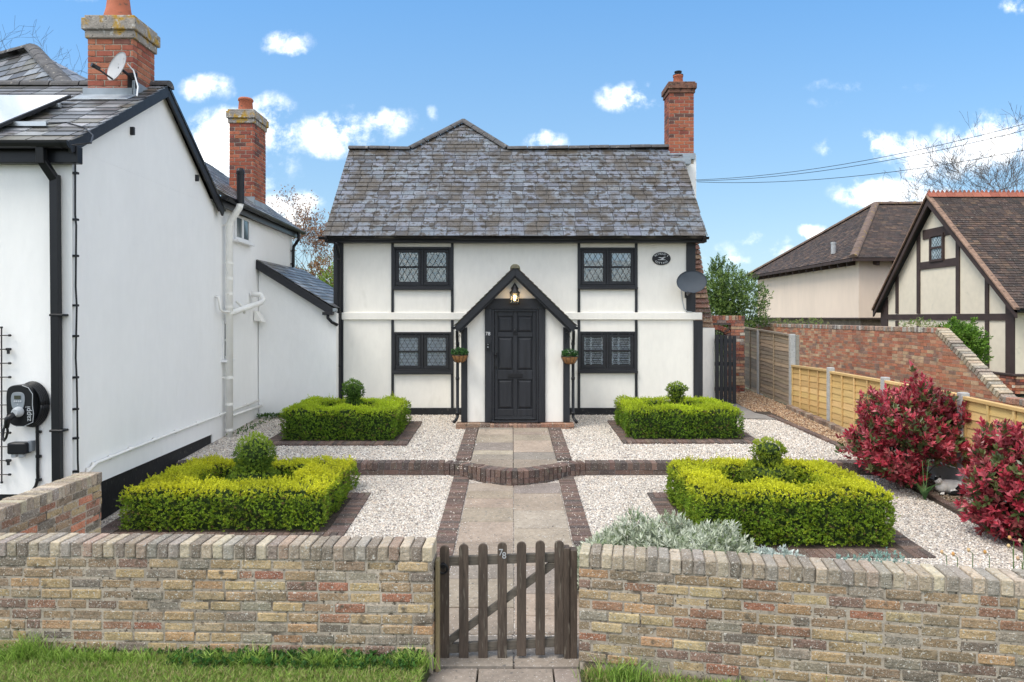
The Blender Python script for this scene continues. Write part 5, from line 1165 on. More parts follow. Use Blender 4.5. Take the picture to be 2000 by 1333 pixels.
for (a, b, c, d) in ((wy0,wy1,wz0,wz0+f),(wy0,wy1,wz1-f,wz1),(wy0,wy0+f,wz0+f,wz1-f),(wy1-f,wy1,wz0+f,wz1-f),(wy0+f,wy1-f,(wz0+wz1)/2-.03,(wz0+wz1)/2+.03)): fr.box(XG-.07,XG-.002,a,b,c,d)
wd = fr.build('window', m_brown, h2); g = MB(); g.box(XG-.03,XG-.012,wy0+f,wy1-f,wz0+f,wz1-f); g.build('pane', mat('bright_pane', (.35,.42,.44), .05, [(6,.5)], spec=1.0), wd)
lt = MB()
for k in range(-2, 5):
    y_ = wy0+f+k*.12
    for s in (1, -1):
        a = Vector((XG-.034, y_ if s > 0 else y_+.0, wz0+f)); 
        for (za0, za1) in ((wz0+f,(wz0+wz1)/2-.03),((wz0+wz1)/2+.03,wz1-f)):
            n_s = 5
            for j in range(n_s):
                u0 = y_+s*.3*j/n_s; u1 = y_+s*.3*(j+1)/n_s
                if wy0+f < min(u0,u1) and max(u0,u1) < wy1-f: lt.bar((XG-.034,u0,za0+(za1-za0)*j/n_s), (XG-.034,u1,za0+(za1-za0)*(j+1)/n_s), .008, .008, up=(1,0,0))
lt.build('lead_lattice', m_lattice, wd)
# roof of the timbered house
zE1 = zev-.05; ne = Vector((XG-.25, yn-.35, zE1)); nrd = Vector((XG-.25, yr, zr)); V1 = nrd-ne; fe = Vector((XG-.25, yf+.12, Z(606,yf+.12))); V2 = nrd-fe
mb = MB(); tiles(mb, ne, (1,0,0), V1, lambda v: [(0, 8)], V1.length, .105, .17, .013, P_TILE, .22, wob=.008); r1 = mb.build('roof', m_tile, h2)
mb = MB(); tiles(mb, fe, (1,0,0), V2, lambda v: [(0, 8)], V2.length, .105, .3, .013, P_TILE, .22); mb.build('rear_roof', m_tile, h2)
mb = MB(); 
for (p, q) in ((ne, nrd), (fe, nrd)):
    d_ = Vector((0,0,-.05)); mb.hexa([p+d_*2, p+d_*2+Vector((8,0,0)), q+d_*2+Vector((8,0,0)), q+d_*2, p+d_*.6, p+d_*.6+Vector((8,0,0)), q+d_*.6+Vector((8,0,0)), q+d_*.6])
mb.build('underlay', m_dark, r1)
mb = MB(); n = 30
for i in range(n):
    x = nrd.x+.0+i*.27; c = pick([(.30,.10,.065),(.25,.085,.055),(.34,.12,.08)])
    mb.hexa([(x,yr-.13,zr-.05),(x+.26,yr-.13,zr-.05),(x+.26,yr+.13,zr-.05),(x,yr+.13,zr-.05),(x,yr-.02,zr+.10),(x+.26,yr-.02,zr+.10),(x+.26,yr+.02,zr+.10),(x,yr+.02,zr+.10)], c)
    for k in range(2): mb.prism([(x+k*.13,zr+.09),(x+k*.13+.12,zr+.09),(x+k*.13+.06,zr+.19)], 'xz', yr-.015, yr+.015, c)
mb.build('ridge_tiles', m_brickclean, r1)
for (p, q) in ((ne, nrd), (fe, nrd)):
    mb = MB()
    mb.bar(p+Vector((.02,0,-.13)), q+Vector((.02,0,-.13)), .05, .20, up=(1,0,0)) if False else mb.hexa([p+Vector((0,0,-.24)), p+Vector((.05,0,-.24)), q+Vector((.05,0,-.30)), q+Vector((0,0,-.30)), p+Vector((0,0,-.02)), p+Vector((.05,0,-.02)), q+Vector((.05,0,-.02)), q+Vector((0,0,-.02))])
    mb.build('bargeboard', m_brown, h2)
mb = MB()
for (p, q) in ((ne, nrd), (fe, nrd)): mb.hexa([p+Vector((-.05,0,-.02)), p+Vector((.1,0,-.02)), q+Vector((.1,0,-.02)), q+Vector((-.05,0,-.02)), p+Vector((-.05,0,.035)), p+Vector((.1,0,.035)), q+Vector((.1,0,.035)), q+Vector((-.05,0,.035))])
mb.build('verge', mat('verge_tile', (.25,.16,.115), .9, [(9,.35)], bump=[(30,.5,.01)]), h2)
gutter('gutter', m_gutter, h2, (XG-.2,yn-.42,zE1-.02), (22,yn-.42,zE1-.02), .06)
# rafters/soffit
mb = MB(); mb.box(XG-.2, 22, yn-.34, yn-.01, zE1-.1, zE1-.06); mb.build('soffit', m_brown, h2)

# tall red boundary wall, sloping down at its near end
rw_ = thing('boundary_wall', 'tall weathered red brick wall sloping down beside the timbered house', 'brick wall', (9.1, 18, .6))
XW = 9.0
yA, yB, yC = XW*F/(1828-1000), XW*F/(1958-1000), XW*F/(2110-1000); zt0, zt1 = 2.345, Z(775, yB)
mb = MB(); mo = MB(); cpn = MB()
brick_line(mb, (XW+.11,25.6), (XW+.11,yA), .5, zt0-.11, .215, P_GARDEN, j=.004)
n = int((zt0-.11-.5)/.075)
for i in range(n):       # courses under the slope
    zc = .5+(i+.5)*.075
    f = (zt0-.11-zc)/(zt0-zt1); yend = max(yC, yA-(yA-yB)*f) if zc > zt1-.11 else yC
    if yA-yend > .05: brick_line(mb, (XW+.11,yA), (XW+.11,yend), zc-.0375, zc+.0375, .215, P_GARDEN, j=.004, phase=i)
mo.box(XW+.008,XW+.207,yA,25.55,.3,zt0-.05); mo.prism([(yA,.3),(yC,.3),(yC,zt1-.06),(yB,zt1-.06),(yA,zt0-.06)], 'yz', XW+.008, XW+.207)
cope_line(cpn, (XW+.11,25.6), (XW+.11,yA), zt0-.11, zt0, .24, [(.26,.19,.15),(.34,.22,.16),(.20,.16,.14),(.32,.15,.10),(.42,.38,.33)])
n = 24
for i in range(n):
    f0 = (i+.5)/n; y = yA+(yB-yA)*f0; z = zt0+(zt1-zt0)*f0-.05; tt = Vector((0,yB-yA,zt1-zt0)).normalized(); nn = Vector((0,-tt.z,tt.y)); nn = nn if nn.z > 0 else -nn
    tw = Vector((0, tt.y, tt.z)); cpn.obox((XW+.12,y,z+random.uniform(-.012,.012)), tw*.040, (.13,0,0), nn*.062, pick([(.38,.30,.21),(.30,.24,.19),(.24,.21,.17),(.42,.35,.26)]))
cope_line(cpn, (XW+.11,yB), (XW+.11,yC), zt1-.11, zt1, .24, [(.26,.19,.15),(.34,.22,.16),(.20,.16,.14),(.32,.15,.10)])
mb.build('brickwork', m_brickfar, rw_); cpn.build('coping', m_brick, rw_, bevel=.008); mo.build('mortar', mat('sandy_mortar', (.42,.33,.25), .95, [(8,.2)]), rw_)

# arched brick wall behind the side gate
aw = thing('arched_wall', 'brick wall with an arched opening behind the black side gate', 'brick wall', (5, 16.5, .6))
YAw = 16.5; ax = lambda p: X(p, YAw); az = lambda p: Z(p, YAw)
mb = MB(); mo = MB(); zt2 = az(617); xo0, xo1, zsp = ax(1380), ax(1419), az(655)
xc_, ra = (xo0+xo1)/2, (xo1-xo0)/2
n = int((zt2-.11-.5)/.075)
for i in range(n):
    zc = zt2-.11-(i+.5)*.075
    if zc > zsp+ra*.62+.13: brick_line(mb, (4.3,YAw+.11), (ax(1455),YAw+.11), zc-.0375, zc+.0375, .215, P_REDDK+P_MIX, phase=i, j=.003)
    else: brick_line(mb, (xo1+(.11 if zc > zsp else 0),YAw+.11), (ax(1455),YAw+.11), zc-.0375, zc+.0375, .215, P_REDDK+P_MIX, phase=i, j=.003)
for k in range(13):
    a = math.pi*(k+.5)/13; o = Vector((xc_+(ra+.055)*math.cos(a), YAw+.11, zsp+(ra+.055)*math.sin(a)*.62)); rd = Vector((math.cos(a),0,math.sin(a)*.62)).normalized(); tn = Vector((-rd.z,0,rd.x))
    mb.obox(o, tn*.036, (0,.11,0), rd*.055, pick(P_REDDK))
cope_line(mb, (4.3,YAw+.11), (ax(1455),YAw+.11), zt2-.11, zt2, .22, P_REDDK+P_MIX)
mo.box(xo1+.12, ax(1455)-.008, YAw+.01, YAw+.2, .4, zt2-.02); mo.box(4.3,xo1+.12,YAw+.01,YAw+.2,zsp+ra*.62+.1,zt2-.02); mb.build('brickwork', m_brick, aw, bevel=.003); mo.build('mortar', m_mortard, aw)
mb = MB(); 
for k in range(7):
    x = xo0+(xo1-xo0)*(k+.5)/7; mb.tube([(x,YAw+.1,.7),(x,YAw+.1,zsp+ra*.6*math.sqrt(max(.05,1-((x-xc_)/ra)**2)))], .008, 6)
mb.tube([(xo0,YAw+.1,zsp-.02),(xo1,YAw+.1,zsp-.02)], .01, 6); mb.build('iron_gate', m_blackmetal, aw)

# black side gate
Yg = 14.9; t = thing('side_gate', 'black painted vertical board gate at the right side of the cottage', 'gate', (4.67, Yg, .66))
xs_ = [X(1397+i*8.35, Yg) for i in range(6)]
for i in range(5):
    mb = MB(); x0, x1 = xs_[i]+.004, xs_[i+1]-.010; mb.box(x0, x1, Yg, Yg+.02, .68, Z(654+.8*i,Yg)+random.uniform(-.005,.005)); mb.build('board', m_black, t, bevel=.004)
mb = MB()
for zz in (1.0, 1.55, 2.05): mb = MB(); mb.box(xs_[0], xs_[-1], Yg+.021, Yg+.06, zz-.04, zz+.04); mb.build('rail', m_black, t)

# side fence
XF = 5.95
posts = [(1483,16.4,646),(1547,14.5,653),(1622,12.75,718),(1729,10.88,737),(1883,9.0,767)]
fy = [17.6,16.4,14.5,12.75,10.88,9.0,7.1,5.2]
zf_ = lambda y: zu(y) if y > 9.9 else max(zl(y)+.02, zu(y)-.2+.2*0) if False else (zu(y) if y > 9.9 else zl(y)+.06)
for i, y in enumerate(fy[1:]):
    old = y > 14; ztop = Z(posts[i][2], y) if i < len(posts) else 1.53
    t = None
    mb = MB(); mb.prism([(XF-.055,y-.055),(XF+.055,y-.055),(XF+.055,y+.055),(XF-.055,y+.055)], 'xy', zf_(y)-.3, ztop)
    o = mb.build('fence_post', m_conc, at=(XF, y, zf_(y)), bevel=.012, segs=2)
    tag(o, ['grey concrete post between the two old grey fence panels','tall grey concrete post where old and new fence panels meet','grey concrete post between the first two new fence panels','grey concrete post rising left of the big red shrub','grey concrete post rising right of the big red shrub','grey concrete post behind the nearest red shrub','grey concrete post at the near end of the fence'][i], 'fence post', 'concrete posts of the side fence')
mb = MB(); mb.box(XF+.057,XF+.14,14.46,14.58,.7,Z(655,14.5),(.27,.25,.21)); 
tag(mb.build('timber_post', m_oldwood, at=(XF+.1,14.5,.7), bevel=.005), 'weathered square timber post behind the tall concrete post', 'fence post')
def lap_panel(ya, yb_, z0a, z0b, ht, old, label):
    """ya far, yb near; woven boards with battens"""
    far, near = Vector((XF,ya-.06,0)), Vector((XF,yb_+.06,0)); L_ = far.y-near.y
    t = thing('lap_fence', label, 'fence panel', (XF,(ya+yb_)/2,(z0a+z0b)/2), 'panels of the side fence')
    pal = [(.33,.255,.175),(.28,.22,.16),(.37,.28,.19),(.24,.195,.145)] if old else [(.62,.42,.175),(.57,.39,.165),(.66,.455,.20),(.53,.35,.14)]
    m = m_oldwood if old else m_newwood; bd = MB(); g = .088 if old else .118; n = int(ht/g)
    for k in range(n+1):
        za, zb_2 = z0a+k*g, z0b+k*g; h = g*1.28 if k < n else max(.03, ht-k*g); S = 8; c = pick(pal, .10); ph = random.uniform(0, 6); am = .010 if old else .003
        for s in range(S):
            y0, y1 = far.y-L_*s/S, far.y-L_*(s+1)/S; e0, e1 = am*math.sin(ph+s*.9), am*math.sin(ph+(s+1)*.9); q0, q1 = za+(zb_2-za)*s/S, za+(zb_2-za)*(s+1)/S
            o = .018
            bd.hexa([(XF-o,y0,q0+e0),(XF-o+.008,y0,q0+e0),(XF-o+.008,y1,q1+e1),(XF-o,y1,q1+e1),(XF-o+.014,y0,q0+h),(XF-o+.022,y0,q0+h),(XF-o+.022,y1,q1+h),(XF-o+.014,y1,q1+h)], c)
    bd.build('boards', m, t, fix=True)
    if not old:
        gb_ = MB(); ga, gb2 = zf_(ya)-.15, zf_(yb_)-.15
        gb_.hexa([(XF-.02,far.y,ga),(XF+.02,far.y,ga),(XF+.02,near.y,gb2),(XF-.02,near.y,gb2),(XF-.02,far.y,z0a-.012),(XF+.02,far.y,z0a-.012),(XF+.02,near.y,z0b-.012),(XF-.02,near.y,z0b-.012)]); gb_.build('gravel_board', m_conc, t)
    fr = MB(); c = pick(pal)
    def sb(f0, f1, lo, hi, d):
        ys, yn_ = far.y-L_*f0, far.y-L_*f1; a, b = z0a+(z0b-z0a)*f0, z0a+(z0b-z0a)*f1
        fr.hexa([(XF-d,ys,a+lo),(XF-.019,ys,a+lo),(XF-.019,yn_,b+lo),(XF-d,yn_,b+lo),(XF-d,ys,a+hi),(XF-.019,ys,a+hi),(XF-.019,yn_,b+hi),(XF-d,yn_,b+hi)], pick(pal, .08))
    w_ = .036/L_
    for f0 in ([0, .5-w_/2, 1-w_] if old else [0, .25-w_/2, .5-w_/2, .75-w_/2, 1-w_]):
        fr = MB(); sb(f0, f0+w_, -.01, ht-.03, .038); fr.build('batten', m, t)

    cp_ = MB(); a, b = z0a+ht, z0b+ht
    cp_.hexa([(XF-.05,far.y,a-.03),(XF+.03,far.y,a-.03),(XF+.03,near.y,b-.03),(XF-.05,near.y,b-.03),(XF-.05,far.y,a+.012),(XF+.03,far.y,a+.012),(XF+.03,near.y,b+.012),(XF-.05,near.y,b+.012)], pick(pal)); cp_.build('top_rail', m, t, bevel=.003)
gb = lambda y: (zu(y) if y > 9.9 else zl(y)+.10)
for i, (ya, yb_) in enumerate(zip(fy, fy[1:])):
    old = i < 2
    lab = ['old grey lapped fence panel next to the arched brick wall','old grey lapped fence panel ending at the tall timber post','new yellow fence panel directly after the old grey panels','new yellow fence panel left of the big red shrub','new yellow fence panel behind the big red shrub','new yellow fence panel between the two red shrubs','new yellow fence panel behind the nearest red shrub'][i]
    if old: lap_panel(ya, yb_, gb(ya)+.03, gb(yb_)+.03, 1.52, True, lab)
    else:
        top = [0,0,(1.55,1.575),(1.555,1.555),(1.555,1.54),(1.52,1.48),(1.48,1.44)][i]; ht = .98
        lap_panel(ya, yb_, top[0]-ht, top[1]-ht, ht, False, lab)
# overhead wires
for k, (p0, p1, lab) in enumerate((((1358,352),(2040,232),'upper overhead wire running from the cottage gable to the right'),((1360,354),(2040,245),'middle overhead wire running from the cottage gable to the right'),((1362,356),(2040,286),'lowest overhead wire running from the cottage gable to the right'))):
    a = Vector((X(p0[0],15.2),15.2,Z(p0[1],15.2))); b = Vector((X(p1[0],11),11,Z(p1[1],11)))
    pts = [a.lerp(b, i/14)-Vector((0,0,.20*4*(i/14)*(1-i/14))) for i in range(15)]
    mb = MB(); mb.tube(pts, .0055, 5); tag(mb.build('overhead_wire', m_gutter, at=a), lab, 'wire', 'overhead wires')

# ================================================================ FRONT BOUNDARY WALLS AND GATE
def front_wall(name, label, p0, p1, z0, ztop, th=.225, pal=P_OLD, capal=P_OLDCAP):
    t = thing(name, label, 'brick wall', ((p0[0]+p1[0])/2, (p0[1]+p1[1])/2, z0))
    d = Vector((p1[0]-p0[0], p1[1]-p0[1])).normalized(); nn = Vector((-d.y, d.x))*th/2
    a, b = (p0[0]+nn.x, p0[1]+nn.y), (p1[0]+nn.x, p1[1]+nn.y)
    mb = MB(); brick_line(mb, a, b, z0, ztop-.108, th-.01, pal, j=.004); mb.build('brickwork', m_brick, t, bevel=.009, segs=2)
    mb = MB(); cope_line(mb, a, b, ztop-.106, ztop, th+.0, capal, W=.079, j=.004); mb.build('coping', m_brick, t, bevel=.009, segs=2)
    mb = MB(); mortar_line(mb, a, b, z0-.1, ztop-.018, th-.004); mb.build('mortar', m_mortar, t)
    return t
front_wall('front_wall', 'weathered yellow and red brick front wall left of the picket gate', (-6.2,5.02), (-.56,4.83), .14, .945)
front_wall('front_wall', 'weathered yellow and red brick front wall right of the picket gate', (.475,4.86), (4.6,4.08), .10, .895)
front_wall('side_boundary_wall', 'brick boundary wall running back to the corner of the white neighbour house', (-4.22,5.20), (-4.20,7.0), .14, .985, pal=P_OLD+P_MIX[:6])

gt = thing('picket_gate', 'weathered wooden picket gate with number 78 between the brick walls', 'gate', (0, 5.1, 0))
YG = 5.1; gx_ = lambda p: X(p, YG); gz_ = lambda p: Z(p, YG)
PK = [(868.5,1064.5,1290),(906,1062,1288.5),(943.5,1061,1286),(981,1059,1284),(1018.5,1057.5,1281),(1055,1055.5,1279),(1092,1055.5,1277)]
for i, (c, a, b) in enumerate(PK):
    w_ = 9.2; x0, x1, z0, z1 = gx_(c-w_), gx_(c+w_), gz_(b)+random.uniform(0,.004), gz_(a); r_ = (x1-x0)/2; xm = (x0+x1)/2
    top = [(xm+r_*math.cos(q), z1-r_*.9+r_*.9*math.sin(q)) for q in [math.pi*k/10 for k in range(11)]]
    mb = MB(); mb.prism([(x0,z0),(x1,z0)]+top, 'xz', YG-.02, YG+.0); mb.build('picket', m_gatewood, gt, bevel=.003)
mb = MB(); mb.hexa([(gx_(866),YG+.001,gz_(1107)),(gx_(1095),YG+.001,gz_(1098)),(gx_(1095),YG+.035,gz_(1098)),(gx_(866),YG+.035,gz_(1107)),(gx_(866),YG+.001,gz_(1089)),(gx_(1095),YG+.001,gz_(1081)),(gx_(1095),YG+.035,gz_(1081)),(gx_(866),YG+.035,gz_(1089))]); mb.build('rail', m_gatewoodh, gt, bevel=.003)
mb = MB(); mb.hexa([(gx_(866),YG+.001,gz_(1278)),(gx_(1095),YG+.001,gz_(1264)),(gx_(1095),YG+.035,gz_(1264)),(gx_(866),YG+.035,gz_(1278)),(gx_(866),YG+.001,gz_(1260)),(gx_(1095),YG+.001,gz_(1246)),(gx_(1095),YG+.035,gz_(1246)),(gx_(866),YG+.035,gz_(1260))]); mb.build('rail', m_gatewoodh, gt, bevel=.003)
mb = MB(); mb.prism([(gx_(876),gz_(1263)),(gx_(876),gz_(1246)),(gx_(1072),gz_(1100)),(gx_(1094),gz_(1100)),(gx_(1094),gz_(1102))], 'xz', YG+.002, YG+.030); mb.build('brace', m_gatewoodh, gt, bevel=.003)
mb = MB(); lx_, lz_ = gx_(866), gz_(1108)
mb.tube([(lx_+.034*math.cos(a), YG-.036, lz_+.034*math.sin(a)) for a in [i*math.pi/10 for i in range(21)]], .008, 8); mb.lathe((lx_,YG-.021,lz_+.02), [(.022,0),(.02,.012)], 14, m=Matrix.Rotation(R(90),3,'X')); mb.bar((lx_-.055,YG+.01,lz_+.02), (lx_+.0,YG+.01,lz_+.03), .02, .02); mb.build('latch', m_blackmetal, gt, smooth=False)
mb = MB(); M_ = Matrix.Rotation(R(90),4,'X'); text_mb(mb, '7', .068, Matrix.Translation((gx_(978.3),YG-.0225,gz_(1078))) @ M_, .0025); text_mb(mb, '8', .068, Matrix.Translation((gx_(984.8),YG-.0225,gz_(1084))) @ M_, .0025); mb.build('gate_number', m_dishlight, gt)
t = thing('gate_post', 'split weathered wooden gate post against the right brick wall', 'gate post', (gx_(1114), YG, 0))
for (a, b, c) in ((1101,1113,1070),(1113.8,1127,1074)):
    mb = MB(); mb.box(gx_(a), gx_(b), YG-.02, YG+.07, -.02, gz_(c)); mb.build('timber', m_gatewood, t, bevel=.004)
mb = MB(); mb.prism([(4.90,.02),(4.99,.02),(4.99,.82),(4.90,.82)], 'yz', -.552, -.525); tag(mb.build('gate_stop', mat('lichen_wood', (.25,.20,.11), .9, [(4,.3)], [(10,.6,.7,(.12,.10,.07))], [(15,.5,.005)], stretch=(5,5,.8)), at=(-.54,4.94,.02), bevel=.004), 'yellowish lichened gate stop board fixed to the left wall end', 'gate stop')

# ================================================================ VERGE
mb = MB(); mb.poly([(-7,2.4,.10),(-1.0,2.4,.10),(-.70,4.2,.10),(-.60,4.7,.10),(-.57,5.2,.12),(-7,5.3,.15)]); mb.poly([(-1.0,2.4,.10),(-1.02,2.4,-.05),(-.68,4.2,-.05),(-.58,4.7,-.05),(-.55,5.2,-.05),(-.57,5.2,.12),(-.60,4.7,.10),(-.70,4.2,.10)])
mb.poly([(.50,2.4,.06),(7,2.4,.06),(7,4.4,.08),(4.6,4.2,.10),(.49,4.98,.06)]); mb.poly([(.50,2.4,.06),(.49,4.98,.06),(.475,4.98,-.05),(.485,2.4,-.05)])
tag(mb.build('grass_verge', m_turf, fix=False), kind='structure')
def blades(n, xf, hmin, hmax, pal):
    x, y, zb = xf(n); n = len(x); a = rng.uniform(0, 6.28, n); h = rng.uniform(hmin, hmax, n); w_ = rng.uniform(.0022, .0042, n); l = rng.uniform(.2, .9, n)*h
    dx, dy = np.cos(a), np.sin(a); b = rng.uniform(0, 6.28, n); bx, by = np.cos(b), np.sin(b)
    v0 = np.stack([x-dx*w_, y-dy*w_, zb], 1); v1 = np.stack([x+dx*w_, y+dy*w_, zb], 1)
    v2 = np.stack([x+dx*w_*.8+bx*l*.35, y+dy*w_*.8+by*l*.35, zb+h*.6], 1); v3 = np.stack([x-dx*w_*.8+bx*l*.35, y-dy*w_*.8+by*l*.35, zb+h*.6], 1)
    v4 = np.stack([x+bx*l, y+by*l, zb+h*.95], 1)
    V = np.stack([v0, v1, v2, v3, v4, v4+np.array([0,0,.001])], 1).reshape(-1, 3)
    k = np.arange(n)[:, None]*6; Fc = np.concatenate([k+np.array([0,1,2,3]), k+np.array([3,2,4,5])], 0)
    pal = np.array(pal); C = pal[rng.integers(0, len(pal), n)]*rng.uniform(.7, 1.3, (n, 1)); return V, Fc, np.concatenate([C, C])
P_GR = [(.24,.38,.07),(.31,.46,.09),(.15,.27,.045),(.39,.52,.14),(.26,.41,.07)]
P_DRY = P_GR[:3]+[(.38,.33,.15),(.44,.38,.20),(.32,.32,.12)]
def vl_(n):
    x = rng.uniform(-5.2, -.62, n); y = 4.15+rng.uniform(0, 1, n)*(.86-.035*(x+5)); return x, y, np.full(n, .115)
def vr_(n):
    x = rng.uniform(.51, 4.4, n); y = 3.75+rng.uniform(0, 1, n)*(1.10-.18*(x-.5)); return x, y, np.full(n, .055)
B1 = blades(95000, vl_, .025, .075, P_GR+P_DRY[3:5]); B2 = blades(38000, vr_, .02, .06, P_DRY)
def tuft(n, cx, cy, z, s, hmin, hmax, pal): return blades(n, lambda m: (cx+rng.normal(0, s, m), cy+rng.normal(0, s*.4, m), np.full(m, z)), hmin, hmax, pal)
parts = [B1, B2]
for k in range(46):
    x = random.uniform(-4.3, -.62); parts.append(tuft(random.randint(40,110), x, 4.99-.034*(x+6.2)-.05-random.uniform(0,.06), .12, .05, .05, random.uniform(.10,.17), P_GR))
for k in range(24):
    x = random.uniform(.55, 3.4); parts.append(tuft(random.randint(30,80), x, 4.84-.19*(x-.47)-.05-random.uniform(0,.08), .06, .05, .04, random.uniform(.08,.15), P_DRY))
parts.append(tuft(260, -3.45, 4.85, .12, .07, .08, .24, P_GR)); parts.append(tuft(260, .78, 4.68, .06, .10, .08, .18, P_GR[:3])); parts.append(tuft(200, -.68, 4.75, .12, .06, .05, .16, P_GR))
off = 0; VV, FF, CC = [], [], []
for (V, Fc, C) in parts: VV.append(V); FF.append(Fc+off); CC.append(C); off += len(V)
tag(np_mesh('grass', np.concatenate(VV), np.concatenate(FF), np.concatenate(CC), m_grass), kind='stuff')
# broad leaved weeds along the wall foot
n = 700; x = rng.uniform(-2.4, -.65, n); P = np.stack([x, 4.88-.034*(x+.56)-rng.uniform(.02, .22, n), .12+rng.uniform(0, .07, n)], 1)
x2 = rng.uniform(-4.4, -2.4, 300); P = np.concatenate([P, np.stack([x2, 4.92-.034*(x2+.56)-rng.uniform(.02, .10, 300), .12+rng.uniform(0, .05, 300)], 1)])
tag(np_mesh('clover', *leaves(P, np.tile([0,-.2,1.], (len(P), 1))+rng.normal(0, .3, (len(P), 3)), 4, .032, .022, [(.05,.14,.03),(.08,.20,.04),(.04,.10,.025)], ln=.02, spread=1.3), m_leaf), kind='stuff')

# ================================================================ BOX HEDGES
def hedge_pts(x0, x1, y0, y1, zb, zt, thx, thy0, thy1, n, lump=.055):
    """points and normals on a hollow square hedge"""
    hx0, hx1, hy0, hy1 = x0+thx, x1-thx, y0+thy0, y1-thy1; H = zt-zb; P, Nn = [], []
    def side(m, xa, ya, xb, yb_, nx, ny, lo, hi):
        s = rng.uniform(0, 1, m); z = rng.uniform(lo, hi, m); P.append(np.stack([xa+(xb-xa)*s, ya+(yb_-ya)*s, z], 1)); Nn.append(np.tile([nx, ny, .15], (m, 1)))
    dens = n
    side(int(dens*(x1-x0)*H), x0, y0, x1, y0, 0, -1, zb, zt); side(int(dens*(x1-x0)*H*.5), x0, y1, x1, y1, 0, 1, zb, zt)
    side(int(dens*(y1-y0)*H), x0, y0, x0, y1, -1, 0, zb, zt); side(int(dens*(y1-y0)*H), x1, y0, x1, y1, 1, 0, zb, zt)
    lo = zb+H*.25
    side(int(dens*(hx1-hx0)*H*.8), hx0, hy0, hx1, hy0, 0, 1, lo, zt); side(int(dens*(hx1-hx0)*H*.8), hx0, hy1, hx1, hy1, 0, -1, lo, zt)
    side(int(dens*(hy1-hy0)*H*.8), hx0, hy0, hx0, hy1, 1, 0, lo, zt); side(int(dens*(hy1-hy0)*H*.8), hx1, hy0, hx1, hy1, -1, 0, lo, zt)
    m = int(dens*(x1-x0)*(y1-y0)*1.25); x = rng.uniform(x0, x1, m); y = rng.uniform(y0, y1, m); k = ~((x > hx0) & (x < hx1) & (y > hy0) & (y < hy1)); x, y = x[k], y[k]
    P.append(np.stack([x, y, np.full(len(x), zt)], 1)); Nn.append(np.tile([0, 0, 1.], (len(x), 1)))
    P = np.concatenate(P); Nn = np.concatenate(Nn)
    cx, cy = (x0+x1)/2, (y0+y1)/2; zr_ = (P[:, 2]-zb)/H     # round the top edge and pull in the foot
    e = np.minimum.reduce([P[:, 0]-x0, x1-P[:, 0], P[:, 1]-y0, y1-P[:, 1]])
    P[:, 2] -= np.where(e < .07, (.07-e)*.45*(zr_ > .9), 0)
    P[:, 0] = cx+(P[:, 0]-cx)*(1-.05*np.clip(.25-zr_, 0, 1)*2)
    l = np.sin(P[:, 0]*7.1+P[:, 2]*5)*np.sin(P[:, 1]*6.3+1.7)+.6*np.sin(P[:, 0]*17+P[:, 1]*13)+.5*np.sin(P[:, 2]*21+P[:, 0]*9)
    P += Nn*(l*lump*.5)[:, None]+rng.normal(0, .015, P.shape)
    return P, Nn, zr_
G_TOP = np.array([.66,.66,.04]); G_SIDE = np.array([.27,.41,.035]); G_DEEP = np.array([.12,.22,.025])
def hedge(label, x0, x1, y0, y1, zf, H, thx, thy0, thy1, leaf, dens, top=G_TOP, side_=G_SIDE, deep=G_DEEP):
    ym = (y0+y1)/2; zb = zf(ym); zt = zf(y0)+H
    t = thing('box_hedge', label, 'hedge', ((x0+x1)/2, ym, zb), 'square hollow box hedges')
    P, Nn, zr_ = hedge_pts(x0, x1, y0, y1, zb-.02, zt, thx, thy0, thy1, dens)
    A = Nn*.8+np.array([0,0,.3])+rng.normal(0, .55, P.shape)
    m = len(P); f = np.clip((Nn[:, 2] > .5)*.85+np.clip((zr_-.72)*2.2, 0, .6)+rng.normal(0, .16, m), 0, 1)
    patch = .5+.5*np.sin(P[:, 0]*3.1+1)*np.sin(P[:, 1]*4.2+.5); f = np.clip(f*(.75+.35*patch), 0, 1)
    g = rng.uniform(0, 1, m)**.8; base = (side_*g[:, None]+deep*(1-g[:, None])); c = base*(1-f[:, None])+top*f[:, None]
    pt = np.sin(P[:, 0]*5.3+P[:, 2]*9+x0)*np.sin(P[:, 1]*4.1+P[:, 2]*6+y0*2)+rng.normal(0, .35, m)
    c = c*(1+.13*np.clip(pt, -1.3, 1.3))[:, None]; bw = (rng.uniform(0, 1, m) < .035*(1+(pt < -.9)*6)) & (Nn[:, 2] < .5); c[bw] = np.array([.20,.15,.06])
    keep = rng.uniform(0, 1, m) > .22*(pt < -.8); P, A, c = P[keep], A[keep], c[keep]
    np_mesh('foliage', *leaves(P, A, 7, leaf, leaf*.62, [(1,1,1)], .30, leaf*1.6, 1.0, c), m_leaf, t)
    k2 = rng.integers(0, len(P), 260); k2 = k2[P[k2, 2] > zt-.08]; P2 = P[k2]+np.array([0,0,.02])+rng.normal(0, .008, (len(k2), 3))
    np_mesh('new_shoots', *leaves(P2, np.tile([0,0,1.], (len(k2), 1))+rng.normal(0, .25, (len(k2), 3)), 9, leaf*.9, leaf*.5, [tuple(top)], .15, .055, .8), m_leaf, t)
    mb = MB(); i = .055; a, b, c_, d = x0+i, x1-i, y0+i, y1-i; h = zt-.015; u, v = thx-2*i, 0
    mb.box(a,b,c_,y0+thy0-i,zb-.1,h); mb.box(a,b,y1-thy1+i,d,zb-.1,h); mb.box(a,x0+thx-i,y0+thy0-i,y1-thy1+i,zb-.1,h); mb.box(x1-thx+i,b,y0+thy0-i,y1-thy1+i,zb-.1,h)
    mb.build('branches', m_core, t)
    return zb
hedge('largest bright box hedge in front of the white neighbour house', -4.37,-2.15, 7.67,9.35, zl, .46, .50,.42,.42, .022, 1700)
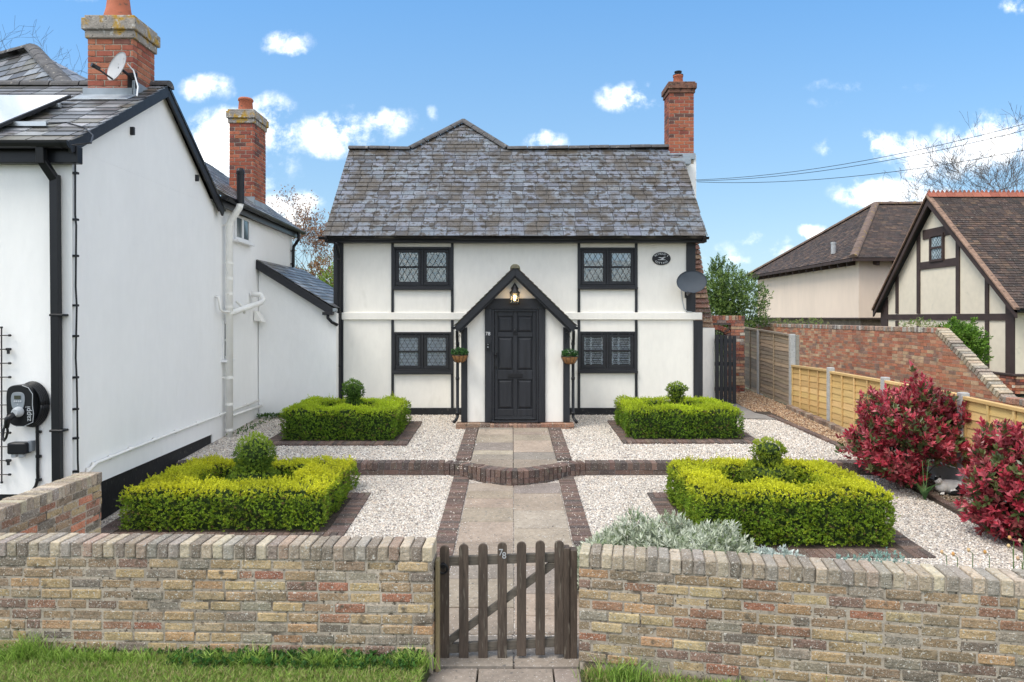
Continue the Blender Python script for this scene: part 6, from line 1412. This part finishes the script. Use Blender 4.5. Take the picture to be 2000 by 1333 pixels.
hedge('bright box hedge behind the silver plants at front right', 2.03,4.03, 7.23,8.85, zl, .57, .42,.38,.36, .022, 1900)
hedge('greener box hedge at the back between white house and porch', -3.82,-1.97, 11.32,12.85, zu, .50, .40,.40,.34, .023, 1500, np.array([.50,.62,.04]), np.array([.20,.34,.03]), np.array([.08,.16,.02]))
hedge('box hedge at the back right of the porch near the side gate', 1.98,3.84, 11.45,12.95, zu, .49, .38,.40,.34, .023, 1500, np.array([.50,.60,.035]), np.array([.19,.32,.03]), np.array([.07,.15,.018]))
def topiary(label, c, blobs, leaf, dens, cols):
    t = thing('topiary_shrub', label, 'topiary', c, 'clipped topiaries inside the hedges'); P, Nn = [], []
    core = MB()
    for (cx, cy, cz, rx, rz_) in blobs:
        m = int(dens*4*math.pi*rx*rz_); q = rng.normal(0, 1, (m, 3)); q /= np.linalg.norm(q, axis=1, keepdims=True)
        rr = 1+.10*np.sin(q[:, 0]*7+q[:, 2]*5+cx*3)[:, None]+.07*np.sin(q[:, 1]*11+q[:, 2]*9)[:, None]+rng.normal(0, .045, (m, 1)); P.append(np.array([cx, cy, cz])+q*np.array([rx, rx, rz_])*rr); Nn.append(q)
        core.lathe((cx,cy,cz), [(rx*.82*math.cos(a), rz_*.82*math.sin(a)) for a in [R(x) for x in (-85,-60,-30,0,30,60,85)]], 12)
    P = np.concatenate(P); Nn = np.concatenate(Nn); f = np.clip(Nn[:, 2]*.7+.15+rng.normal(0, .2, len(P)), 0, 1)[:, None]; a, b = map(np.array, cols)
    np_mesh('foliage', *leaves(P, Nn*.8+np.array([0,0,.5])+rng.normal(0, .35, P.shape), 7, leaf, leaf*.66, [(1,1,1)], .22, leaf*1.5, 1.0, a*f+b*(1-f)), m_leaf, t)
    core.build('branches', m_core, t, smooth=True)
    s = MB(); s.tube([(c[0],c[1],c[2]-.03), (blobs[0][0],blobs[0][1],blobs[0][2])], .018, 8); s.build('stem', m_bark, t)
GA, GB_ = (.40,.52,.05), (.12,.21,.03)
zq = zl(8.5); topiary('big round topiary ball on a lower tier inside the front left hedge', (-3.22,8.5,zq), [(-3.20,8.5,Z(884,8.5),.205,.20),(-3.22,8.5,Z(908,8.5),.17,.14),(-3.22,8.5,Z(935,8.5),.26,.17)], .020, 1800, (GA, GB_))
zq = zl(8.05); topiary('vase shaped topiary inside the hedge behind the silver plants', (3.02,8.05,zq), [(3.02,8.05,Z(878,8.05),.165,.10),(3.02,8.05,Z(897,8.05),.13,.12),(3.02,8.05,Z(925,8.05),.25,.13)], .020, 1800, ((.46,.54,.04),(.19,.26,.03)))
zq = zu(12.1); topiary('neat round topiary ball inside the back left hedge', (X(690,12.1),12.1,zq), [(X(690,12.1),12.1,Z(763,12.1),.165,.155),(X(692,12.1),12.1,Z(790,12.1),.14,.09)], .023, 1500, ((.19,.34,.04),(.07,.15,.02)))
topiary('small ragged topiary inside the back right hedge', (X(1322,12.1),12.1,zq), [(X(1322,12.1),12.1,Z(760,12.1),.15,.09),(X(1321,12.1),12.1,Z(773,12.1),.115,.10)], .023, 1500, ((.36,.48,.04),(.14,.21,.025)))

# ================================================================ RED SHRUBS
def red_shrub(label, c, rx, rz_, n, flat=1.0, leaf=.088, seed=0):
    t = thing('red_leaved_shrub', label, 'shrub', c, 'red leaved shrubs by the fence')
    q = rng.normal(0, 1, (n, 3)); q /= np.linalg.norm(q, axis=1, keepdims=True); q[:, 2] = np.where(q[:, 2] < -.75, -.75, q[:, 2])
    rr = rng.uniform(.60, 1.0, n)+.10*np.sin(q[:, 0]*5+q[:, 2]*7+seed)+.07*np.sin(q[:, 1]*9+seed)+(rng.uniform(0, 1, n) > .965)*.22
    P = np.array([c[0], c[1], c[2]+rz_*.50])+q*np.array([rx, rx*flat, rz_*.5])*rr[:, None]
    P[:, 0] = np.minimum(P[:, 0], 5.90); P[:, 2] = np.maximum(P[:, 2], c[2]+.04); P = P[~((P[:, 0]/P[:, 1] > .602) & (P[:, 0]/P[:, 1] < .672) & (P[:, 2] < .62) & (P[:, 2] > -.2) & (c[1] > 8.5))]; P = P[~((P[:, 0]/P[:, 1] < .664+.02*np.sin(P[:, 2]*9)+rng.normal(0, .012, len(P))) & (c[1] < 8.5))]; n = len(P)
    sh = rng.integers(0, len(P), 46); sh = sh[P[sh, 2] > c[2]+rz_*.55]; S_ = np.concatenate([P[sh]+np.array([0,0,k*.045])+rng.normal(0,.008,(len(sh),3)) for k in range(1,6)]); P = np.concatenate([P, S_]); n = len(P)
    q = P-np.array([c[0], c[1], c[2]+rz_*.5]); q /= np.linalg.norm(q, axis=1, keepdims=True); rr = rng.uniform(.6, 1, n)
    A = q*.7+np.array([0,-.1,.75])+rng.normal(0, .25, P.shape)
    pal = np.array([(.48,.055,.085),(.58,.075,.11),(.38,.045,.065),(.46,.10,.125),(.27,.045,.055),(.62,.13,.16),(.34,.09,.09)]); gp = np.array([(.10,.14,.045),(.15,.17,.06),(.08,.10,.04)])
    cc = pal[rng.integers(0, len(pal), n)]; g = rng.uniform(0, 1, n) < np.clip(1.1-rr, .08, .32); cc[g] = gp[rng.integers(0, 3, g.sum())]
    np_mesh('foliage', *leaves(P, A, 8, leaf, leaf*.38, [(1,1,1)], .22, .055, .85, cc), m_redleaf, t)
    mb = MB(); b = Vector(c)
    for k in range(26):
        i = random.randrange(n); e = Vector(P[i]); mid = b.lerp(e, .5)+Vector((random.uniform(-.06,.06), random.uniform(-.06,.06), .05)); mb.tube([b+Vector((random.uniform(-.05,.05), random.uniform(-.05,.05), -.03)), mid, e], [.013, .008, .004], 5)
    mb.build('stems', m_bark, t)
red_shrub('big red leaved shrub left of the sleeping cat', (5.42,9.25,zl(9.3)-.02), .77, 1.36, 1800, .72, .088, seed=1)
red_shrub('red leaved shrub at the right edge in front of the cat', (5.62,7.45,zl(7.5)-.05), .66, 1.26, 1700, .8, .092, seed=4)

# silver foliage along the right front wall
def silver(name, label, cat, cx, cy, rx, ry, h, n, pal, leaf, lw, nleaf=9):
    z0 = zl(cy); t = thing(name, label, cat, (cx,cy,z0))
    a = rng.uniform(0, 6.28, n); q = np.sqrt(rng.uniform(0, 1, n)); x = cx+rx*q*np.cos(a); y = cy+ry*q*np.sin(a)
    top = h*np.sqrt(np.clip(1-.85*q*q, 0, 1))*(.8+.25*np.sin(x*7)*np.sin(y*8+1)); P = np.stack([x, y, z0+top*rng.uniform(.45, 1, n)], 1)
    A = np.stack([(x-cx)/rx*.6, (y-cy)/ry*.6, np.ones(n)], 1)+rng.normal(0, .22, (n, 3))
    np_mesh('foliage', *leaves(P, A, nleaf, leaf, lw, pal, .2, leaf*1.0, .9), m_grey, t)
    mb = MB()
    for i in range(0, n, max(1, n//90)): mb.tube([(P[i,0]*.8+cx*.2, P[i,1]*.8+cy*.2, z0), tuple(P[i])], .004, 5)
    mb.build('stems', m_twig, t)
PS = [(.50,.54,.41),(.58,.62,.49),(.38,.43,.31),(.64,.67,.56),(.26,.32,.18)]
silver('silver_plant', 'tall mound of silvery felted leaves behind the right front wall', 'plant', 1.45, 6.35, .86, .52, .66, 2100, PS, .062, .017)
silver('silver_plant', 'low silvery plant spilling at the left end of the right wall', 'plant', .84, 6.15, .34, .32, .56, 520, PS, .058, .016)
silver('dusty_plant', 'small white frosted plant in front of the right hedge', 'plant', X(1512,6.3), 6.25, .28, .24, .52, 420, [(.55,.62,.58),(.48,.55,.50),(.62,.68,.64)], .045, .018)
silver('blue_grey_plant', 'low spreading blue-green plant behind the right front wall', 'plant', X(1675,6.2), 6.05, .52, .27, .48, 1100, [(.26,.42,.37),(.32,.48,.42),(.22,.36,.32)], .026, .008, 8)
# daffodils past flower near the wall, dry heads
t = thing('faded_daffodils', 'thin green stems with faded orange heads behind the right wall', 'flower', (3.4, 5.35, 0.02))
mb = MB(); hd = MB()
for (px_2, py_2) in ((1838,1078),(1860,1082),(1890,1074),(1922,1078),(1970,1050),(1990,1056),(1968,1066),(1986,1090)):
    Yq = 5.2+random.uniform(0,.25); x, z = X(px_2,Yq), Z(py_2,Yq)
    mb.tube([(x+random.uniform(.05,.12),Yq+.05,.03),(x+.04,Yq,z-.03),(x,Yq-.01,z)], .003, 5); hd.lathe((x,Yq-.01,z), [(.004,-.015),(.013,0),(.008,.015)], 7, pick([(.55,.30,.10),(.5,.35,.2),(.6,.42,.22)]))
mb.build('stems', mat('stem_green', (.10,.19,.05), .6), t); hd.build('flower_heads', m_coirv if False else mat('faded_petal', None, .8), t)

# tulip leaves by the cat
def strap_plant(label, c, n, L, W, pal, zt=.7):
    t = thing('tulip_plant', label, 'plant', c); V = []; C = []
    mb = MB()
    for k in range(n):
        a = k*2.4+random.uniform(-.3,.3); l = L*random.uniform(.6,1.1); d = Vector((math.cos(a)*.6, math.sin(a)*.6, 1)); s = Vector((-math.sin(a), math.cos(a), 0)); cc = pick(pal); pr = None
        for i in range(7):
            f = i/6; w_ = W*math.sin(math.pi*min(1, .12+f*.86)); p = Vector(c)+Vector((math.cos(a)*l*.5*f**1.6, math.sin(a)*l*.5*f**1.6, l*(f-.28*f*f*f)*zt*1.3))
            cur = (p-s*w_/2+Vector((0,0,.006)), p, p+s*w_/2+Vector((0,0,.006)))
            if pr: mb.poly([pr[0], pr[1], cur[1], cur[0]], cc); mb.poly([pr[1], pr[2], cur[2], cur[1]], cc)
            pr = cur
    mb.build('leaves', m_leaf, t, smooth=True, fix=False); return t
t = strap_plant('broad green tulip leaves between the red shrub and the cat', (X(1806,8.75), 8.75, zl(8.75)+.0), 12, .34, .055, [(.07,.17,.06),(.10,.22,.08),(.16,.26,.09)])
mb = MB(); 
for dx in (-.03, .05): mb.tube([(X(1806,8.75),8.75,zl(8.75)),(X(1806,8.75)+dx,8.75,zl(8.75)+.5)], .004, 6)
mb.build('stalk', mat('stalk_green', (.12,.22,.08), .6), t)
n = 60; cx, cy = X(1928,8.35), 8.35; P = np.stack([cx+rng.normal(0,.09,n), cy+rng.normal(0,.08,n), zl(cy)+rng.uniform(.03,.2,n)], 1)
t = thing('spring_flowers', 'yellow and white spring flowers half hidden under the nearest red shrub', 'flowers', (cx, cy, zl(cy)))
np_mesh('leaves', *leaves(P, np.tile([0,-.2,1.],(n,1)), 5, .05, .012, [(.07,.17,.04)], ln=.03), m_leaf, t)
P = np.stack([X(1920,8.2)+rng.normal(0,.07,18), np.full(18,8.15)+rng.normal(0,.03,18), Z(948,8.2)+rng.normal(0,.035,18)], 1); np_mesh('yellow_blossom', *leaves(P, np.tile([0,-1,.5],(18,1))+rng.normal(0,.3,(18,3)), 6, .026, .02, [(.75,.55,.03)], .1, .003, 1.8), m_grey, t)
P = np.stack([X(1912,8.0)+rng.normal(0,.09,22), np.full(22,7.98)+rng.normal(0,.04,22), Z(978,8.0)+rng.normal(0,.035,22)], 1); np_mesh('white_blossom', *leaves(P, np.tile([0,-1,.5],(22,1))+rng.normal(0,.3,(22,3)), 6, .032, .022, [(.8,.8,.78)], .1, .003, 1.8), m_grey, t)

# ================================================================ CAT
def ellip(mb, c, r, rot=0, n=14):
    m = Matrix.Rotation(rot, 3, 'Z'); b = len(mb.v)
    for i in range(n+1):
        th = math.pi*i/n
        for j in range(n):
            a = 2*math.pi*j/n; p = Vector((r[0]*math.sin(th)*math.cos(a), r[1]*math.sin(th)*math.sin(a), r[2]*math.cos(th))); mb.v.append(tuple(Vector(c)+m@p))
    for i in range(n):
        for j in range(n): mb.f.append((b+i*n+j, b+i*n+(j+1) % n, b+(i+1)*n+(j+1) % n, b+(i+1)*n+j)); mb.c.append(WHITE)
kc = Vector((X(1850,9.0), 9.0, zl(9.0)+.012))
ct = thing('cat', 'white and black cat curled up in the shade between the two red shrubs', 'cat', kc)
mb = MB(); K = lambda x, y, z: (kc.x+x, kc.y+y, kc.z+z)
ellip(mb, K(.03,.02,.075), (.135,.085,.078)); ellip(mb, K(.10,.0,.075), (.075,.085,.075)); ellip(mb, K(-.06,.0,.075), (.07,.065,.07)); ellip(mb, K(-.095,-.01,.115), (.038,.035,.045))
ellip(mb, K(-.118,-.03,.148), (.041,.037,.036)); ellip(mb, K(-.130,-.060,.138), (.018,.016,.014))
for s in (-1, 1): mb.lathe(K(-.118+s*.024,-.022,.175), [(.017,-.01),(.011,.012),(.002,.034)], 8)
mb.tube([K(.15,-.03,.03),K(.12,-.085,.022),K(.04,-.105,.02),(K(-.05,-.095,.02))], [.02,.02,.018,.012], 8)
ellip(mb, K(-.10,-.085,.018), (.042,.018,.017), .3); ellip(mb, K(.05,-.07,.03), (.055,.03,.03))
# coat: white with black patches
m = bpy.data.materials.new('cat_fur'); m.use_nodes = True; tn = m.node_tree; n = tn.nodes; l = tn.links; p = n['Principled BSDF']; p.inputs['Roughness'].default_value = .9; p.inputs['Specular IOR Level'].default_value = .1
co = n.new('ShaderNodeTexCoord'); last = None
spots = [(-.105,.0,.185,.040),(-.145,-.03,.17,.022),(.095,-.085,.065,.045),(.12,-.08,.02,.06),(.02,-.11,.015,.05),(-.06,-.10,.015,.035),(.03,.06,.16,.05)]
nz_ = n.new('ShaderNodeTexNoise'); nz_.inputs['Scale'].default_value = 30; l.new(co.outputs['Object'], nz_.inputs['Vector'])
va = n.new('ShaderNodeVectorMath'); va.operation = 'MULTIPLY_ADD'; l.new(nz_.outputs['Color'], va.inputs[0]); va.inputs[1].default_value = (.03,)*3; l.new(co.outputs['Object'], va.inputs[2])
for (a, b, c, r_) in spots:
    d = n.new('ShaderNodeVectorMath'); d.operation = 'DISTANCE'; l.new(va.outputs[0], d.inputs[0]); d.inputs[1].default_value = (a+.015, b+.015, c+.015)
    q = n.new('ShaderNodeMath'); q.operation = 'LESS_THAN'; l.new(d.outputs['Value'], q.inputs[0]); q.inputs[1].default_value = r_
    if last is None: last = q.outputs[0]
    else:
        q2 = n.new('ShaderNodeMath'); q2.operation = 'MAXIMUM'; l.new(last, q2.inputs[0]); l.new(q.outputs[0], q2.inputs[1]); last = q2.outputs[0]
mx = n.new('ShaderNodeMix'); mx.data_type = 'RGBA'; l.new(last, mx.inputs[0]); mx.inputs[6].default_value = (.86,.84,.80,1); mx.inputs[7].default_value = (.02,.02,.02,1); l.new(mx.outputs[2], p.inputs['Base Color'])
ct.scale = (1.18, 1.18, 1.18)
o = mb.build('body', m, ct, smooth=True); md = o.modifiers.new('remesh', 'REMESH'); md.mode = 'VOXEL'; md.voxel_size = .006; md.use_smooth_shade = True; sm = o.modifiers.new('smooth', 'SMOOTH'); sm.iterations = 4; sm.factor = .5
mb = MB()
for s in (-1, 1): ellip(mb, K(-.124+s*.016,-.064,.153), (.006,.004,.0055), 0, 8)
mb.build('eyes', mat('cat_eye', (.12,.12,.03), .2), ct, smooth=True)
mb = MB(); ellip(mb, K(-.132,-.077,.143), (.005,.003,.0035), 0, 8); mb.build('nose', mat('cat_nose', (.35,.14,.13), .5), ct, smooth=True)

# ================================================================ TREES AND BACKGROUND PLANTS
def bare_tree(label, x, y, z0, h, tilt=0, seed=1, leafpal=None, group=None, nleaf=0, spread=.55, dmax=7, r0=None, rise=.05):
    rs = random.Random(seed); t = thing('bare_tree', label, 'tree', (x,y,z0), group); tr, cr = MB(), MB(); tips = []
    def grow(p, d, r, L, dep):
        pts, rr = [p], [r]; q = p; dd = d
        for i in range(3):
            dd = (dd+Vector((rs.gauss(0,.14), rs.gauss(0,.14), rs.gauss(0,.10)+rise))).normalized(); q = q+dd*L/3; pts.append(q); rr.append(max(r*(1-.12*(i+1)), .0055*(y/30)))
        (tr if dep < 2 else cr).tube(pts, rr, 7 if dep < 2 else (5 if dep < 4 else 3))
        if dep >= 3: tips.append((q, dd))
        if dep >= dmax: return
        k = 2 if rs.random() < .45 else 3
        for i in range(k):
            ax = dd.orthogonal().normalized(); ax.rotate(Matrix.Rotation(rs.uniform(0, 6.28), 3, dd)); nd = (dd+ax*rs.uniform(.35, spread+.35)).normalized()
            grow(pts[rs.choice((2, 3)) if i else 3], nd, rr[-1]*rs.uniform(.55,.78), L*rs.uniform(.62,.88), dep+1)
    grow(Vector((x,y,z0)), Vector((tilt,0,1)).normalized(), r0 or h*.022, h*.27, 0)
    tr.build('trunk', m_twig, t); cr.build('crown', m_twig, t, fix=False)
    if leafpal and tips:
        idx = rng.integers(0, len(tips), nleaf); P = np.array([tuple(tips[i][0]) for i in idx])+rng.normal(0, .12, (nleaf, 3)); A = np.array([tuple(tips[i][1]) for i in idx])+rng.normal(0, .4, (nleaf, 3))
        np_mesh('buds', *leaves(P, A, 5, .07, .04, leafpal, .3, .06), m_leaf, t)
def leafy(name, label, cat, c, blobs, n, leaf, pal, group=None, trunk=True, wisps=0):
    t = thing(name, label, cat, c, group); P, Nn = [], []
    for (bx, by, bz, rx, ry, rz_) in blobs:
        m = int(n*rx*rz_/sum(b[3]*b[5] for b in blobs)); q = rng.normal(0, 1, (m, 3)); q /= np.linalg.norm(q, axis=1, keepdims=True); rr = rng.uniform(.35, 1.0, (m, 1))**.5+rng.normal(0, .07, (m, 1))+.12*np.sin(q[:, :1]*6+q[:, 2:]*8)
        P.append(np.array([bx, by, bz])+q*np.array([rx, ry, rz_])*rr); Nn.append(q)
    if wisps:
        for k in range(wisps):
            b = random.choice(blobs); a = random.uniform(-.5, .5)*b[3]*1.6; ln = random.uniform(.3, .75)*b[5]; m = 26; f = rng.uniform(0, 1, m)
            P.append(np.stack([b[0]+a+f*random.uniform(-.2,.2), np.full(m, b[1])+rng.normal(0,.05,m), b[2]+b[5]*.75+f*ln], 1)); Nn.append(np.tile([0,0,1.], (m,1)))
    P = np.concatenate(P); Nn = np.concatenate(Nn)
    np_mesh('crown', *leaves(P, Nn+np.array([0,0,.5])+rng.normal(0, .4, P.shape), 6, leaf, leaf*.45, pal, .35, leaf*1.3), m_leaf, t)
    if trunk:
        mb = MB(); b = Vector(c)
        for k in range(14):
            e = Vector(P[random.randrange(len(P))]); mb.tube([b+Vector((0,0,-.1)), b.lerp(e,.4)+Vector((0,0,.2)), e], [.05,.03,.008], 6)
        mb.build('trunk', m_bark, t)
bare_tree('tall bare tree rising behind the timbered house, left one', X(1890,44), 44, 0, 15.0, -.03, 3, group='bare trees behind the timbered house', dmax=8, r0=.30, spread=.5)
bare_tree('bare spreading tree behind the timbered house near the right edge', X(1962,42), 42, 0, 14.2, .04, 21, group='bare trees behind the timbered house', dmax=7, r0=.26, spread=.42)
bare_tree('bare twiggy tree with russet buds seen between white house and cottage', X(640,34), 34, .5, 8.2, -.08, 5, [(.30,.14,.07),(.36,.20,.10),(.24,.12,.07)], None, 2600, .6, 7, .15)
bare_tree('bare tree reaching in above the hipped slate roof at top left', X(-105,14), 14, 0, 12.3, .0, 12, dmax=8, r0=.12, spread=.5)
leafy('russet_bush', 'russet brown bush behind the lean-to roof', 'bush', (X(640,27),27,.5), [(X(612,27),27,Z(570,27),1.1,1,.9),(X(655,27),27,Z(540,27),1.2,1,.9)], 900, .11, [(.26,.13,.06),(.34,.19,.09),(.20,.13,.06),(.24,.22,.07)])
leafy('green_bush', 'light green bush just above the lean-to roof', 'bush', (X(645,23),23,.5), [(X(650,23),23,Z(560,23),.55,.6,.55),(X(615,23),23,Z(590,23),.5,.6,.5)], 520, .10, [(.22,.32,.04),(.16,.26,.03),(.30,.38,.06)])
leafy('hawthorn_tree', 'loose dark green tree behind the arched brick wall', 'tree', (X(1440,24),24,.5), [(X(1418,24),24,Z(575,24),.75,.8,1.0),(X(1450,24),24,Z(600,24),.85,.8,1.1),(X(1400,24),24,Z(630,24),.8,.8,1.2),(X(1395,24),24,Z(560,24),.35,.5,.7)], 5200, .075, [(.11,.18,.045),(.17,.26,.06),(.07,.13,.035),(.24,.34,.09)], wisps=7)
leafy('climber_bush', 'bright green leafy bush between the red wall and the timbered house', 'bush', (X(1882,14.9), 14.9, .7), [(X(1880,14.9),14.9,Z(672,14.9),.42,.4,.36),(X(1862,14.9),14.9,Z(655,14.9),.34,.4,.24),(X(1900,14.9),14.9,Z(692,14.9),.24,.3,.34)], 1900, .06, [(.14,.27,.03),(.20,.34,.05),(.08,.17,.02)], wisps=4)
for lab, px_3, w_ in (('weedy green growth on the far end of the red wall', 1500, .9), ('pale weeds on top of the red wall below the pink house', 1575, .5), ('small green sprigs on the red wall by the timbered house', 1780, .3)):
    Yq = XW*F/(px_3-1000)
    leafy('wall_weeds', lab, 'weeds', (XW+.1,Yq,zt0), [(XW+.12,Yq,zt0+.03,.12,w_*2.2,.13)], 170 if w_ > .6 else 90, .05, [(.16,.25,.05),(.24,.30,.10),(.30,.28,.14)], 'weeds on the red brick wall', trunk=False)
n = 260; s = rng.uniform(0, 1, n); P = np.stack([XS(12.4)+.08+s*.0+rng.uniform(0,.25,n), 11.6+s*1.9, zu(12)+rng.uniform(0,.04,n)], 1); P2 = np.stack([rng.uniform(-4.95,-4.1,n), 13.40+rng.uniform(-.12,.08,n), zu(13.4)+rng.uniform(0,.06,n)], 1)
tag(np_mesh('wall_foot_weeds', *leaves(np.concatenate([P[:90],P2]), np.tile([0,-.2,1.],(n+90,1))+rng.normal(0,.3,(n+90,3)), 4, .035, .02, [(.06,.14,.03),(.10,.2,.04)], ln=.02), m_leaf), kind='stuff')
